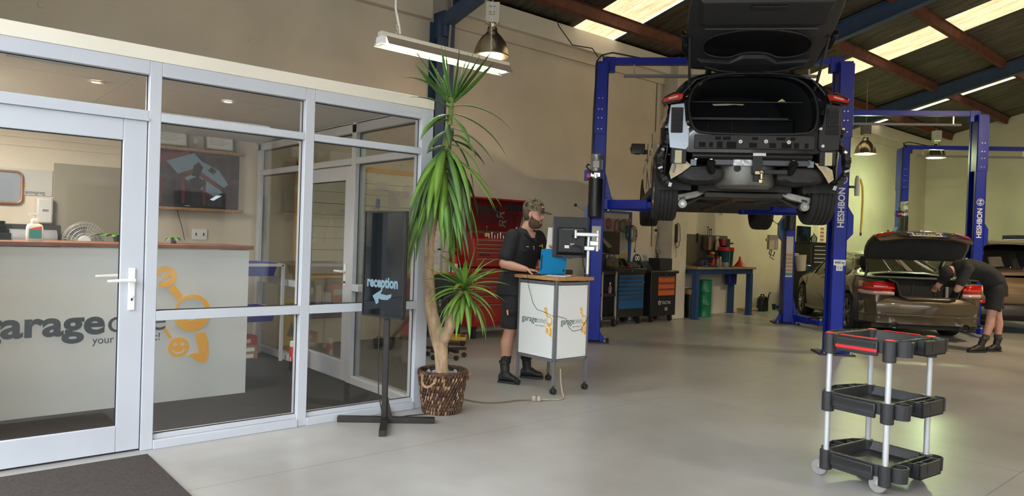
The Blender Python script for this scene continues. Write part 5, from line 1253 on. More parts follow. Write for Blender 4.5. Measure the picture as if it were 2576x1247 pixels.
MB().prism([(-.26, 1.47), (-.24, 1.45), (-.08, 1.455), (.0, 1.465), (.1, 1.455), (.12, 1.47), (-.07, 1.475)], -.9, -.89).build('windscreen_glow', mat('gap_light', (.10, .095, .06), .8, emit=(.9, .85, .6), estr=.12), t)  # glowing sheet stands in for daylight seen through the windscreen
MB().prism([(.33, 1.345), (.38, 1.38), (.42, 1.35)], -1.69, -1.685).build('yellow_tag', mat('tag_y', (.6, .55, .2), .6), t)
# rear body side vents, tail lamps, brackets
for s in (-1, 1):
    silv = mat('galvanised', (.34, .38, .44), .3, .7) if s < 0 else struc
    MB().prism([(s * .66, .78), (s * .69, .74), (s * .86, .76), (s * .885, 1.0), (s * .865, 1.22), (s * .72, 1.24), (s * .70, 1.05), (s * .66, .95)], -2.14, -2.115).build('side_bracket', silv, t, bev=.006)
    b = MB(); b.bb((s * .73, -2.155, .92), (s * .855, -2.13, 1.19)).build('vent_housing', black_pl, t, bev=.008)
    for k in range(5): MB().box((s * .79, -2.165, .95 + k * .05), (.10, .015, .034), (25, 0, 0)).build('vent_slat', struc, t)
    red_l = mat('lamp_red', (.50, .015, .01), .15, 0, coat=1.0, emit=(.6, .02, .01), estr=.02)
    L0 = [(s * .72, 1.345), (s * .76, 1.255), (s * .93, 1.215), (s * .965, 1.25), (s * .93, 1.31), (s * .83, 1.36)]
    lp = MB().prism(L0, -2.13, -1.97).build('tail_lamp', mat('lamp_dark', (.02, .005, .005), .1, coat=1.0), t, bev=.012)
    MB().prism([(s * .74, 1.335), (s * .745, 1.285), (s * .94, 1.25), (s * .945, 1.275), (s * .84, 1.33)], -2.137, -2.13).build('red_lens', red_l, lp)
    MB().prism([(s * .79, 1.32), (s * .795, 1.30), (s * .89, 1.275), (s * .89, 1.29)], -2.142, -2.137).build('clear_lens', mat('lamp_clear', (.55, .5, .42), .1, coat=1.0), lp)
    # ragged plastic edge where the bumper was
    b = MB(); random.seed(31)
    pth = [(s * .92, .98), (s * .90, .84), (s * .95, .74), (s * .985, .66), (s * .97, .55), (s * .93, .44), (s * .86, .37)]
    b.tube([(x, -2.04 + .1 * (i % 2), z) for i, (x, z) in enumerate(pth)], .035, 7); b.build('bumper_rail', black_pl, t)
    for k in range(16):
        u = k / 15 * (len(pth) - 1); i = min(int(u), len(pth) - 2); f_ = u - i; x = lerp(pth[i][0], pth[i + 1][0], f_); z = lerp(pth[i][1], pth[i + 1][1], f_)
        MB().box((x - s * .02, -2.11, z), (random.uniform(.03, .06), .05, random.uniform(.02, .05)), (random.uniform(-30, 30), random.uniform(-40, 40), 0)).build('retaining_clip', black_pl if k % 5 else steel, t, bev=.003)
    MB().bb((s * .68, -2.12, .60), (s * .84, -2.0, .76)).build('sensor_bracket', black_pl, t, bev=.006)
    MB().bb((s * .765 - .035, -2.135, .60), (s * .765 + .035, -2.12, .735)).build('foam_pad', mat('foam', (.62, .60, .36), .8), t)
    # silencers
    sx = s * .52
    b = MB(); rr_ = rrect(1, 1, .35, 4)
    b.loft([[(sx + x_ * .50 * k_, -2.05 + dy, .50 + z_ * .20 * k_) for x_, z_ in rr_] for dy, k_ in ((0, .72), (.03, .95), (.08, 1), (.42, 1), (.5, .8))])
    si = b.build('silencer', mat('silencer', (.030, .030, .033), .5, .4, .25, 10, .25, 20), t)
    b = MB(); b.tube([(sx - s * .12, -2.02, .52), (sx - s * .10, -2.08, .58), (sx - s * .10, -2.14, .61)], .045, 14); b.build('tail_pipe', mat('pipe_dk', (.02, .02, .02), .4, .5), si)
    b = MB(); b.prism([(sx + s * .30, .62), (sx + s * .16, .63), (sx + s * .10, .58), (sx + s * .20, .50), (sx + s * .31, .43), (sx + s * .33, .50)], -2.085, -2.078) if s < 0 else b.prism([(sx + .12, .63), (sx + .20, .62), (sx + .30, .56), (sx + .32, .46), (sx + .27, .42), (sx + .21, .52)], -2.085, -2.078)
    b.build('heat_shield', mat('foil_tan', (.52, .43, .28), .45, .3, .25, 14, .5, 30), si)
    MB().bb((sx - .03 + s * .08, -2.10, .58), (sx + .03 + s * .08, -2.06, .645)).build('rubber_hanger', mat('hanger_blue', (.2, .26, .30), .4), si)
    for xx in (.42, .58): MB().cyl((s * xx, -2.125, .665), (s * xx, -2.10, .665), .022, n=14).build('frame_bolt', chrome, t)
    MB().cyl((s * .70, -2.15, .80), (s * .70, -2.125, .80), .016, n=12).build('nut', white_pl, t); MB().cyl((s * .675, -2.15, .98), (s * .675, -2.12, .98), .014, n=12).build('nut', white_pl, t)
    # suspension arm
    b = MB(); b.loft([[(s * .34, -1.62, .36), (s * .34, -1.55, .36), (s * .34, -1.55, .41), (s * .34, -1.62, .41)], [(s * .50, -1.66, .27), (s * .50, -1.56, .27), (s * .50, -1.56, .345), (s * .50, -1.66, .345)], [(s * .74, -1.68, .21), (s * .74, -1.58, .21), (s * .74, -1.58, .29), (s * .74, -1.68, .29)]]); ar = b.build('suspension_arm', mat('cast_alloy', (.30, .29, .26), .45, .6, .2, 10), t, bev=.006)
    for xx, zz in ((.44, .335), (.66, .255)): MB().box((s * xx, -1.672, zz), (.06, .03, .022), (0, s * 16, 0)).build('arm_slot', dark_met, ar)
    MB().cyl((s * .66, -1.71, .19), (s * .66, -1.62, .19), .048, n=20).build('bush', mat('cast_alloy', (0, 0, 0)), ar); MB().cyl((s * .66, -1.72, .19), (s * .66, -1.70, .19), .022, n=14).build('bush_core', steel, ar)
    MB().tube([(s * .36, -1.5, .33), (s * .6, -1.5, .20), (s * .74, -1.5, .2)], .022, 8).build('toe_link', mat('link_dk', (.06, .06, .06), .5, .4), t)
    MB().tube([(s * .66, -1.45, .34), (s * .62, -1.45, .75)], .04, 10).build('damper', black_pl, t)
MB().tube([(-.80, -2.10, .72), (-.805, -2.12, .62), (-.79, -2.12, .55), (-.81, -2.11, .50)], .006, 5).build('blue_wire', mat('wire_blue', (.01, .12, .4), .4), t)
# plastic carrier with windows, crash beam, tow bar
cr_ = MB().bb((-.60, -2.135, .76), (.62, -2.10, .905)).build('bumper_carrier', black_pl, t, bev=.004)
for x, w_, z, h in ((-.36, .06, .87, .035), (-.27, .08, .87, .035), (-.34, .06, .80, .07), (-.22, .10, .80, .07), (-.52, .07, .80, .05), (-.43, .04, .80, .05), (.02, .06, .87, .03), (.28, .09, .87, .03), (.40, .05, .87, .03), (.34, .10, .80, .06), (.44, .05, .80, .06), (.0, .08, .80, .05), (.2, .07, .80, .05), (.54, .04, .80, .05)):
    b = MB(); b.bb((x - w_ / 2, -2.137, z - h / 2), (x + w_ / 2, -2.1355, z + h / 2)).build('slot', mat('slot_black', (.002, .002, .002), .9), cr_)
for x, z in ((-.13, .835), (.13, .84), (.36, .835)):
    MB().cyl((x, -2.15, z), (x, -2.135, z), .02, n=14).build('washer', white_pl, cr_); MB().cyl((x, -2.154, z), (x, -2.15, z), .009, n=8).build('bolt_head', steel, cr_)
MB().cyl((-.62, -2.12, .685), (.60, -2.12, .685), .036, n=20).build('crash_beam', mat('beam_black', (.018, .018, .019), .28, .3), t)
MB().bb((.0, -2.165, .685), (.13, -2.155, .715)).build('torn_label', white_pl, t)
MB().bb((-.45, -2.10, .59), (.60, -2.04, .655)).build('rear_cross_member', mat('member_grey', (.10, .10, .11), .35, .5), t, bev=.008)
MB().bb((-.19, -2.115, .585), (.0, -2.10, .655)).build('foil_patch', mat('foil_patch', (.45, .46, .46), .3, .8, .3, 20, .6, 30), t)
MB().bb((-.0, -2.16, .50), (.10, -2.08, .68)).bb((.08, -2.14, .50), (.36, -2.10, .545)).bb((.02, -2.14, .42), (.10, -2.1, .5)).build('tow_bracket', black_pl, t, bev=.004)
b = MB(); b.ball((.085, -2.20, .515), .026, 14).cyl((.085, -2.20, .44), (.085, -2.20, .50), .014).cyl((.085, -2.2, .40), (.085, -2.2, .43), .03, n=6).box((.045, -2.19, .505), (.05, .02, .03)); b.build('tow_ball', mat('brass_ball', (.55, .45, .28), .25, .9), t)
# exhaust pipes and braces under the floor
MB().tube([(-.28, -1.95, .52), (-.24, -1.6, .34), (0, -1.5, .28), (.3, -1.45, .30), (.35, -1.7, .42)], .035, 10).build('exhaust_pipe', mat('rusty_pipe', (.14, .085, .05), .6, .5, .3, 10), t)
MB().tube([(-.05, -1.5, .28), (-.1, -.5, .27), (-.1, .8, .25)], .04, 10).build('exhaust_pipe', mat('rusty_pipe', (0, 0, 0)), t)
MB().bb((-.42, -1.70, .27), (.42, -1.2, .33)).build('subframe', mat('subframe', (.05, .046, .04), .6, .3, .3, 6), t, bev=.01)
MB().box((.40, -1.3, .27), (.4, .05, .03), (0, -8, -20)).build('brace', struc, t); MB().box((-.36, -1.0, .26), (.5, .05, .03), (0, 0, 35)).build('brace', struc, t)
# mirror
for s in (-1,):
    mi = MB().ball((s * 1.09, .62, 1.10), .105, 16, (1.05, .75, .78)).build('door_mirror', blackpaint, t); MB().bb((s * .94, .60, 1.03), (s * 1.02, .66, 1.09)).build('mirror_foot', black_pl, mi); MB().bb((s * .985, .53, 1.02), (s * 1.18, .545, 1.17)).build('mirror_glass', tint, mi, bev=.03)
for s in (-1, 1):
    for y in (-.95, -.02): MB().box((s * .975, y, .78), (.008, .008, .62)).build('door_gap', black_rub, t)
    for y in (-.78, .12): MB().bb((s * .97, y, .88), (s * 1.0, y + .19, .905)).build('door_handle', blackpaint, t, bev=.006)
    MB().bb((s * .955, -.95, .32), (s * .985, 1.0, .42)).build('sill_moulding', black_pl, t, bev=.01)
# open tailgate : hinged at the roof edge, swung up and back
tg = bpy.data.objects.new('tailgate', None)
HG = Matrix.Translation((0, -1.80, 1.655)) @ Matrix.Rotation(R(58), 4, 'X')
def tgb(b, nm, m_, par=t, **k): b.bm.transform(HG); return b.build(nm, m_, par, **k)
# artwork of the gate: x across, z along its length away from the hinge, y thickness (outer skin +y)
def outline(kw): return chaikin([(-.60 * kw, .0), (-.66 * kw, .12), (-.68 * kw, .35), (-.70 * kw, .62), (-.71 * kw, .9), (-.66 * kw, 1.05), (0, 1.10), (.66 * kw, 1.05), (.71 * kw, .9), (.70 * kw, .62), (.68 * kw, .35), (.66 * kw, .12), (.60 * kw, .0)], 1)
inner_m = mat('tailgate_trim', (.020, .021, .024), .4, 0, .1, 4, .08, 80)
gate = tgb(MB().loft([[(x, .09 + .02 * (z > .5), z) for x, z in outline(1.03)], [(x, .02, z) for x, z in outline(1.06)], [(x, -.0, z) for x, z in outline(1.0)]]), 'tailgate', inner_m, bev=.012)
gl = [(-.55, .36), (-.48, .24), (-.25, .20), (-.12, .285), (.12, .285), (.25, .20), (.48, .24), (.55, .36), (.50, .50), (.25, .58), (0, .60), (-.25, .58), (-.50, .50)]; gl = chaikin(gl, 2)
tgb(MB().prism(gl, -.012, -.004), 'rear_window', mat('gate_glass', (.004, .004, .005), .25), gate)
MM = MB(); MM.tube([(x * 1.03, -.012, z + .0) for x, z in gl], .012, 6, closed=True); tgb(MM, 'window_surround', black_pl, gate)
MM = MB(); MM.loft([[(-.58, -.0, .10), (.58, 0, .10), (.60, 0, .20), (.25, 0, .165), (.13, 0, .25), (-.13, 0, .25), (-.25, 0, .165), (-.60, 0, .20)], [(-.54, -.035, .12), (.54, -.035, .12), (.55, -.035, .175), (.24, -.035, .15), (.11, -.035, .225), (-.11, -.035, .225), (-.24, -.035, .15), (-.55, -.035, .175)]]); tgb(MM, 'lower_trim', inner_m, gate, smooth=False, bev=.006)
MM = MB(); MM.loft([[(-.62, 0, .64), (.62, 0, .64), (.68, 0, 1.0), (-.68, 0, 1.0)], [(-.58, -.04, .68), (.58, -.04, .68), (.62, -.04, .96), (-.62, -.04, .96)]]); tgb(MM, 'upper_trim', inner_m, gate, smooth=False, bev=.01)
tgb(MB().bb((-.56, -.02, .605), (.56, -.012, .62)), 'trim_line', mat('line_grey', (.09, .09, .09), .4), gate)
tgb(MB().bb((-.15, -.06, .88), (.2, -.04, .93)), 'latch_recess', black_pl, gate, bev=.006)
for s in (-1, 1):
    tgb(MB().bb((s * .44 - .03, -.02, -.12), (s * .44 + .03, .03, .08)), 'hinge', struc, gate, bev=.006)
    a = HG @ Vector((s * .70, -.01, .50)); MB().tube([(s * .655, -1.93, 1.42), tuple(a)], [.016, .013], 10).build('gas_strut', black_pl, t)
    tgb(MB().prism([(s * .66, .12), (s * .76, .30), (s * .79, .52), (s * .74, .50), (s * .68, .3)], .0, .08), 'spoiler_end', blackpaint, gate, bev=.004)
    tgb(MB().tube([(s * .50, -.02, .09), (s * .35, -.05, .06), (s * .12, -.03, .0)], .014, 7), 'wiring_boot', black_rub, gate)
# ---------- bronze coupe
bronze = mat('bronze_paint', (.125, .10, .066), .32, .55, .0, 5, coat=.8)
cglass = mat('green_glass', (.035, .042, .025), .06, 0, spec=.8)
CA = YAW - R(7.2)
ca_ = Vector((6.67 + 1.38 * math.sin(R(7.2)), 12.12 + 1.38 * math.cos(R(7.2))))
t = thing('bronze_coupe', 'bronze metallic coupe with its boot lid raised behind the front lift post', 'car', cw(ca_.x, ca_.y), CA)
AX = (-1.38, 1.38); WR = .355
PC = dict(w=[(-2.40, .74), (-2.34, .80), (-2.15, .865), (-1.7, .895), (0, .89), (1.3, .885), (1.9, .82), (2.2, .62)],
          belt=[(-2.40, .60), (-2.38, .86), (-2.3, .95), (-1.5, .97), (-.4, .935), (.7, .90), (1.5, .84), (2.0, .72), (2.2, .60)],
          rw=[(-2.40, .6), (-2.34, .66), (-1.62, .70), (-1.5, .66), (-.9, .58), (-.2, .58), (.35, .60), (.95, .70), (1.6, .72), (2.2, .5)],
          rz=[(-2.40, .60), (-2.39, .86), (-2.3, .955), (-1.62, 1.0), (-1.50, 1.03), (-.80, 1.33), (-.4, 1.375), (.05, 1.37), (.4, 1.31), (1.05, .985), (1.6, .90), (2.0, .78), (2.2, .62)],
          sill=[(-2.40, .30), (-2.2, .24), (-1.9, .20), (1.9, .20), (2.2, .25)])
PC['rear_cap'] = 3; PC['hole'] = lambda j, y: j >= 8 and y < -1.6
ys = stations(-2.40, 2.2, AX, WR, (-2.38, -2.34, -2.3, -1.62, -1.5, -1.42, -.80, -.74, -.08, 0, .40, 1.05))
car_shell(t, bronze, cglass, PC, ys, AX, WR, ((-1.30, .62),), ((-1.5, -.80), (.40, 1.05)))
wells(t, AX, .875, WR)
for a in AX:
    for s in (-1, 1): wheel(t, s * .775, a, .325, .225, 5, .74)
MB().bb((-.78, -2.3, .17), (.78, 2.0, .24)).build('underbody', black_rub, t)
MB().tube([(-.80, -1.33, .985), (-.745, -1.34, 1.10), (-.67, -1.12, 1.25), (-.60, -.8, 1.325), (-.605, -.2, 1.365), (-.63, .3, 1.31), (-.80, .68, .97)], .011, 6).build('chrome_trim', mat('chrome_soft', (.6, .55, .45), .2, .8), t)
for s in (-1, 1):
    mi = MB().ball((s * 1.0, .55, 1.0), .10, 14, (1.05, .7, .7)).build('door_mirror', bronze, t); MB().bb((s * .92, .48, .95), (s * 1.08, .492, 1.05)).build('mirror_glass', mat('mirror_teal', (.02, .05, .055), .1), mi)
    MB().box((s * .897, -.70, .62), (.006, .008, .55)).build('door_gap', black_rub, t); MB().bb((s * .885, -.62, .76), (s * .91, -.42, .785)).build('door_handle', bronze, t, bev=.005)
    MB().bb((s * .87, -1.0, .20), (s * .90, 1.0, .27)).build('sill_moulding', bronze, t, bev=.012)
MB().ball((-.89, 1.0, .62), .02, 8, (.3, 1.6, .5)).build('side_repeater', mat('repeater', (.5, .45, .35), .3), t)
# rear end: bumper, lamps, boot aperture
bp = MB(); P_ = [(-.86, -1.98), (-.84, -2.22), (-.74, -2.38), (-.5, -2.44), (0, -2.46), (.5, -2.44), (.74, -2.38), (.84, -2.22), (.86, -1.98)]
prof = [(.24, -.06), (.26, .0), (.36, .005), (.385, .02), (.40, .0), (.50, .015), (.55, .02), (.60, .0), (.66, -.03), (.69, -.06)]
bp.loft([[(x * (1 + o_ * .5), y - o_ if abs(x) < .85 else y, z) for x, y in P_] for z, o_ in prof], cap=False, closed=False)
bpo = bp.build('rear_bumper', bronze, t, solid=.01)
MB().box((0, -2.475, .40), (1.25, .012, .02)).build('bumper_crease', mat('crease', (.10, .075, .045), .4), bpo)
for s in (-1, 1):
    MB().lathe([(.050, -.07), (.055, .08), (.048, .08), (.044, -.06)], (s * .52, -2.46, .245), 24, 'Y', cap=False).build('tail_pipe', chrome, t); MB().cyl((s * .52, -2.44, .245), (s * .52, -2.43, .245), .045).build('pipe_inside', black_rub, t)
    lr = mat('lens_red', (.42, .008, .006), .12, 0, coat=1.0)
    # lamp wraps round the corner
    b = MB(); pl = [(s * .50, -2.42), (s * .64, -2.41), (s * .79, -2.36), (s * .875, -2.22), (s * .905, -2.04)]
    def band(z0, z1, dx=0): 
        b.loft([[(x, y, z0) for x, y in pl], [(x, y - .012, (z0 + z1) / 2) for x, y in pl], [(x, y + .005, z1) for x, y in pl]], cap=False, closed=False)
    band(.755, .90); lo_ = b.build('tail_lamp', lr, t, solid=.012)
    b = MB(); pl = [(x * 1.003, y - .004) for x, y in pl]; band(.70, .757); b.build('clear_band', mat('lens_clear', (.65, .45, .42), .12, coat=1.0), lo_, solid=.012)
    b = MB(); pl = [(x, y - .010) for x, y in pl[:4]]; band(.80, .825); b.build('bright_band', mat('lens_bright', (.8, .05, .03), .2, emit=(1, .06, .04), estr=.08), lo_, solid=.006)
ap = [(-.60, .95), (-.48, .90), (-.42, .70), (-.30, .645), (.30, .645), (.42, .70), (.48, .90), (.60, .95)]
bk = mat('boot_black', (.010, .010, .011), .8)
b = MB(); b.loft([[(x, -2.435, z) for x, z in ap], [(x * .98, -2.2, z) for x, z in ap], [(x * .96, -1.6, z * .98) for x, z in ap]], cap=False, closed=False); b.bm.faces.new([b.bm.verts.new((x * .96, -1.6, z * .98)) for x, z in ap]); b.build('boot_lining', bk, t, solid=.01)
MB().tube([(x, -2.45, z) for x, z in ap], .016, 7).build('boot_seal', black_rub, t)
MB().prism(ap, -2.30, -2.28).build('boot_well', bk, t)
MB().bb((-.84, -2.36, .955), (.84, -1.60, .975)).build('boot_gutter', bk, t, bev=.01)
MB().prism([(-.2, .68), (-.18, .88), (-.17, .88), (-.19, .68)], -2.31, -2.30).prism([(.15, .70), (.1, .88), (.11, .88), (.17, .70)], -2.31, -2.30).build('liner_seam', mat('seam2', (.03, .03, .03), .7), t)
MB().bb((.30, -2.33, .68), (.34, -2.31, .86)).build('white_bar', mat('bar_w', (.3, .3, .3), .5), t)
# raised lid: hinged ahead, tail end high
LG = Matrix.Translation((0, -1.62, 1.03)) @ Matrix.Rotation(R(-52), 4, 'X')
def lg(b, nm, m_, par=t, **k): b.bm.transform(LG); return b.build(nm, m_, par, **k)
# lid artwork: y from 0 (hinge) to -0.85 (tail edge), lip turns down (towards -z of the lid)
pth_ = [(.50, 0), (.66, -.06), (.78, -.35), (.80, -.60), (.72, -.78), (.45, -.85), (0, -.87)]
full = [(-x, y) for x, y in pth_] + [(x, y) for x, y in pth_[::-1][1:]]
full = chaikin(full, 1, False)
lid = lg(MB().loft([[(x, min(y, -.28), .03) for x, y in full], [(x * 1.0, min(y, -.28), .0) for x, y in full]]), 'boot_lid', bronze, bev=.008)
lg(MB().loft([[(x * .97, min(y, -.30) * .97 - .005, -.002) for x, y in full], [(x * .93, min(y, -.32) * .95 - .02, -.035) for x, y in full]]), 'lid_liner', mat('lid_liner', (.028, .030, .032), .85, 0, .15, 6, .1, 80), lid)
# the lid's tail panel
TP = LG @ Matrix.Translation((0, -.87, 0)) @ Matrix.Rotation(R(-12), 4, 'X')
def tp(b, nm, m_, par=lid, **k): b.bm.transform(TP); return b.build(nm, m_, par, **k)
tp(MB().loft([[(-.74, .09, .03), (-.45, .02, .035), (0, .0, .035), (.45, .02, .035), (.74, .09, .03), (.70, .08, -.20), (.35, .0, -.24), (0, -.01, -.24), (-.35, .0, -.24), (-.70, .08, -.20)], [(-.72, .12, .03), (-.45, .05, .03), (0, .03, .03), (.45, .05, .03), (.72, .12, .03), (.68, .11, -.19), (.34, .03, -.225), (0, .02, -.225), (-.34, .03, -.225), (-.68, .11, -.19)]]), 'tail_panel', bronze, bev=.004)

tp(MB().prism([(-.36, -.04), (.36, -.04), (.42, -.13), (.30, -.20), (-.30, -.20), (-.42, -.13)], -.012, -.004), 'plate_recess', mat('recess_dark', (.02, .018, .014), .5))
for x in (-.22, .22): tp(MB().bb((x - .05, -.016, -.075), (x + .05, -.010, -.045)), 'plate_light', mat('plate_light', (.4, .38, .3), .4))
tp(MB().bb((-.10, -.018, -.085), (.10, -.010, -.045)), 'boot_handle', black_pl)
pl_ = tp(MB().bb((-.27, -.026, -.205), (.27, -.018, -.105)), 'number_plate', mat('plate_white', (.62, .60, .55), .4))
tp(MB().bb((-.27, -.028, -.205), (-.22, -.026, -.105)), 'plate_band', mat('plate_blue', (.02, .05, .4), .4)); tp(MB().bb((.22, -.028, -.205), (.27, -.026, -.105)), 'plate_band', mat('plate_blue', (0, 0, 0)))
text_fit('lettering', 'BARRDIM', .38, .10, ink, lid, TP @ Matrix.Translation((-.19, -.028, -.155)) @ face((0, 0, 0), (0, -1, 0)), .001, .001)
b = MB(); b.cyl((0, -.012, .0), (0, -.004, .0), .042, n=24); tp(b, 'emblem', white_pl); b = MB(); b.prism(arc(0, 0, .03, 0, 90, 6) + [(0, 0)], -.014, -.012).prism(arc(0, 0, .03, 180, 270, 6) + [(0, 0)], -.014, -.012); o = tp(b, 'emblem_quarter', mat('plate_blue', (0, 0, 0)), smooth=False); o['kind'] = 'stuff'
for s in (-1, 1): tp(MB().loft([[(s * .44, .0, -.02), (s * .70, .07, -.01), (s * .70, .072, -.085), (s * .50, .01, -.07)], [(s * .44, -.012, -.02), (s * .70, .058, -.01), (s * .70, .06, -.085), (s * .50, -.002, -.07)]]), 'lid_lamp', mat('lens_red', (0, 0, 0)), smooth=False)
for s in (-1, 1):
    lg(MB().loft([[(s * .60, .0, .0), (s * .66, .0, .0), (s * .66, .0, -.06)], [(s * .70, -.15, .02), (s * .79, -.15, .02), (s * .78, -.15, -.07)], [(s * .72, -.32, .02), (s * .81, -.32, .02), (s * .80, -.32, -.05)]]), 'lid_arm', bk, lid)
    lg(MB().tube([(s * .70, -.05, -.02), (s * .74, -.3, -.12), (s * .76, -.08, -.30)], .02, 7), 'lid_hinge', black_pl, lid)
    lg(MB().cyl((s * .33, -.78, -.04), (s * .33, -.78, -.03), .016, n=12), 'rubber_stop', black_rub, lid)
# ---------- bronze SUV behind the bending mechanic
t = thing('bronze_suv', 'bronze metallic suv cut off by the right edge behind the bending mechanic', 'car', cw(9.40, 14.6), YAW - R(10))
bz2 = mat('bronze_paint_two', (.20, .14, .085), .30, .5, 0, 5, coat=.8)
AX = (-1.32, 1.32); WR = .40
PV = dict(w=[(-2.18, .78), (-2.0, .86), (-1.6, .905), (1.3, .90), (1.9, .84), (2.2, .66)],
          belt=[(-2.18, .92), (-2.05, 1.02), (-1.3, 1.08), (.6, .99), (1.4, .93), (2.2, .70)],
          rw=[(-2.18, .62), (-2.0, .62), (-1.7, .60), (-.5, .62), (.3, .62), (1.15, .78), (2.2, .5)],
          rz=[(-2.18, 1.02), (-2.06, 1.12), (-1.74, 1.56), (-1.3, 1.645), (-.4, 1.665), (.3, 1.62), (1.2, 1.07), (1.8, .96), (2.2, .74)],
          sill=[(-2.18, .40), (-1.9, .26), (1.9, .26), (2.2, .3)], rear_cap=5)
ys = stations(-2.18, 2.2, AX, WR, (-2.06, -1.74, -1.45, -.95, -.88, -.05, .02, .35, 1.15))
car_shell(t, bz2, tint, PV, ys, AX, WR, ((-1.45, -.95), (-.88, -.05), (.02, .9)), ((-2.06, -1.74), (.35, 1.15)))
wells(t, AX, .88, WR)
for a in AX:
    for s in (-1, 1): wheel(t, s * .80, a, .345, .23, 5, .7)
bb2 = MB(); P_ = [(-.89, -1.75), (-.87, -2.05), (-.74, -2.22), (0, -2.27), (.74, -2.22), (.87, -2.05), (.89, -1.75)]
bb2.loft([[(x, y - o_, z) for x, y in P_] for z, o_ in ((.50, -.02), (.58, .02), (.72, .03), (.76, .0), (1.0, -.04))], cap=False, closed=False); bb2.build('rear_bumper', bz2, t, solid=.01)
bb2 = MB(); bb2.loft([[(x * 1.005, y - o_, z) for x, y in P_] for z, o_ in ((.24, -.1), (.34, .0), (.52, .01))], cap=False, closed=False); bb2.build('lower_bumper', black_pl, t, solid=.012)
MB().bb((-.75, -2.0, .22), (.75, 2.0, .32)).build('underbody', black_rub, t)
for s in (-1, 1):
    b = MB(); b.loft([[(s * .42, -2.20, .98), (s * .42, -2.16, 1.06), (s * .42, -2.13, 1.10)], [(s * .68, -2.19, .95), (s * .68, -2.15, 1.05), (s * .68, -2.10, 1.14)], [(s * .82, -2.10, .96), (s * .815, -2.05, 1.06), (s * .80, -2.0, 1.16)], [(s * .885, -1.80, 1.06), (s * .885, -1.80, 1.10), (s * .875, -1.80, 1.16)]], cap=False, closed=False); b.build('tail_lamp', mat('lens_red', (0, 0, 0)), t, solid=.014)
    b = MB(); b.loft([[(s * .45, -2.21, .97), (s * .45, -2.20, 1.0)], [(s * .70, -2.195, .94), (s * .70, -2.19, .97)], [(s * .83, -2.105, .95), (s * .83, -2.10, .975)]], cap=False, closed=False); b.build('clear_band', mat('lens_clear', (0, 0, 0)), t, solid=.01)
    b = MB(); b.loft([[(s * .60, -2.30, .53), (s * .60, -2.30, .58)], [(s * .78, -2.25, .53), (s * .78, -2.25, .59)], [(s * .88, -2.10, .55), (s * .88, -2.10, .60)]], cap=False, closed=False); b.build('reflector', mat('lens_red', (0, 0, 0)), t, solid=.01)
    MB().tube([(s * .64, -1.5, 1.665), (s * .66, -.8, 1.70), (s * .66, .0, 1.70), (s * .63, .3, 1.65)], .014, 6).build('roof_rail', alu, t)
MB().prism([(-1.70, 1.60), (-1.98, 1.59), (-1.96, 1.63), (-1.5, 1.665)], -.50, .50, 'YZ').build('roof_spoiler', bz2, t, bev=.01)
# ================================================================== ALONG THE LONG WALL
tx_blue = mat('drawer_blue', (.008, .085, .23), .4, 0, .05, 4); tx_or = mat('drawer_orange', (.52, .11, .03), .4); cab = mat('cabinet_black', (.014, .014, .015), .38, 0, .1, 6)
def casters(t, xs, yy, r=.055, z=.06):
    for x in xs:
        for y in yy:
            MB().lathe([(r * .6, -.02), (r * .9, -.022), (r, -.014), (r, .014), (r * .9, .022), (r * .6, .02)], (x, y, r), 22, 'X').build('caster_wheel', black_rub, t); MB().cyl((x - .016, y, r), (x + .016, y, r), r * .55, n=16).build('wheel_hub', mat('hub_grey', (.15, .15, .15), .5), t)
            MB().bb((x - .03, y - .03, r * 1.7), (x + .03, y + .03, .13)).build('caster_plate', dark_met, t)
t = thing('small_tool_trolley', 'small black shelf trolley with silver posts beside the left lift post', 'trolley', (-7.86, 8.76, 0), R(90))
for z in (.12, .50, .86): MB().bb((-.19, -.2, z), (.19, .2, z + .05)).build('shelf', cab, t, bev=.004)
for x in (-.17, .17):
    for y in (-.19, .19): MB().bb((x - .012, y - .012, .12), (x + .012, y + .012, .90)).build('post', alu, t)
casters(t, (-.16, .16), (-.17, .17), .045)
t2 = thing('spray_bottle', 'small pinkish spray bottle on the middle shelf of the small trolley', 'bottle', (-7.72, 8.84, .55)); MB().lathe([(0, 0), (.028, 0), (.03, .09), (.012, .12), (.012, .15)], n=16).build('body', mat('pinkish', (.25, .12, .13), .3), t2); MB().cyl((0, 0, .15), (0, 0, .175), .012, n=12).build('cap', white_pl, t2)
def drawers(t, x0, x1, zs, y, m_, px=.01):
    for z0, z1 in zs:
        d = MB().bb((x0, y - .015, z0 + .004), (x1, y, z1 - .004)).build('drawer', m_, t, bev=.002); MB().bb((x0, y - .028, z1 - .02), (x1, y - .014, z1 - .006)).build('drawer_pull', mat('pull_dark', (.10, .10, .10), .35, .6), d, bev=.002)
t = thing('blue_tool_cart', 'black wheeled tool cabinet with seven blue drawers', 'tool cabinet', (-7.96, 9.37, 0), R(90))
MB().bb((-.38, -.22, .13), (.38, .22, .87)).build('body', cab, t, bev=.006); MB().bb((-.40, -.24, .87), (.40, .23, .955)).build('top', cab, t, bev=.01)
drawers(t, -.30, .35, [(.79, .85), (.72, .79), (.65, .72), (.58, .65), (.51, .58), (.44, .51), (.27, .44)], -.22, tx_blue)
MB().cyl((.02, -.245, .915), (.02, -.24, .915), .012, n=14).build('lock', steel, t); casters(t, (-.30, .30), (-.17, .17), .065)
t = thing('orange_tool_cart', 'black wheeled tool cabinet with three orange drawers beside the column', 'tool cabinet', (-7.98, 10.30, 0), R(90))
MB().bb((-.36, -.24, .11), (.36, .2, .86)).build('body', cab, t, bev=.006); MB().bb((-.38, -.26, .86), (.42, .21, .915)).build('top', cab, t, bev=.015)
drawers(t, -.16, .30, [(.70, .81), (.59, .70), (.47, .59)], -.24, tx_or)
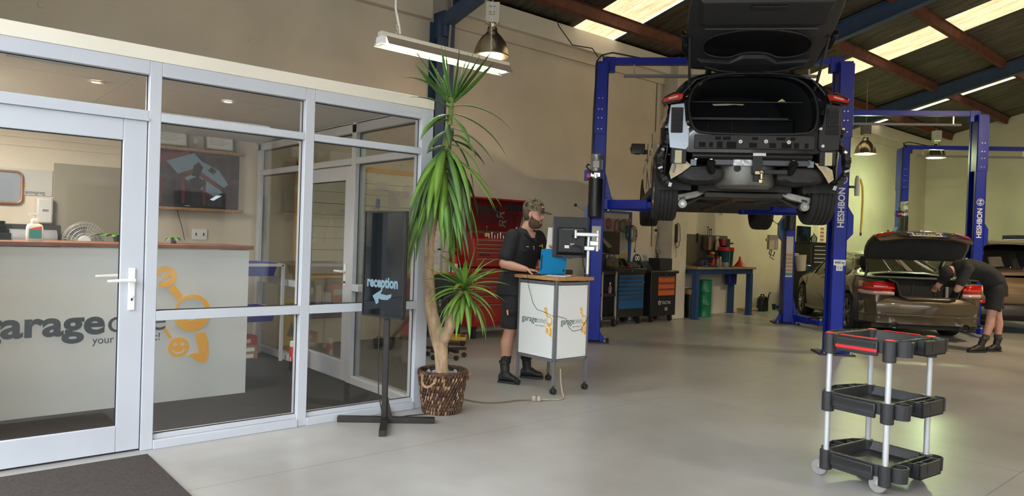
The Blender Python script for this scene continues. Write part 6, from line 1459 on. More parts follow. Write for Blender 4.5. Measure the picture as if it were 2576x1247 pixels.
MB().cyl((.07, -.245, .84), (.07, -.24, .84), .01, n=12).build('lock', steel, t); MB().bb((-.365, -.1, .70), (-.36, -.02, .712)).build('side_clip', white_pl, t)
text_fit('lettering', 'TACTIX', .27, .075, mat('letter_grey', (.42, .43, .44), .5), t, Matrix.Translation((-.05, -.2415, .34)) @ face((0, 0, 0), (0, -1, 0)), .001, .001)
b = MB(); b.cyl((-.105, -.2425, .345), (-.105, -.2405, .345), .04, n=20); b.build('emblem', mat('letter_grey', (0, 0, 0)), t); b = MB(); b.bb((-.135, -.244, .34), (-.075, -.2425, .35)).bb((-.11, -.244, .31), (-.1, -.2425, .34)); b.build('emblem_cut', cab, t)
MB().bb((.05, -.2425, .20), (.13, -.2405, .26)).build('rating_label', mat('tan_label', (.25, .2, .13), .6), t); casters(t, (-.26, .28), (-.18, .15), .05)
# things on top
t = thing('wide_monitor', 'black wide monitor on the small trolley under the hanging leads', 'monitor', (-7.97, 9.0, .91), R(90))
MB().bb((-.42, -.02, .27), (.32, .02, .66)).build('housing', black_pl, t, bev=.006); MB().bb((-.40, -.024, .30), (.30, -.02, .64)).build('screen', screen_blk, t); MB().bb((-.1, -.0, .0), (.0, .02, .3)).bb((-.18, -.08, 0), (.1, .08, .015)).build('stand', black_pl, t)
MB().prism([(-.32, .62), (-.22, .62), (.12, .40), (.02, .38)], -.026, -.0245).build('reflection_panel', mat('mon_reflection', (.18, .17, .15), .2), t); MB().bb((-.41, -.026, .285), (-.05, -.024, .295)).build('edge_light', mat('edge', (.5, .45, .35), .4), t)  # pale slanted band is a reflection painted on the dark screen
def tablet(x, y, z, w_, h_, tilt, rz, lab, m_=screen_blk):
    t = thing('diagnostic_tablet', lab, 'tablet', (x, y, z), R(90 + rz), 'diagnostic tablets on the tool cabinets')
    M_ = Matrix.Rotation(R(-tilt), 4, 'X')
    b = MB(); b.bb((-w_ / 2, -.012, 0), (w_ / 2, .012, h_)); b.bm.transform(M_); b.build('housing', black_pl, t, bev=.006); b = MB(); b.bb((-w_ / 2 + .02, -.014, .02), (w_ / 2 - .02, -.012, h_ - .02)); b.bm.transform(M_); b.build('screen', m_, t)
    b = MB(); b.bb((-.03, .01, 0), (.03, .02, h_ * .7)); b.bm.transform(Matrix.Translation((0, .02 + h_ * math.sin(R(tilt)), 0)) @ Matrix.Rotation(R(8), 4, 'X')); b.build('stand_leg', black_pl, t)
gscr = mat('tablet_grey', (.06, .065, .06), .25)
tablet(-7.95, 9.50, .957, .20, .19, 32, 10, 'black tablet leaning back, left one on the blue drawer cabinet'); tablet(-7.88, 9.64, .957, .24, .15, 50, -8, 'grey screened tablet lying back at the right end of the blue drawer cabinet', gscr)
tablet(-7.90, 10.06, .917, .26, .19, 38, 5, 'dark tablet leaning on the orange drawer cabinet', mat('tab_dk', (.03, .035, .04), .2))
t = thing('cable_bundle', 'dark camouflage tool bag on the blue drawer cabinet beside the wide monitor', 'bag', (-7.95, 9.12, .957), R(90)); MB().loft([[(x, y, z) for x, y in rrect(w_, d_, .03)] for z, w_, d_ in ((0, .2, .14), (.03, .24, .17), (.13, .22, .14), (.19, .15, .05))]).build('bag_body', mat('bag_camo', (.09, .075, .045), .8, 0, .6, 14), t); MB().tube([(-.08, 0, .17), (-.05, 0, .25), (.05, 0, .25), (.08, 0, .17)], .008, 6).build('handle', black_pl, t)
t = thing('red_cable_coil', 'small coil of red cable in front of the left tablet', 'cable', (-7.83, 9.42, .962), 0); MB().tube([(.05 * math.cos(a * .5), .05 * math.sin(a * .5), .004 + .0008 * a) for a in range(30)], .004, 5).build('coil', red_pl, t)
t = thing('equipment_box', 'black square box with a grey side on the orange drawer cabinet', 'box', (-7.98, 10.49, .917), R(90)); MB().bb((-.19, -.14, 0), (.17, .12, .21)).build('body', mat('box_black', (.012, .012, .012), .7), t, bev=.004); MB().bb((.17, -.12, .01), (.175, .10, .2)).build('side', gscr, t)
t = thing('card_terminal', 'small grey display on a short black stand on top of the black box', 'display', (-8.0, 10.43, 1.129), R(90)); MB().cyl((0, 0, 0), (0, 0, .09), .025, .014).build('stand', black_pl, t); MB().box((0, -.01, .115), (.12, .03, .06), (-20, 0, 0)).build('display_head', mat('disp_grey', (.10, .10, .09), .5), t, bev=.004)
t = thing('round_sign', 'dark round sign with two white zeros behind the tablets', 'sign', (WX + .03, 10.12, 1.08), R(90)); MB().cyl((0, -.008, 0), (0, .008, 0), .11, n=30).build('disc', mat('disc_dark', (.035, .035, .037), .6), t); text_fit('lettering', '00', .13, .12, white_pl, t, Matrix.Translation((-.065, -.009, .03)) @ face((0, 0, 0), (0, -1, 0)), .001, .004)
t = thing('yellow_disc', 'yellow ring shaped disc behind the blue rack post', 'disc', (WX + .03, 9.75, 1.07), R(90)); b = MB(); ring(b, (0, 0), .13, .08, .02); b.bm.transform(Matrix.Rotation(PI / 2, 4, 'X')); b.build('ring', yellow, t)
b = MB(); b.bb((WX, 9.45, .9), (WX + .02, 10.62, 1.33)); o = b.build('wall_backing_board', mat('board_cream', (.60, .56, .47), .6)); tag(o, 'plain cream backing board on the wall behind the tool cabinets', 'board')
# lead rack
rk = mat('rack_blue', (.01, .10, .30), .45)
t = thing('lead_rack', 'blue steel frame for hanging leads behind the wide monitor', 'rack', (-8.12, 9.4, 0), R(90))
for x in (-.42, .38): MB().bb((x - .02, -.02, 0), (x + .02, .02, 1.93)).build('upright', rk, t)
MB().bb((-.42, -.02, 1.89), (.38, .02, 1.93)).build('top_bar', rk, t); MB().cyl((-.42, -.03, 1.78), (.38, -.03, 1.78), .006, n=8).build('hanging_rail', steel, t)
MB().bb((-.40, .0, 1.45), (.30, .006, 1.80)).build('plastic_sheet', mat('grey_sheet', (.34, .33, .29), .5, 0, .15, 6), t)
def coil(y, z, r1, r2, m_, lab, n=3):
    t = thing('hanging_lead', lab, 'cable', (-8.08, y, z), R(90), 'leads hanging on the blue rack')
    for k in range(n):
        b = MB(); b.tube([((r1 + .008 * k) * math.sin(a * PI / 8) + .01 * k, -.012 * k, -r2 - (r2 + .006 * k) * -math.cos(a * PI / 8)) for a in range(16)], .0055, 5, closed=True); b.build('loop', m_, t)
cr_red = mat('lead_red', (.22, .015, .02), .5); cr_grn = mat('lead_green', (.01, .09, .05), .5)
coil(9.13, 1.78, .04, .08, cr_red, 'short dark red lead next to the lift post'); coil(9.35, 1.78, .05, .12, cr_red, 'dark red looped lead hanging from the rail'); coil(9.50, 1.78, .07, .10, cr_grn, 'green looped lead hanging from the rail', 4); coil(9.72, 1.68, .11, .13, black_pl, 'large black lead coil hung over the blue upright', 4)
t = thing('hanging_meter', 'black test meter with a red clamp hanging from the rail', 'meter', (-8.07, 9.62, 1.62), R(90)); MB().bb((-.03, -.03, -.06), (.04, .0, .07)).build('meter_body', black_pl, t, bev=.008); MB().box((.02, -.03, .13), (.035, .02, .12), (0, 8, 0)).build('clamp', red_pl, t)
o = MB().tube([(-8.05, 9.86, 1.62), (-8.05, 9.87, 1.45), (-8.05, 9.84, 1.30), (-8.05, 9.84, 1.22)], [.005, .005, .005, .016], 8).build('hanging_plug', black_pl); tag(o, 'black plug hanging at the end of a cable beside the blue upright', 'plug')
# column sockets
t = thing('power_strip', 'black multi socket power strip fixed upright on the concrete column', 'power strip', (-7.915, 10.84, 1.42), R(90)); ps = MB().bb((-.03, -.03, 0), (.03, 0, .34)).build('body', black_pl, t, bev=.004)
for k in range(4): MB().cyl((0, -.032, .05 + .065 * k), (0, -.03, .05 + .065 * k), .02, n=14).build('socket', dark_met, ps)
MB().cyl((0, -.033, .31), (0, -.03, .31), .01, n=10).build('red_light', red_pl, ps); MB().tube([(0, -.02, .34), (.03, -.02, .365), (.08, -.02, .33), (.10, -.02, .2), (.11, -.02, .05), (.07, -.02, -.07), (.02, -.02, -.10), (-.03, -.02, -.05), (-.05, -.02, .03)], .006, 6).build('cable', black_pl, t); MB().tube([(0, -.02, 0), (-.01, -.02, -.1), (.01, -.02, -.2), (0, -.02, -.28)], .004, 5).build('thin_cable', black_pl, t)
t = thing('switch_socket', 'cream wall socket with a black plug on the wall beside the column', 'socket', (WX, 10.65, 1.62), R(90)); MB().bb((-.04, -.02, -.06), (.04, 0, .06)).build('plate', cream_trim, t, bev=.003); MB().cyl((-.01, -.05, .02), (-.01, -.02, .02), .025, n=14).build('plug', black_pl, t); MB().tube([(-.01, -.05, .02), (.02, -.06, -.05), (.0, -.05, -.2), (-.02, -.05, -.35), (.03, -.05, -.5)], .005, 5).build('cable', black_pl, t)
o = MB().cyl((WX + .012, 10.55, 1.0), (WX + .012, 10.55, 4.35), .009, n=8).build('wall_conduit', mat('conduit_dark', (.2, .19, .16), .5)); struct(o)
# workbench
t = thing('workbench', 'dark blue steel workbench with a worn timber top beside the column', 'workbench', (-7.94, 12.22, 0), R(90))
for x in (-.95, .92):
    for y in (-.2, .22): MB().bb((x - .05, y - .05, .0), (x + .05, y + .05, .84)).build('leg', dark_blue, t, bev=.004); MB().bb((x - .07, y - .07, .0), (x + .07, y + .07, .01)).build('foot_plate', dark_blue, t)
for y in (-.24, .22): MB().bb((-1.0, y - .0, .84), (.97, y + .04, .935)).build('rail', dark_blue, t, bev=.003)
for x in (-1.0, .93): MB().bb((x, -.2, .84), (x + .04, .24, .935)).build('rail', dark_blue, t, bev=.003)
MB().bb((-1.02, -.29, .935), (1.02, .29, .975)).build('benchtop', mat('bench_wood', (.24, .19, .11), .6, 0, .3, 5), t, bev=.004); MB().bb((-1.0, -.285, .975), (-.82, .2, .983)).build('orange_board', mat('orange_wood', (.40, .15, .05), .6), t)
t = thing('green_drum', 'green steel drum with two hoops under the workbench', 'drum', (-8.0, 11.93, 0)); gd = mat('drum_green', (.008, .17, .07), .35, 0, .1, 4)
pr_ = [(0, .0), (.145, 0), (.148, .01), (.145, .02), (.145, .22), (.153, .235), (.145, .25), (.145, .47), (.153, .485), (.145, .50), (.145, .70), (.15, .715), (.143, .72), (.14, .705), (0, .705)]
MB().lathe(pr_, n=36).build('drum_body', gd, t)
t = thing('waste_bin', 'slim black bin with an orange band beneath the left end of the workbench', 'bin', (-7.9, 11.10 + .30, 0)); MB().lathe([(0, 0), (.10, 0), (.12, .42), (.12, .55), (0, .55)], n=24).build('bin_body', cab, t); 
t.location = (-7.98, 11.46, 0); MB().cyl((0, 0, .45), (0, 0, .55), .122, n=24).build('orange_band', mat('band_orange', (.45, .22, .06), .6), t)
t = thing('blue_bucket_seat', 'dark blue plastic tub hanging under the right end of the workbench', 'tub', (-8.08, 13.0, .60), R(90)); MB().loft([[(x, y, z) for x, y in rrect(w_, .14, .04)] for z, w_ in ((0, .24), (.05, .27), (.22, .28))]).build('tub_body', mat('tub_blue', (.008, .014, .15), .4), t); MB().bb((-.13, -.02, .22), (.13, .02, .24)).build('hanger', dark_met, t)
t = thing('oil_bucket', 'teal plastic bucket with a bright red lid on the workbench', 'bucket', (-7.95, 12.58, .975), R(90)); MB().lathe([(0, 0), (.13, 0), (.148, .33), (.152, .335)], n=36).build('bucket_body', mat('bucket_teal', (.015, .085, .085), .35), t); MB().lathe([(.155, .32), (.158, .35), (.158, .385), (.15, .39), (0, .385)], n=36).build('lid', mat('lid_red', (.62, .015, .015), .4), t)
b = MB()
for a in (-60, -52): b.box((.147 * math.cos(R(a)), .147 * math.sin(R(a)), .26), (.004, .05, .05), (0, 0, a))
b.build('label', white_pl, t); b = MB(); b.box((.143 * math.cos(R(-118)), .143 * math.sin(R(-118)), .17), (.003, .012, .3), (0, 3, -118)); b.build('seam_strip', mat('pale_teal', (.3, .4, .4), .4), t)
t = thing('red_funnel', 'red plastic funnel standing upside down on the workbench', 'funnel', (-7.95, 13.10, .975)); MB().lathe([(.115, 0), (.118, .008), (.03, .13), (.014, .21), (.010, .21), (.025, .13), (.11, .004)], n=28).build('funnel_body', mat('funnel_red', (.5, .03, .025), .4), t)
t = thing('tool_board', 'dark grey steel tool board on the wall above the workbench', 'board', (WX, 12.35, 1.33), R(90)); MB().bb((-.95, -.012, -.34), (.72, 0, .27)).build('board', mat('board_grey', (.10, .09, .065), .5, .2, .1, 6), t)
def hang(y, z, b, m_, nm, lab, cat, grp=None): 
    o = b.build(nm, m_); o.location = (WX + .012, y, z); o.rotation_euler = (0, 0, R(90)); tag(o, lab, cat, grp)
hang(11.98, 1.52, MB().bb((-.02, -.03, -.08), (.02, 0, .1)), black_pl, 'magnet_bar', 'black bar hanging at the left of the tool board', 'tool')
hang(12.13, 1.42, MB().box((0, -.012, 0), (.012, .01, .26), (0, 12, 0)).box((.03, -.012, 0), (.012, .01, .28), (0, -6, 0)), dark_met, 'tongs', 'dark tongs hanging on the tool board', 'tool')
for i, (y, h, lab) in enumerate(((12.26, .14, 'tall dark screwdriver standing in the rack on the tool board'), (12.32, .09, 'short dark screwdriver beside the tall one on the tool board'), (12.38, .10, 'middle height dark punch in the rack on the tool board'))): hang(y, 1.60, MB().cyl((0, -.06, -.02), (0, -.06, h), .006, n=8).cyl((0, -.06, h), (0, -.06, h + .03), .014, n=10), dark_met, 'screwdriver', lab, 'screwdriver')
hang(12.30, 1.43, MB().bb((-.10, -.09, -.13), (.10, 0, .16)), mat('rack_brown', (.13, .10, .08), .6, 0, .4, 20), 'wall_tool_rack', 'brown cluttered tool rack on the board left of the spray bottle', 'rack')
hang(12.24, 1.43, MB().cyl((0, -.12, -.13), (0, -.12, .13), .028, n=16), mat('can_pink', (.42, .22, .15), .5), 'spray_can', 'pinkish aerosol can in front of the cluttered rack', 'can')
t = thing('trigger_sprayer', 'cream trigger spray bottle with an orange label on the tool board shelf', 'bottle', (-8.12, 12.52, 1.30), R(90)); MB().lathe([(0, 0), (.055, 0), (.055, .08), (.045, .16), (.018, .22), (.018, .25)], n=20, sy=.6).build('body', mat('spray_cream', (.60, .50, .38), .4), t); MB().bb((-.05, -.012, .25), (.04, .012, .275)).box((-.035, 0, .235), (.012, .015, .04), (0, 25, 0)).build('trigger', white_pl, t); MB().bb((-.03, -.036, .03), (.03, -.033, .08)).build('label', mat('lab_or', (.6, .3, .04), .5), t)
MB().bb((-.2, -.06, -.012), (.55, .1, 0)).build('ledge', dark_met, t)
t = thing('impact_driver', 'red and black cordless tool hanging on the right of the tool board', 'power tool', (-8.14, 12.78, 1.45), R(90)); MB().bb((-.12, -.05, -.06), (.02, .05, .08)).build('red_housing', mat('tool_red', (.25, .01, .02), .4), t, bev=.01); MB().bb((.02, -.06, -.14), (.15, .06, .09)).build('black_housing', black_pl, t, bev=.01); MB().cyl((.15, 0, .0), (.33, 0, .0), .022, n=14).build('barrel', black_pl, t)
t = thing('yellow_cup_light', 'small bright yellow cap lying on the board ledge', 'cap', (-8.12, 12.36, 1.215)); MB().lathe([(0, 0), (.045, .005), (.05, .03), (.03, .05), (0, .052)], n=18).build('cap_body', mat('cap_yellow', (.75, .68, .25), .4), t); MB().bb((-.1, -.05, -.012), (.05, .05, 0)).build('ledge', dark_met, t)
random.seed(4)
for i, (y, x, h, lab) in enumerate(((12.08, -7.95, .20, 'red oil can, left of the two behind the small bottles'), (12.22, -8.02, .24, 'tall red oil can behind the small bottles'))):
    t = thing('oil_can', lab, 'can', (x, y, .975)); MB().lathe([(0, 0), (.05, 0), (.05, h * .6), (.02, h * .8), (.02, h)], n=20).build('can_body', red_pl, t); MB().tube([(0, 0, h), (.02, -.06, h + .03), (.02, -.12, h + .01)], .006, 6).build('spout', red_pl, t)
for y, m_, lab in ((12.20, mat('bot_tan', (.35, .27, .18), .4), 'tan bottle with a red label on the workbench'), (12.34, mat('bot_white', (.5, .5, .5), .4), 'white aerosol with a red cap left of the teal bucket'), (12.41, mat('bot_pink', (.45, .25, .25), .4), 'pinkish aerosol close to the teal bucket')):
    t = thing('small_bottle', lab, 'bottle', (-7.83 if y < 12.3 else -7.98, y, .975)); MB().lathe([(0, 0), (.028, 0), (.028, .13), (.014, .16)], n=18).build('body', m_, t); MB().cyl((0, 0, .16), (0, 0, .20), .016, n=14).build('cap', red_pl if y > 12.3 else cream_trim, t)
t = thing('white_tub', 'low pale square tub on the workbench in front of the cans', 'tub', (-7.80, 12.33, .975), R(90)); MB().bb((-.06, -.04, 0), (.06, .04, .09)).build('tub_body', mat('tub_pale', (.30, .33, .36), .5), t, bev=.008)
for y, lab in ((12.36, 'small red cap lying left on the bench edge'), (12.45, 'small red cap lying right on the bench edge')): o = MB().cyl((0, 0, 0), (0, 0, .02), .025, n=16).build('bottle_cap', red_pl); o.location = (-7.70, y, .975); tag(o, lab, 'cap')
t = thing('bench_vice', 'dark blue bench vice at the left end of the workbench', 'vice', (-7.85, 11.62, .975), R(90)); MB().bb((-.12, -.08, 0), (.12, .08, .03)).bb((-.1, -.04, .03), (.02, .05, .12)).bb((.04, -.05, .03), (.1, .05, .13)).build('vice_body', mat('vice_blue', (.015, .02, .06), .5), t, bev=.006); MB().cyl((.1, 0, .06), (.2, 0, .06), .012, n=10).cyl((.18, -.08, .06), (.18, .08, .06), .006, n=8).build('screw', steel, t)
t = thing('folded_case', 'open black plastic case standing on the workbench beside the vice', 'case', (-7.85, 11.92, .975), R(75)); MB().box((0, 0, .02), (.2, .16, .04)).box((-.03, .06, .11), (.2, .02, .2), (18, 10, 0)).build('case_body', black_pl, t, bev=.006)
# floor things
t = thing('oil_jug', 'black plastic oil jug with a long curved spout on the floor by the wall', 'jug', (-8.06, 14.25, 0), R(90)); MB().loft([[(x, y, z) for x, y in rrect(w_, .16, .05)] for z, w_ in ((0, .26), (.02, .29), (.2, .27), (.28, .22), (.32, .10))]).build('jug_body', black_pl, t); MB().tube([(.11, 0, .05), (.20, 0, .22), (.26, 0, .36), (.29, 0, .40), (.33, 0, .39)], [.03, .022, .014, .012, .012], 10).build('spout', black_pl, t); MB().tube([(-.07, 0, .30), (-.08, 0, .36), (.03, 0, .36), (.06, 0, .29)], .014, 8).build('handle', black_pl, t)
t = thing('flat_carton', 'flattened tan carton on the floor behind the right bench leg', 'box', (-7.98, 13.22 + .28, 0), R(95)); MB().bb((-.2, -.12, 0), (.2, .12, .06)).build('carton_base', mat('tan_paper', (.5, .4, .3), .7), t); MB().bb((-.22, -.14, .06), (.22, .13, .10)).build('tan_lid', mat('tan_lid', (.42, .22, .08), .7), t, bev=.01); MB().tube([(-.02, 0, .11), (.05, .05, .17), (.15, 0, .16), (.1, -.06, .11)], .008, 6).build('cable', black_pl, t)
t = thing('trolley_jack', 'dark trolley jack with a pale head on the floor beside the oil jug', 'jack', (-7.95, 15.0, 0), R(70)); MB().bb((-.22, -.10, .03), (.22, .10, .11)).build('jack_body', dark_blue, t, bev=.01); MB().box((.02, 0, .16), (.10, .08, .12), (0, 20, 0)).build('jack_head', mat('head_pale', (.45, .42, .36), .5), t); MB().cyl((-.05, 0, .12), (.02, 0, .26), .02).build('ram', steel, t); casters(t, (-.2, .2), (-.11, .11), .03)
t = thing('black_tool_cabinet', 'tall black tool cabinet with silver drawer pulls behind the second lift', 'tool cabinet', (-7.9, 16.05, 0), R(90)); MB().bb((-.58, -.32, .1), (.58, .3, .98)).build('lower_body', cab, t, bev=.006); MB().bb((-.52, -.24, .98), (.58, .3, 1.52)).build('upper_body', cab, t, bev=.006); MB().bb((-.58, -.30, 1.52), (.45, .3, 1.545)).build('top_plate', cab, t)
for k in range(5): d = MB().bb((-.40, -.256, 1.03 + k * .09), (.54, -.24, 1.11 + k * .09)).build('drawer', cab, t); MB().bb((-.38, -.268, 1.085 + k * .09), (.5, -.255, 1.10 + k * .09)).build('drawer_pull', mat('pull_pale', (.62, .60, .50), .4), d)
for k in range(3): d = MB().bb((-.2, -.336, .66 + k * .1), (.54, -.32, .75 + k * .1)).build('drawer', cab, t); MB().bb((-.18, -.35, .72 + k * .1), (.5, -.335, .735 + k * .1)).build('drawer_pull', mat('pull_pale', (0, 0, 0)), d)
text_fit('lettering', 'WURTH', .3, .09, mat('letter_grey', (0, 0, 0)), t, Matrix.Translation((-.56, -.325, .33)) @ face((0, 0, 0), (0, -1, 0)), .001, .001); casters(t, (-.5, .5), (-.25, .22), .05)
MB().bb((-.60, -.0, 1.25), (-.585, .12, 1.28)).build('side_hook', white_pl, t)
t = thing('dark_screen', 'dark flat panel standing on top of the black tool cabinet', 'screen', (-7.9, 15.62, 1.546), R(90)); MB().bb((-.2, .02, 0), (.42, .06, .36)).build('panel', screen_blk, t, bev=.006)
t = thing('clear_flask', 'clear round plastic bottle on the black tool cabinet', 'bottle', (-7.80, 15.95, 1.546)); MB().lathe([(0, 0), (.06, 0), (.075, .08), (.06, .13), (.02, .17), (.02, .2)], n=20).build('body', glassmat('flask', (.55, .6, .65), 1.6), t); MB().cyl((0, 0, .2), (0, 0, .22), .022, n=14).build('cap', white_pl, t)
pt = cw(5.30, 12.95)
t = thing('beige_bucket', 'translucent beige bucket hooked beside the second lift post', 'bucket', (pt.x, pt.y, .98), YAW); b = MB(); b.lathe([(0, 0), (.075, 0), (.11, .29), (.116, .29), (.113, .28), (.08, .02), (0, .015)], n=28); b.bm.transform(Matrix.Rotation(R(-6), 4, 'Y')); b.build('bucket_body', mat('beige_bucket', (.50, .45, .32), .45), t); MB().bb((-.20, -.01, .27), (-.10, .01, .29)).build('hook', steel, t)
pt = cw(4.83, 13.10)
t = thing('lift_control_box', 'beige electric control box with a yellow knob on the second lift post', 'control box', (pt.x, pt.y, 1.35), YAW); MB().bb((-.10, -.06, 0), (.07, .06, .27)).build('box', mat('ctrl_beige', (.50, .42, .30), .5), t, bev=.008); MB().cyl((-.10, 0, .18), (-.14, 0, .18), .03, n=16).build('knob', yellow, t); MB().tube([(-.05, 0, 0), (-.08, -.02, -.08), (0, -.02, -.12), (.03, 0, -.04)], .01, 6).tube([(-.02, 0, 0), (-.07, -.04, -.14), (.02, 0, -.18)], .008, 6).build('cables', black_pl, t)
t = thing('wall_poster', 'narrow red and white notice on the long wall behind the front lift post', 'poster', (WX, 17.05, 1.74), R(90)); MB().bb((-.1, -.004, -.3), (.12, 0, .2)).build('sheet', mat('notice_cream', (.55, .45, .35), .6), t)
b = MB()
for k in range(5): b.bb((-.08, -.006, .13 - .09 * k), (.10, -.004, .17 - .09 * k))
b.build('red_rows', mat('notice_red', (.45, .06, .04), .6), t)
o = MB().bb((WX, 16.9, 0), (WX + .1, 17.2, 4.4)).build('trim_6', cream_trim, bev=.01, smooth=False); struct(o, 'narrow cream pilaster on the long wall'); t.location = (WX + .1, 17.05, 1.74)
pt = cw(4.50, 9.30)
t = thing('yellow_hose', 'yellow air hose hanging from a cream valve beside the front right lift post', 'hose', (pt.x, pt.y, 0), YAW); MB().lathe([(0, 0), (.03, 0), (.035, .06), (.03, .22), (.02, .26), (0, .27)], (.0, 0, 2.10), 18).build('valve', mat('valve_cream', (.55, .53, .38), .4), t); MB().bb((-.10, -.015, 2.2), (.0, .015, 2.23)).build('valve_bracket', dark_met, t); MB().tube([(.01, 0, 2.33), (.04, 0, 2.32), (.07, 0, 2.22), (.08, 0, 2.05), (.075, 0, 1.75), (.07, 0, 1.62)], .014, 8).build('hose', mat('hose_yellow', (.72, .48, .05), .45), t); MB().cyl((.07, 0, 1.62), (.07, 0, 1.58), .012, n=10).build('hose_tip', dark_met, t)
o = MB().tube([(WX + .03, 12.80, 2.35), (WX + .03, 12.80, 2.02)], .016, 8).build('yellow_strap', mat('hose_yellow', (0, 0, 0))); tag(o, 'short yellow strap on the long wall below the raised black car', 'strap')
# dark blue cabinet far right
pt = cw(13.75, 18.4)
t = thing('blue_cupboard', 'dark blue steel cupboard at the back wall beyond the bronze suv', 'cupboard', (pt.x, pt.y, 0), YAW - R(8)); MB().bb((-.75, -.25, 0), (.75, .25, 1.78)).build('body', dark_blue, t, bev=.006); MB().bb((-.8, -.3, 1.78), (.8, .3, 1.92)).build('top', mat('cup_top', (.01, .012, .05), .4), t, bev=.01)
for x in (-.74, .01): MB().bb((x, -.262, .05), (x + .73, -.25, 1.85)).build('door', dark_blue, t, bev=.003)
# ---------------------------------------------------------------- job board and what stands round it
t = thing('job_board', 'large whiteboard with an orange yellow frame, ruled lines and key hooks', 'whiteboard', (-8.03, 4.70, 0), R(90))
MB().bb((-1.13, 0, .86), (1.13, .02, 2.21)).build('panel', mat('board_white', (.74, .72, .58), .35), t); fr_ = mat('frame_yellow', (.72, .38, .03), .45)
for a, c in (((-1.17, 2.17), (1.17, 2.23)), ((-1.17, .83), (1.17, .89)), ((-1.17, .83), (-1.11, 2.23)), ((1.11, .83), (1.17, 2.23))): MB().bb((a[0], -.012, a[1]), (c[0], .012, c[1])).build('frame_bar', fr_, t, bev=.003)
for k in range(1, 9): MB().bb((-1.11, -.003, .89 + k * .142), (1.11, -.0005, .896 + k * .142)).build('ruled_line', ink if k % 2 == 0 else mat('line_grey2', (.3, .3, .25), .6), t)
for x, z, h in ((-.52, 1.02, .2), (-.50, 1.30, .28), (-.45, .92, .22), (-.1, 1.95, .12), (.08, 1.72, .24), (.30, 1.9, .12), (.75, 1.0, .22), (.8, 1.45, .28), (.62, 1.75, .25), (.9, 1.2, .2)):
    p_ = MB().bb((x, -.005, z), (x + .2, -.003, z + h)).build('note_sheet', mat('note_white', (.62, .63, .64), .8), t); b = MB()
    for q in range(int(h / .03)): b.bb((x + .02, -.0058, z + h - .03 - q * .028), (x + .17 - .02 * (q % 3), -.005, z + h - .026 - q * .028))
    b.build('writing', mat('writing', (.25, .26, .30), .8), p_)
for k, (x, z) in enumerate([(x, z) for z in (2.13, 1.93, 1.72, 1.52) for x in (-.30, -.08, .16)]): MB().bb((x, -.012, z), (x + .025, -.003, z + .06)).tube([(x + .012, -.012, z + .01), (x + .012, -.035, z - .005), (x + .012, -.04, z + .02)], .004, 5).build('key_hook', mat('hook_clear', (.6, .62, .58), .3), t)
rs = random.Random(2)
for k, (x, z) in enumerate(((-.26, 2.06), (-.38, 1.74), (-.12, 1.70), (-.2, 1.56), (-.02, 1.58), (.5, 2.28), (-.6, 1.66), (-.55, 1.12), (.35, 2.04), (.18, 1.60))):
    b = MB(); P_ = [(x + .018 * i, -.004, z + rs.uniform(-.014, .014)) for i in range(7)]; b.tube(P_, .0022, 4); b.build('marker_scribble', ink, t)
for x, m_, lab in ((4.40, mat('key_brass', (.45, .42, .30), .3, .6), 'bunch of pale keys hanging on the job board'), (4.62, mat('tag_blue', (.01, .16, .65), .4), 'car key on a bright blue tag hanging on the job board')):
    t2 = thing('key_bunch', lab, 'keys', (-7.985, x, 1.74), R(90)); MB().bb((-.025, -.004, -.02), (.03, .004, .10)).build('tag', m_, t2, bev=.01); MB().box((.0, -.006, -.07), (.015, .004, .10), (0, 6, 0)).box((.015, -.008, -.06), (.02, .004, .09), (0, -14, 0)).build('keys', mat('key_brass', (0, 0, 0)), t2)
t = thing('wall_shelf', 'thin grey wall shelf under the job board carrying cartons', 'shelf', (WX, 4.12, .46), R(90)); MB().bb((-.5, -.26, 0), (.35, 0, .02)).build('board', mat('shelf_grey', (.3, .3, .28), .5), t)
for k in range(2): MB().prism([(0, 0), (-.2, 0), (0, -.15)], -.45 + k * .75, -.44 + k * .75, 'YZ').build('bracket', dark_met, t)
for i, (y, w_, h, c, lab) in enumerate(((3.76, .08, .32, (.02, .02, .02), 'tall black binder on the shelf under the job board'), (3.86, .08, .26, (.5, .48, .42), 'cream narrow carton beside the black binder'), (3.97, .12, .17, (.5, .48, .44), 'pale carton in the middle of the shelf'), (4.12, .15, .28, (.45, .09, .05), 'red printed carton on the shelf'), (4.27, .12, .22, (.48, .13, .10), 'orange red carton right of the red printed one'), (4.38, .09, .12, (.5, .5, .5), 'small white carton at the right end of the shelf'))):
    t = thing('parts_carton', lab, 'box', (WX + .13, y, .48), R(90)); MB().bb((-w_ / 2, -.1, 0), (w_ / 2, .1, h)).build('carton', mat('carton_%d' % i, c, .7), t, bev=.002); MB().bb((-w_ / 2 + .01, -.103, h * .5), (w_ / 2 - .01, -.1, h * .75)).build('label', mat('carton_lab', (.55, .53, .5), .7), t)
t = thing('wet_floor_sign', 'yellow folding floor sign standing behind the bin rack glass', 'sign', (-7.75, 3.42, 0), R(60))
for s in (-1, 1):
    b = MB(); b.prism([(-.13, 0), (.13, 0), (.09, .62), (-.09, .62)], -.008, .008); b.bm.transform(Matrix.Translation((0, s * .12, 0)) @ Matrix.Rotation(R(s * 10), 4, 'X')); b.build('board', mat('sign_yellow', (.72, .48, .03), .45), t, bev=.004)
    b = MB(); b.prism([(-.05, .2), (.05, .2), (0, .38)], -.002, .002); b.bm.transform(Matrix.Translation((0, s * .13, 0)) @ Matrix.Rotation(R(s * 10), 4, 'X')); b.build('warning_triangle', ink, t)
t = thing('orange_dolly', 'small orange yellow dolly with grey casters on the floor by the red chest', 'dolly', (-7.38, 5.42, 0), R(49)); MB().bb((-.22, -.14, .07), (.18, .14, .12)).build('frame', mat('dolly_yellow', (.70, .38, .03), .5), t, bev=.004); casters(t, (-.18, .14), (-.10, .10), .03)
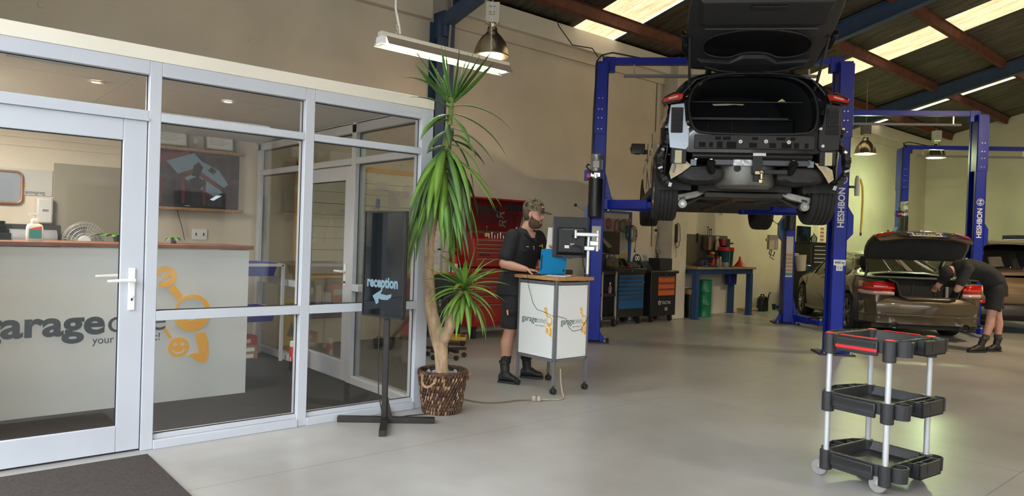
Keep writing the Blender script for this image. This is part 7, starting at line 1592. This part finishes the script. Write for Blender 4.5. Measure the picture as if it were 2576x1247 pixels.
t = thing('sack_truck_handle', 'black steel bar of a floor jack leaning behind the sign post', 'jack', (-7.42, 4.62, 0), R(49)); MB().tube([(-.10, 0, .08), (.18, 0, .44)], .022, 8).build('handle_bar', black_pl, t); MB().bb((-.28, -.08, .03), (-.04, .08, .11)).build('jack_body', black_pl, t, bev=.01); casters(t, (-.24, -.08), (-.08, .08), .03)
t = thing('red_vacuum_can', 'red and black canister on the floor below the job board', 'canister', (-8.05, 5.14, 0)); MB().cyl((0, 0, 0), (0, 0, .06), .085, n=20).build('black_base', black_pl, t); MB().lathe([(.08, .06), (.08, .16), (.03, .26), (.025, .32)], n=20).build('red_body', red_pl, t); MB().cyl((0, 0, .32), (0, 0, .37), .02, n=12).build('neck', chrome, t)
t = thing('red_work_light', 'red and black work light hanging below the job board', 'lamp', (-8.0, 5.14, .55), R(90)); MB().lathe([(.02, -.05), (.05, 0), (.05, .14), (.03, .2), (.03, .26)], n=18).build('red_housing', mat('tool_red', (0, 0, 0)), t); MB().cyl((0, 0, -.1), (0, 0, -.04), .03, n=14).build('lens_end', black_pl, t); MB().bb((-.01, .0, .26), (.01, .02, .29)).build('hook', steel, t)
pt = cw(-.72, 8.1)
t = thing('black_workshop_chair', 'black padded workshop chair half hidden behind the plant', 'chair', (pt.x, pt.y, 0), YAW + R(20)); MB().lathe([(0, .50), (.17, .50), (.19, .53), (.17, .57), (0, .575)], n=24).build('seat', black_rub, t); MB().loft([[(x, .16, z) for x, z in rrect(.34, .30, .10, 5, 0, .80)], [(x, .20, z) for x, z in rrect(.32, .28, .10, 5, 0, .80)]]).build('backrest', black_rub, t); MB().cyl((0, 0, .12), (0, 0, .5), .025, n=12).build('column', chrome, t); MB().bb((-.02, .1, .52), (.02, .17, .78)).build('back_bar', dark_met, t)
for k in range(5): a = k * 72; MB().box((.12 * math.cos(R(a)), .12 * math.sin(R(a)), .10), (.24, .04, .03), (0, 0, a)).build('leg', black_pl, t); MB().cyl((.22 * math.cos(R(a)), .22 * math.sin(R(a)) - .012, .028), (.22 * math.cos(R(a)), .22 * math.sin(R(a)) + .012, .028), .028, n=14).build('caster', black_rub, t)
# ================================================================== PEOPLE
skin = mat('skin', (.50, .255, .17), .5, 0, .08, 10, .1, 120); skin_n = mat('skin_leg', (.48, .25, .18), .55, 0, .12, 14, .1, 120)
shirt = mat('black_cotton', (.011, .011, .013), .85, 0, .25, 6, .5, 25); sock = mat('sock_grey', (.02, .02, .022), .9, 0, .2, 60); boot_m = mat('boot_leather', (.014, .013, .013), .55, 0, .35, 20, .4, 50)
hair = mat('brown_hair', (.10, .052, .030), .8, 0, .4, 60, .8, 180); nail = mat('dark_pupil', (.01, .01, .01), .3)
def limb(b, pts, rad, n=14):
    P = [Vector(p) for p in pts]
    for p, r_ in zip(P, rad): b.ball(p, r_ * .995, 14)
    for i in range(len(P) - 1):
        if (P[i + 1] - P[i]).length > 1e-4: b.cyl(P[i], P[i + 1], rad[i], rad[i + 1], n)
def torso(b, rings, n=24):
    """rings: centre, half width, half depth, facing angle, tilt axis normal"""
    R_ = []
    for c, hw, hd, a, nrm in rings:
        c = Vector(c); f = Vector((math.cos(R(a)), math.sin(R(a)), 0)); nz = Vector(nrm).normalized(); f = (f - nz * f.dot(nz)).normalized(); s_ = nz.cross(f)
        R_.append([c + s_ * hw * math.copysign(abs(math.cos(q)) ** .8, math.cos(q)) + f * hd * math.copysign(abs(math.sin(q)) ** .8, math.sin(q)) for q in [k * 2 * PI / n for k in range(n)]])
    b.loft(R_)
def remesh(b, nm, m_, par, vox, smooth=3):
    o = b.build(nm, m_, par); k = o.modifiers.new('remesh', 'REMESH'); k.mode = 'VOXEL'; k.voxel_size = vox; k.use_smooth_shade = True
    s_ = o.modifiers.new('smooth', 'SMOOTH'); s_.iterations = smooth; s_.factor = .6
    return o
def hand(b, wrist, palm_dir, normal, curl, scale=1.0, thumb=1, spread=5):
    """palm plus five curled fingers; normal points out of the palm"""
    d = Vector(palm_dir).normalized(); nz = Vector(normal); nz = (nz - d * nz.dot(d)).normalized(); s_ = d.cross(nz) * thumb; w_ = Vector(wrist)
    b_pts = []
    for k, off in enumerate((-.030, -.010, .010, .029)):
        root = w_ + d * (.085 * scale) + s_ * off * scale; limb(b, [w_ + d * .015 + s_ * off * .5, root], [.014 * scale, .0115 * scale])
        L_ = (.068, .078, .073, .057)[k] * scale; P = [root]; ang = 0
        for j, fr in enumerate((.45, .32, .23)):
            ang += R(curl[j]); dd = (d * math.cos(ang) + nz * math.sin(ang) + s_ * off * (.0 + spread * .02)).normalized(); P.append(P[-1] + dd * L_ * fr)
        limb(b, P, [.0098, .0090, .0084, .0072], 10)
    tr = w_ + d * .025 * scale - s_ * .030 * scale; t1 = tr + (d * .55 - s_ * .6 + nz * .45).normalized() * .04 * scale; t2 = t1 + (d * .85 - s_ * .1 + nz * .5).normalized() * .03 * scale
    limb(b, [w_ + d * .01, tr, t1, t2], [.017, .0145, .011, .0092], 10)
def head(b, M):
    prof = [(-.012, .045, -.010, .028), (.004, .080, -.025, .042), (.02, .090, -.045, .052), (.040, .086, -.062, .060), (.07, .088, -.076, .066), (.095, .084, -.086, .070), (.12, .078, -.094, .073), (.145, .090, -.098, .075), (.175, .088, -.099, .076), (.205, .074, -.092, .070), (.228, .048, -.072, .055), (.243, .012, -.035, .028)]
    R_ = []
    for z, f, bk_, hw in prof:
        c = (f + bk_) / 2; hd_ = (f - bk_) / 2
        R_.append([M @ Vector((c + hd_ * math.copysign(abs(math.cos(q)) ** .85, math.cos(q)), hw * math.copysign(abs(math.sin(q)) ** .85, math.sin(q)), z)) for q in [k * 2 * PI / 24 for k in range(24)]])
    b.loft(R_)
    b.loft([[M @ Vector(v) for v in q] for q in ([(.080, -.008, .138), (.080, .008, .138), (.092, .004, .138), (.092, -.004, .138)], [(.078, -.018, .090), (.078, .018, .090), (.120, .010, .093), (.120, -.010, .093)], [(.080, -.015, .080), (.080, .015, .080), (.098, .007, .078), (.098, -.007, .078)])])
    for s in (-1, 1): b.ball(M @ Vector((-.005, s * .078, .105)), .030, 12, (.55, .28, 1.05))
    for z, r_ in ((.058, .0075), (.046, .0085)): 
        b.tube([M @ Vector((.0885 - abs(y) * .3, y, z)) for y in (-.022, -.01, 0, .01, .022)], [r_ * .4, r_, r_, r_, r_ * .4], 8)
    for s in (-1, 1): b.ball(M @ Vector((.082, s * .031, .140)), .012, 10, (.6, 1.9, .5)) 
def face_parts(par, M, beard=True):
    for s in (-1, 1):
        e = MB().ball(M @ Vector((.0745, s * .031, .122)), .0105, 12, (1, 1.1, .50)).build('eye', mat('eye_white', (.38, .34, .31), .35), par); MB().ball(M @ Vector((.0825, s * .031, .122)), .0040, 8).build('pupil', nail, e)
        MB().tube([M @ Vector((.092 - k * .004, s * (.014 + k * .011), .139 + .004 * math.sin(k))) for k in range(4)], [.003, .0045, .004, .002], 6).build('eyebrow', hair, par)
    if beard:
        b = MB(); R_ = []
        for z, f, bk_, hw in ((-.020, .05, .0, .03), (-.010, .078, -.01, .045), (.008, .094, -.015, .055), (.03, .098, -.018, .062), (.050, .095, -.010, .066), (.068, .070, -.004, .0695), (.090, .030, .0, .0725), (.115, .012, .004, .0755)):
            row = []
            for k in range(-9, 10):
                q = k / 9 * R(100 if z < .06 else 96); 
                x = bk_ + (f - bk_) * max(0, math.cos(q)) ** .7; y = hw * math.copysign(abs(math.sin(q)) ** .8, math.sin(q)) * 1.03
                row.append(M @ Vector((x, y, z)))
            R_.append(row)
        for i in range(len(R_) - 1):
            for k in range(18):
                z = (R_[i][k], R_[i][k + 1], R_[i + 1][k + 1], R_[i + 1][k])
                if i >= 3 and 5 < k < 12: continue
                b.bm.faces.new([b.bm.verts.new(v) for v in z])
        bmesh.ops.remove_doubles(b.bm, verts=b.bm.verts, dist=.0005); b.build('beard', hair, par, solid=.003)
        MB().tube([M @ Vector((.0915 - abs(y) * .45, y, .066 - abs(y) * .55)) for y in (-.032, -.016, 0, .016, .032)], [.003, .006, .0065, .006, .003], 8).build('moustache', hair, par)
def boot(par, heel, toe, ank, lab=None):
    """lace-up work boot from heel to toe with shaft to the ankle"""
    h = Vector(heel); t_ = Vector(toe); d = (t_ - h); L_ = d.length; d.normalize(); s_ = Vector((-d.y, d.x, 0)); a = Vector(ank)
    b = MB(); secs = []
    for u, hw, z1 in ((0, .034, .085), (.12, .040, .10), (.3, .040, .115), (.5, .043, .105), (.7, .050, .078), (.85, .050, .070), (.95, .040, .060), (1.0, .022, .045)):
        c = h + d * L_ * u; secs.append([c + s_ * hw * math.cos(q) + Vector((0, 0, .018 + (z1 - .018) * (.5 + .5 * math.sin(q)))) for q in [k * PI / 6 for k in range(12)]])
    b.loft(secs); 
    sh = h + d * .06; limb(b, [sh + Vector((0, 0, .07)), sh + Vector((0, 0, .12)), Vector((a.x, a.y, .185))], [.044, .045, .048])
    o = remesh(b, 'boot', boot_m, par, .007, 2)
    b = MB(); sole = []
    for u, hw in ((-.02, .028), (.03, .040), (.3, .038), (.5, .044), (.75, .053), (.92, .042), (1.02, .02)):
        c = h + d * L_ * u; sole.append((c + s_ * hw, c - s_ * hw))
    out = [p for p, q in sole] + [q for p, q in sole[::-1]]
    b.loft([[(p.x, p.y, .0) for p in out], [(p.x, p.y, .022) for p in out]]); b.build('boot_sole', black_rub, par, bev=.003)
    for k in range(5):
        u = .30 + k * .075; c = h + d * L_ * u + Vector((0, 0, .128 - k * .009)); MB().tube([c + s_ * .026 + Vector((0, 0, -.01)), c + Vector((0, 0, .004)), c - s_ * .026 + Vector((0, 0, -.01))], .0032, 5).build('lace', mat('lace_black', (.03, .03, .03), .7), par)
    c = Vector((a.x, a.y, .198)); MB().tube([c + Vector((.049 * math.cos(q), .049 * math.sin(q), .01 * math.sin(q))) for q in [k * PI / 8 for k in range(16)]], .010, 8, closed=True).build('boot_collar', boot_m, par)
# ---- man at the computer stand
t = thing('person', 'bearded man in a camouflage cap and black work clothes standing at the computer stand', 'person', cw(.15, 6.9), YAW)
FA = -46
b = MB(); up = (0, 0, 1)
torso(b, [((-.10, .01, .88), .155, .105, FA, up), ((-.095, .01, .98), .165, .112, FA, up), ((-.07, .01, 1.14), .158, .110, FA, up), ((-.04, .0, 1.28), .172, .118, FA, up), ((-.03, .0, 1.39), .170, .110, FA, up), ((-.025, .0, 1.46), .09, .07, FA, up)])
limb(b, [(-.03, .0, 1.44), (.03, -.04, 1.56)], [.062, .060])
M1 = Matrix.Translation((.035, -.045, 1.515)) @ Matrix.Rotation(R(-20), 4, 'Z') @ Matrix.Rotation(R(6), 4, 'Y')
head(b, M1)
RA = [(-.145, -.125, 1.405), (-.225, -.205, 1.145), (-.015, -.265, 1.105)]; LA_ = [(.10, .125, 1.405), (.21, .16, 1.16), (.205, -.105, 1.335)]
limb(b, [RA[0], Vector(RA[0]).lerp(Vector(RA[1]), .5), RA[1], Vector(RA[1]).lerp(Vector(RA[2]), .35), RA[2]], [.062, .052, .043, .045, .028])
limb(b, [LA_[0], Vector(LA_[0]).lerp(Vector(LA_[1]), .5), LA_[1], Vector(LA_[1]).lerp(Vector(LA_[2]), .35), LA_[2]], [.062, .050, .042, .043, .027])
hand(b, RA[2], (.95, -.08, -.12), (0, 0, -1), (10, 22, 22), 1.0, 1)
hand(b, LA_[2], (.62, -.75, -.12), (0, 0, -1), (48, 38, 22), 1.0, -1)
for h0, k0, a0 in (((-.125, -.085, .90), (-.145, -.075, .50), (-.185, -.075, .10)), ((-.065, .095, .90), (-.015, .165, .50), (.035, .19, .10))):
    K = Vector(k0); A = Vector(a0); limb(b, [h0, Vector(h0).lerp(K, .5), K, K.lerp(A, .3) + Vector((-.012, 0, 0)), K.lerp(A, .75), A], [.092, .078, .056, .062, .042, .038])
body = remesh(b, 'body', skin, t, .006, 3)
face_parts(t, M1)
b = MB(); R_ = []
for z, f, bk_, hw in ((.05, -.02, -.072, .060), (.08, -.015, -.088, .071), (.12, -.012, -.099, .0765), (.16, .0, -.104, .079)):
    R_.append([M1 @ Vector((f + (bk_ - f) * max(0, math.cos(q)) ** .6, hw * math.copysign(abs(math.sin(q)) ** .8, math.sin(q)), z)) for q in [k / 9 * R(94) for k in range(-9, 10)]])
b.loft(R_, closed=False, cap=False); b.build('hair', mat('short_hair', (.07, .045, .03), .85, 0, .3, 60), t, solid=.004)
# camouflage cap
m = bpy.data.materials.new('camouflage'); m.use_nodes = True; nt = m.node_tree; N = nt.nodes; L = nt.links; p = N['Principled BSDF']; p.inputs['Roughness'].default_value = .85
tc = N.new('ShaderNodeTexCoord'); ns = N.new('ShaderNodeTexNoise'); ns.inputs['Scale'].default_value = 22; ns.inputs['Detail'].default_value = 1.5; L.new(tc.outputs['Object'], ns.inputs[0])
cr = N.new('ShaderNodeValToRGB'); cr.color_ramp.interpolation = 'CONSTANT'; e = cr.color_ramp.elements; e[0].position = 0; e[0].color = (.014, .011, .008, 1); e[1].position = .42; e[1].color = (.085, .068, .034, 1)
q = e.new(.52); q.color = (.17, .12, .07, 1); q = e.new(.60); q.color = (.055, .035, .022, 1); L.new(ns.outputs[0], cr.inputs[0]); L.new(cr.outputs[0], p.inputs['Base Color']); camo = m
cp = MB(); R_ = []
for z, k in ((.148, 1.0), (.165, 1.03), (.20, 1.0), (.23, .84), (.252, .58), (.262, .25)):
    R_.append([M1 @ Vector((-.006 + .106 * k * math.cos(q) , .084 * k * math.sin(q), z + .010 * (-math.cos(q)) * 0)) for q in [j * 2 * PI / 26 for j in range(26)]])
cp.loft(R_); cap_ = cp.build('cap', camo, t)
cp = MB(); A = []; Bv = []
for k in range(-8, 9):
    q = k / 8 * R(62); A.append(M1 @ Vector((-.006 + .106 * math.cos(q), .084 * math.sin(q), .152))); Bv.append(M1 @ Vector((.10 + .085 * math.cos(k / 8 * R(80)), .082 * math.sin(k / 8 * R(80)), .138 - .006 * abs(k / 8) ** 2)))
cp.loft([A, [x.lerp(y, .5) + Vector((0, 0, .006)) for x, y in zip(A, Bv)], Bv], closed=False, cap=False); cp.build('brim', camo, cap_, solid=.004)
MB().ball(M1 @ Vector((-.006, 0, .264)), .008, 8).build('button', camo, cap_); MB().box(M1 @ Vector((.095, -.02, .195)), (.006, .04, .016), (0, -20, -32)).build('cap_patch', mat('patch', (.75, .35, .25), .6), cap_)
# shirt
b = MB()
torso(b, [((-.100, .0, .84), .196, .160, FA, up), ((-.10, .0, .92), .192, .155, FA, up), ((-.10, .01, .99), .184, .134, FA, up), ((-.07, .01, 1.14), .175, .128, FA, up), ((-.035, .0, 1.28), .188, .134, FA, up), ((-.03, .0, 1.38), .190, .125, FA, up), ((-.03, .0, 1.44), .135, .088, FA, up), ((-.028, .0, 1.475), .085, .072, FA, up)])
limb(b, [RA[0], Vector(RA[0]).lerp(Vector(RA[1]), .72)], [.078, .072]); limb(b, [LA_[0], Vector(LA_[0]).lerp(Vector(LA_[1]), .75)], [.078, .070])
sh = remesh(b, 'shirt', shirt, t, .009, 4)
FM1 = Matrix.Translation((-.03, 0, 0)) @ Matrix.Rotation(R(FA), 4, 'Z')
def fr(*v): return FM1 @ Vector(v)
MB().loft([[fr(.118, .0, 1.285), fr(.07, -.045, 1.47), fr(.06, .045, 1.47)], [fr(.136, .0, 1.283), fr(.10, -.05, 1.455), fr(.10, .05, 1.455)]]).build('open_neck_skin', skin, t)
for s in (-1, 1): MB().loft([[fr(-.07, s * .03, 1.49), fr(.0, s * .075, 1.50), fr(.08, s * .055, 1.475), fr(.135, s * .012, 1.36)], [fr(-.085, s * .035, 1.465), fr(.0, s * .10, 1.465), fr(.105, s * .085, 1.43), fr(.140, s * .035, 1.36)]], closed=False, cap=False).build('collar', shirt, sh, solid=.006)
for s in (-1, 1): MB().loft([[fr(.118, s * .05, 1.315), fr(.098, s * .135, 1.315)], [fr(.128, s * .05, 1.27), fr(.108, s * .135, 1.27)], [fr(.135, s * .09, 1.255), fr(.11, s * .135, 1.27)]], closed=False, cap=False).build('pocket_flap', shirt, sh, solid=.006)
MB().box(fr(.134, .085, 1.325), (.006, .035, .006), (0, 0, FA + 12)).build('breast_logo', white_pl, sh); MB().box(fr(.130, .115, 1.325), (.006, .014, .035), (30, 0, FA + 15)).build('breast_emblem', orange, sh); MB().box(fr(.134, -.09, 1.315), (.005, .025, .004), (0, 0, FA - 12)).build('pocket_tag', white_pl, sh)
# shorts
b = MB(); torso(b, [((-.105, .01, .80), .180, .130, FA, up), ((-.105, .01, .92), .183, .132, FA, up), ((-.10, .01, .97), .172, .125, FA, up)])
for h0, k0 in (((-.125, -.08, .88), (-.143, -.078, .525)), ((-.065, .09, .88), (-.02, .155, .525))): limb(b, [h0, Vector(h0).lerp(Vector(k0), .55)], [.105, .098]); b.cyl(Vector(h0).lerp(Vector(k0), .4), k0, .102, .098, 20)
so_ = remesh(b, 'shorts', mat('shorts_black', (.016, .016, .017), .9, 0, .25, 8, .5, 30), t, .009, 3)
MB().loft([[(-.19, -.178, .66), (-.09, -.19, .66)], [(-.19, -.182, .72), (-.09, -.195, .72)]], closed=False, cap=False).build('cargo_pocket', shirt, so_, solid=.012); MB().box((-.172, -.186, .685), (.016, .012, .05), (0, -8, 0)).build('orange_pen', mat('pen_orange', (.75, .25, .08), .4), so_)
for k0, a0 in (((-.145, -.075, .50), (-.185, -.075, .10)), ((-.015, .165, .50), (.035, .19, .10))):
    A = Vector(a0); K = Vector(k0); MB().cyl(A.lerp(K, .22), A.lerp(K, .40), .047, .050, 20).build('sock', sock, t)
boot(t, (-.235, -.085, 0), (-.045, -.145, 0), (-.183, -.085, .2)); boot(t, (-.02, .195, 0), (.20, .145, 0), (.03, .185, .2))
# ---- mechanic bending into the coupe's boot
t = thing('person', 'man in a black t-shirt and shorts bending into the open boot of the bronze coupe', 'person', cw(6.7, 10.15), YAW)
b = MB()
SP = [((.29, .06, .90), .165, .115, 180, (-.2, 0, 1)), ((.26, .06, 1.00), .168, .12, 180, (-.5, 0, .9)), ((.17, .07, 1.10), .160, .118, 180, (-.8, 0, .6)), ((.05, .08, 1.165), .160, .115, 180, (-1, 0, .35)), ((-.09, .09, 1.195), .172, .115, 180, (-1, 0, .1)), ((-.20, .10, 1.195), .165, .10, 180, (-1, 0, -.15)), ((-.26, .11, 1.18), .08, .07, 180, (-1, 0, -.3))]
def bent(sc):
    return [(c, hw * sc, hd * sc, a, n_) for c, hw, hd, a, n_ in SP]
def torso2(b, rings, n=24):
    R_ = []
    for c, hw, hd, a, nrm in rings:
        c = Vector(c); nz = Vector(nrm).normalized(); s_ = Vector((0, 1, 0)); f = nz.cross(s_).normalized()
        R_.append([c + s_ * hw * math.cos(q) + f * hd * math.sin(q) for q in [k * 2 * PI / n for k in range(n)]])
    b.loft(R_)
torso2(b, bent(1))
limb(b, [(-.24, .11, 1.18), (-.31, .13, 1.14)], [.06, .056])
M2 = Matrix.Translation((-.27, .13, 1.175)) @ Matrix.Rotation(R(-165), 4, 'Z') @ Matrix.Rotation(R(118), 4, 'Y')
head(b, M2)
for pts_, r_ in ((((-.20, -.06, 1.17), (-.345, -.075, .875), (-.19, .06, .93)), 1), (((-.22, .27, 1.15), (-.36, .36, .90), (-.28, .55, .86)), 1)):
    a0, e0, w0 = [Vector(q) for q in pts_]; limb(b, [a0, a0.lerp(e0, .5), e0, e0.lerp(w0, .35), w0], [.060, .050, .042, .043, .028]); hand(b, w0, (w0 - e0), (.1, .1, -1), (18, 22, 20), 1.0, 1)
LG_ = (((.25, -.03, .90), (.165, -.06, .52), (.03, -.125, .10)), ((.30, .14, .90), (.335, .06, .53), (.33, .015, .10)))
for h0, k0, a0 in LG_:
    K = Vector(k0); A = Vector(a0); limb(b, [h0, Vector(h0).lerp(K, .5), K, K.lerp(A, .3) + Vector((.014, 0, 0)), K.lerp(A, .75), A], [.092, .080, .057, .060, .042, .038])
remesh(b, 'body', skin_n, t, .007, 3)
face_parts(t, M2, False)
b = MB(); R_ = []
for z, k in ((.11, 1.0), (.15, 1.04), (.19, 1.02), (.225, .84), (.247, .5), (.255, .2)): R_.append([M2 @ Vector((-.006 + .102 * k * math.cos(q), .081 * k * math.sin(q), z)) for q in [j * 2 * PI / 24 for j in range(24)]])
b.loft(R_); cb = b.build('black_cap', shirt, t)
b = MB(); torso2(b, bent(1.12)[1:6] + [((-.265, .11, 1.18), .10, .085, 180, (-1, 0, -.3))]); 
limb(b, [(-.20, -.06, 1.17), (-.30, -.072, .985)], [.078, .072]); limb(b, [(-.22, .27, 1.15), (-.32, .33, .99)], [.076, .07]); limb(b, [(.1, .08, 1.12), (-.2, .1, 1.17)], [.12, .125])
ts = remesh(b, 't_shirt', mat('t_shirt', (.016, .017, .018), .9, 0, .2, 6, .5, 25), t, .010, 4)
MB().tube([(-.20, .0, 1.315), (-.165, .02, 1.322), (-.14, .05, 1.325)], .008, 6).build('shirt_print', mat('print_pale', (.45, .35, .3), .7), ts)
b = MB(); torso2(b, [((.30, .06, .80), .178, .135, 180, (0, 0, 1)), ((.29, .06, .92), .182, .135, 180, (-.2, 0, 1)), ((.255, .06, 1.03), .178, .13, 180, (-.6, 0, .8)), ((.20, .065, 1.09), .170, .122, 180, (-.8, 0, .6))])
for h0, k0, a0 in LG_: K = Vector(h0).lerp(Vector(k0), .80); b.cyl(h0, K, .108, .102, 20); b.ball(h0, .107, 14)
remesh(b, 'shorts', shirt, t, .010, 3)
for h0, k0, a0 in LG_: A = Vector(a0); K = Vector(k0); MB().cyl(A.lerp(K, .2), A.lerp(K, .34), .047, .050, 18).build('sock', mat('sock_brown', (.06, .045, .03), .9), t)
boot(t, (.055, -.115, 0), (-.22, -.175, 0), (.03, -.125, .2)); boot(t, (.365, .02, 0), (.14, -.02, 0), (.33, .015, .2))
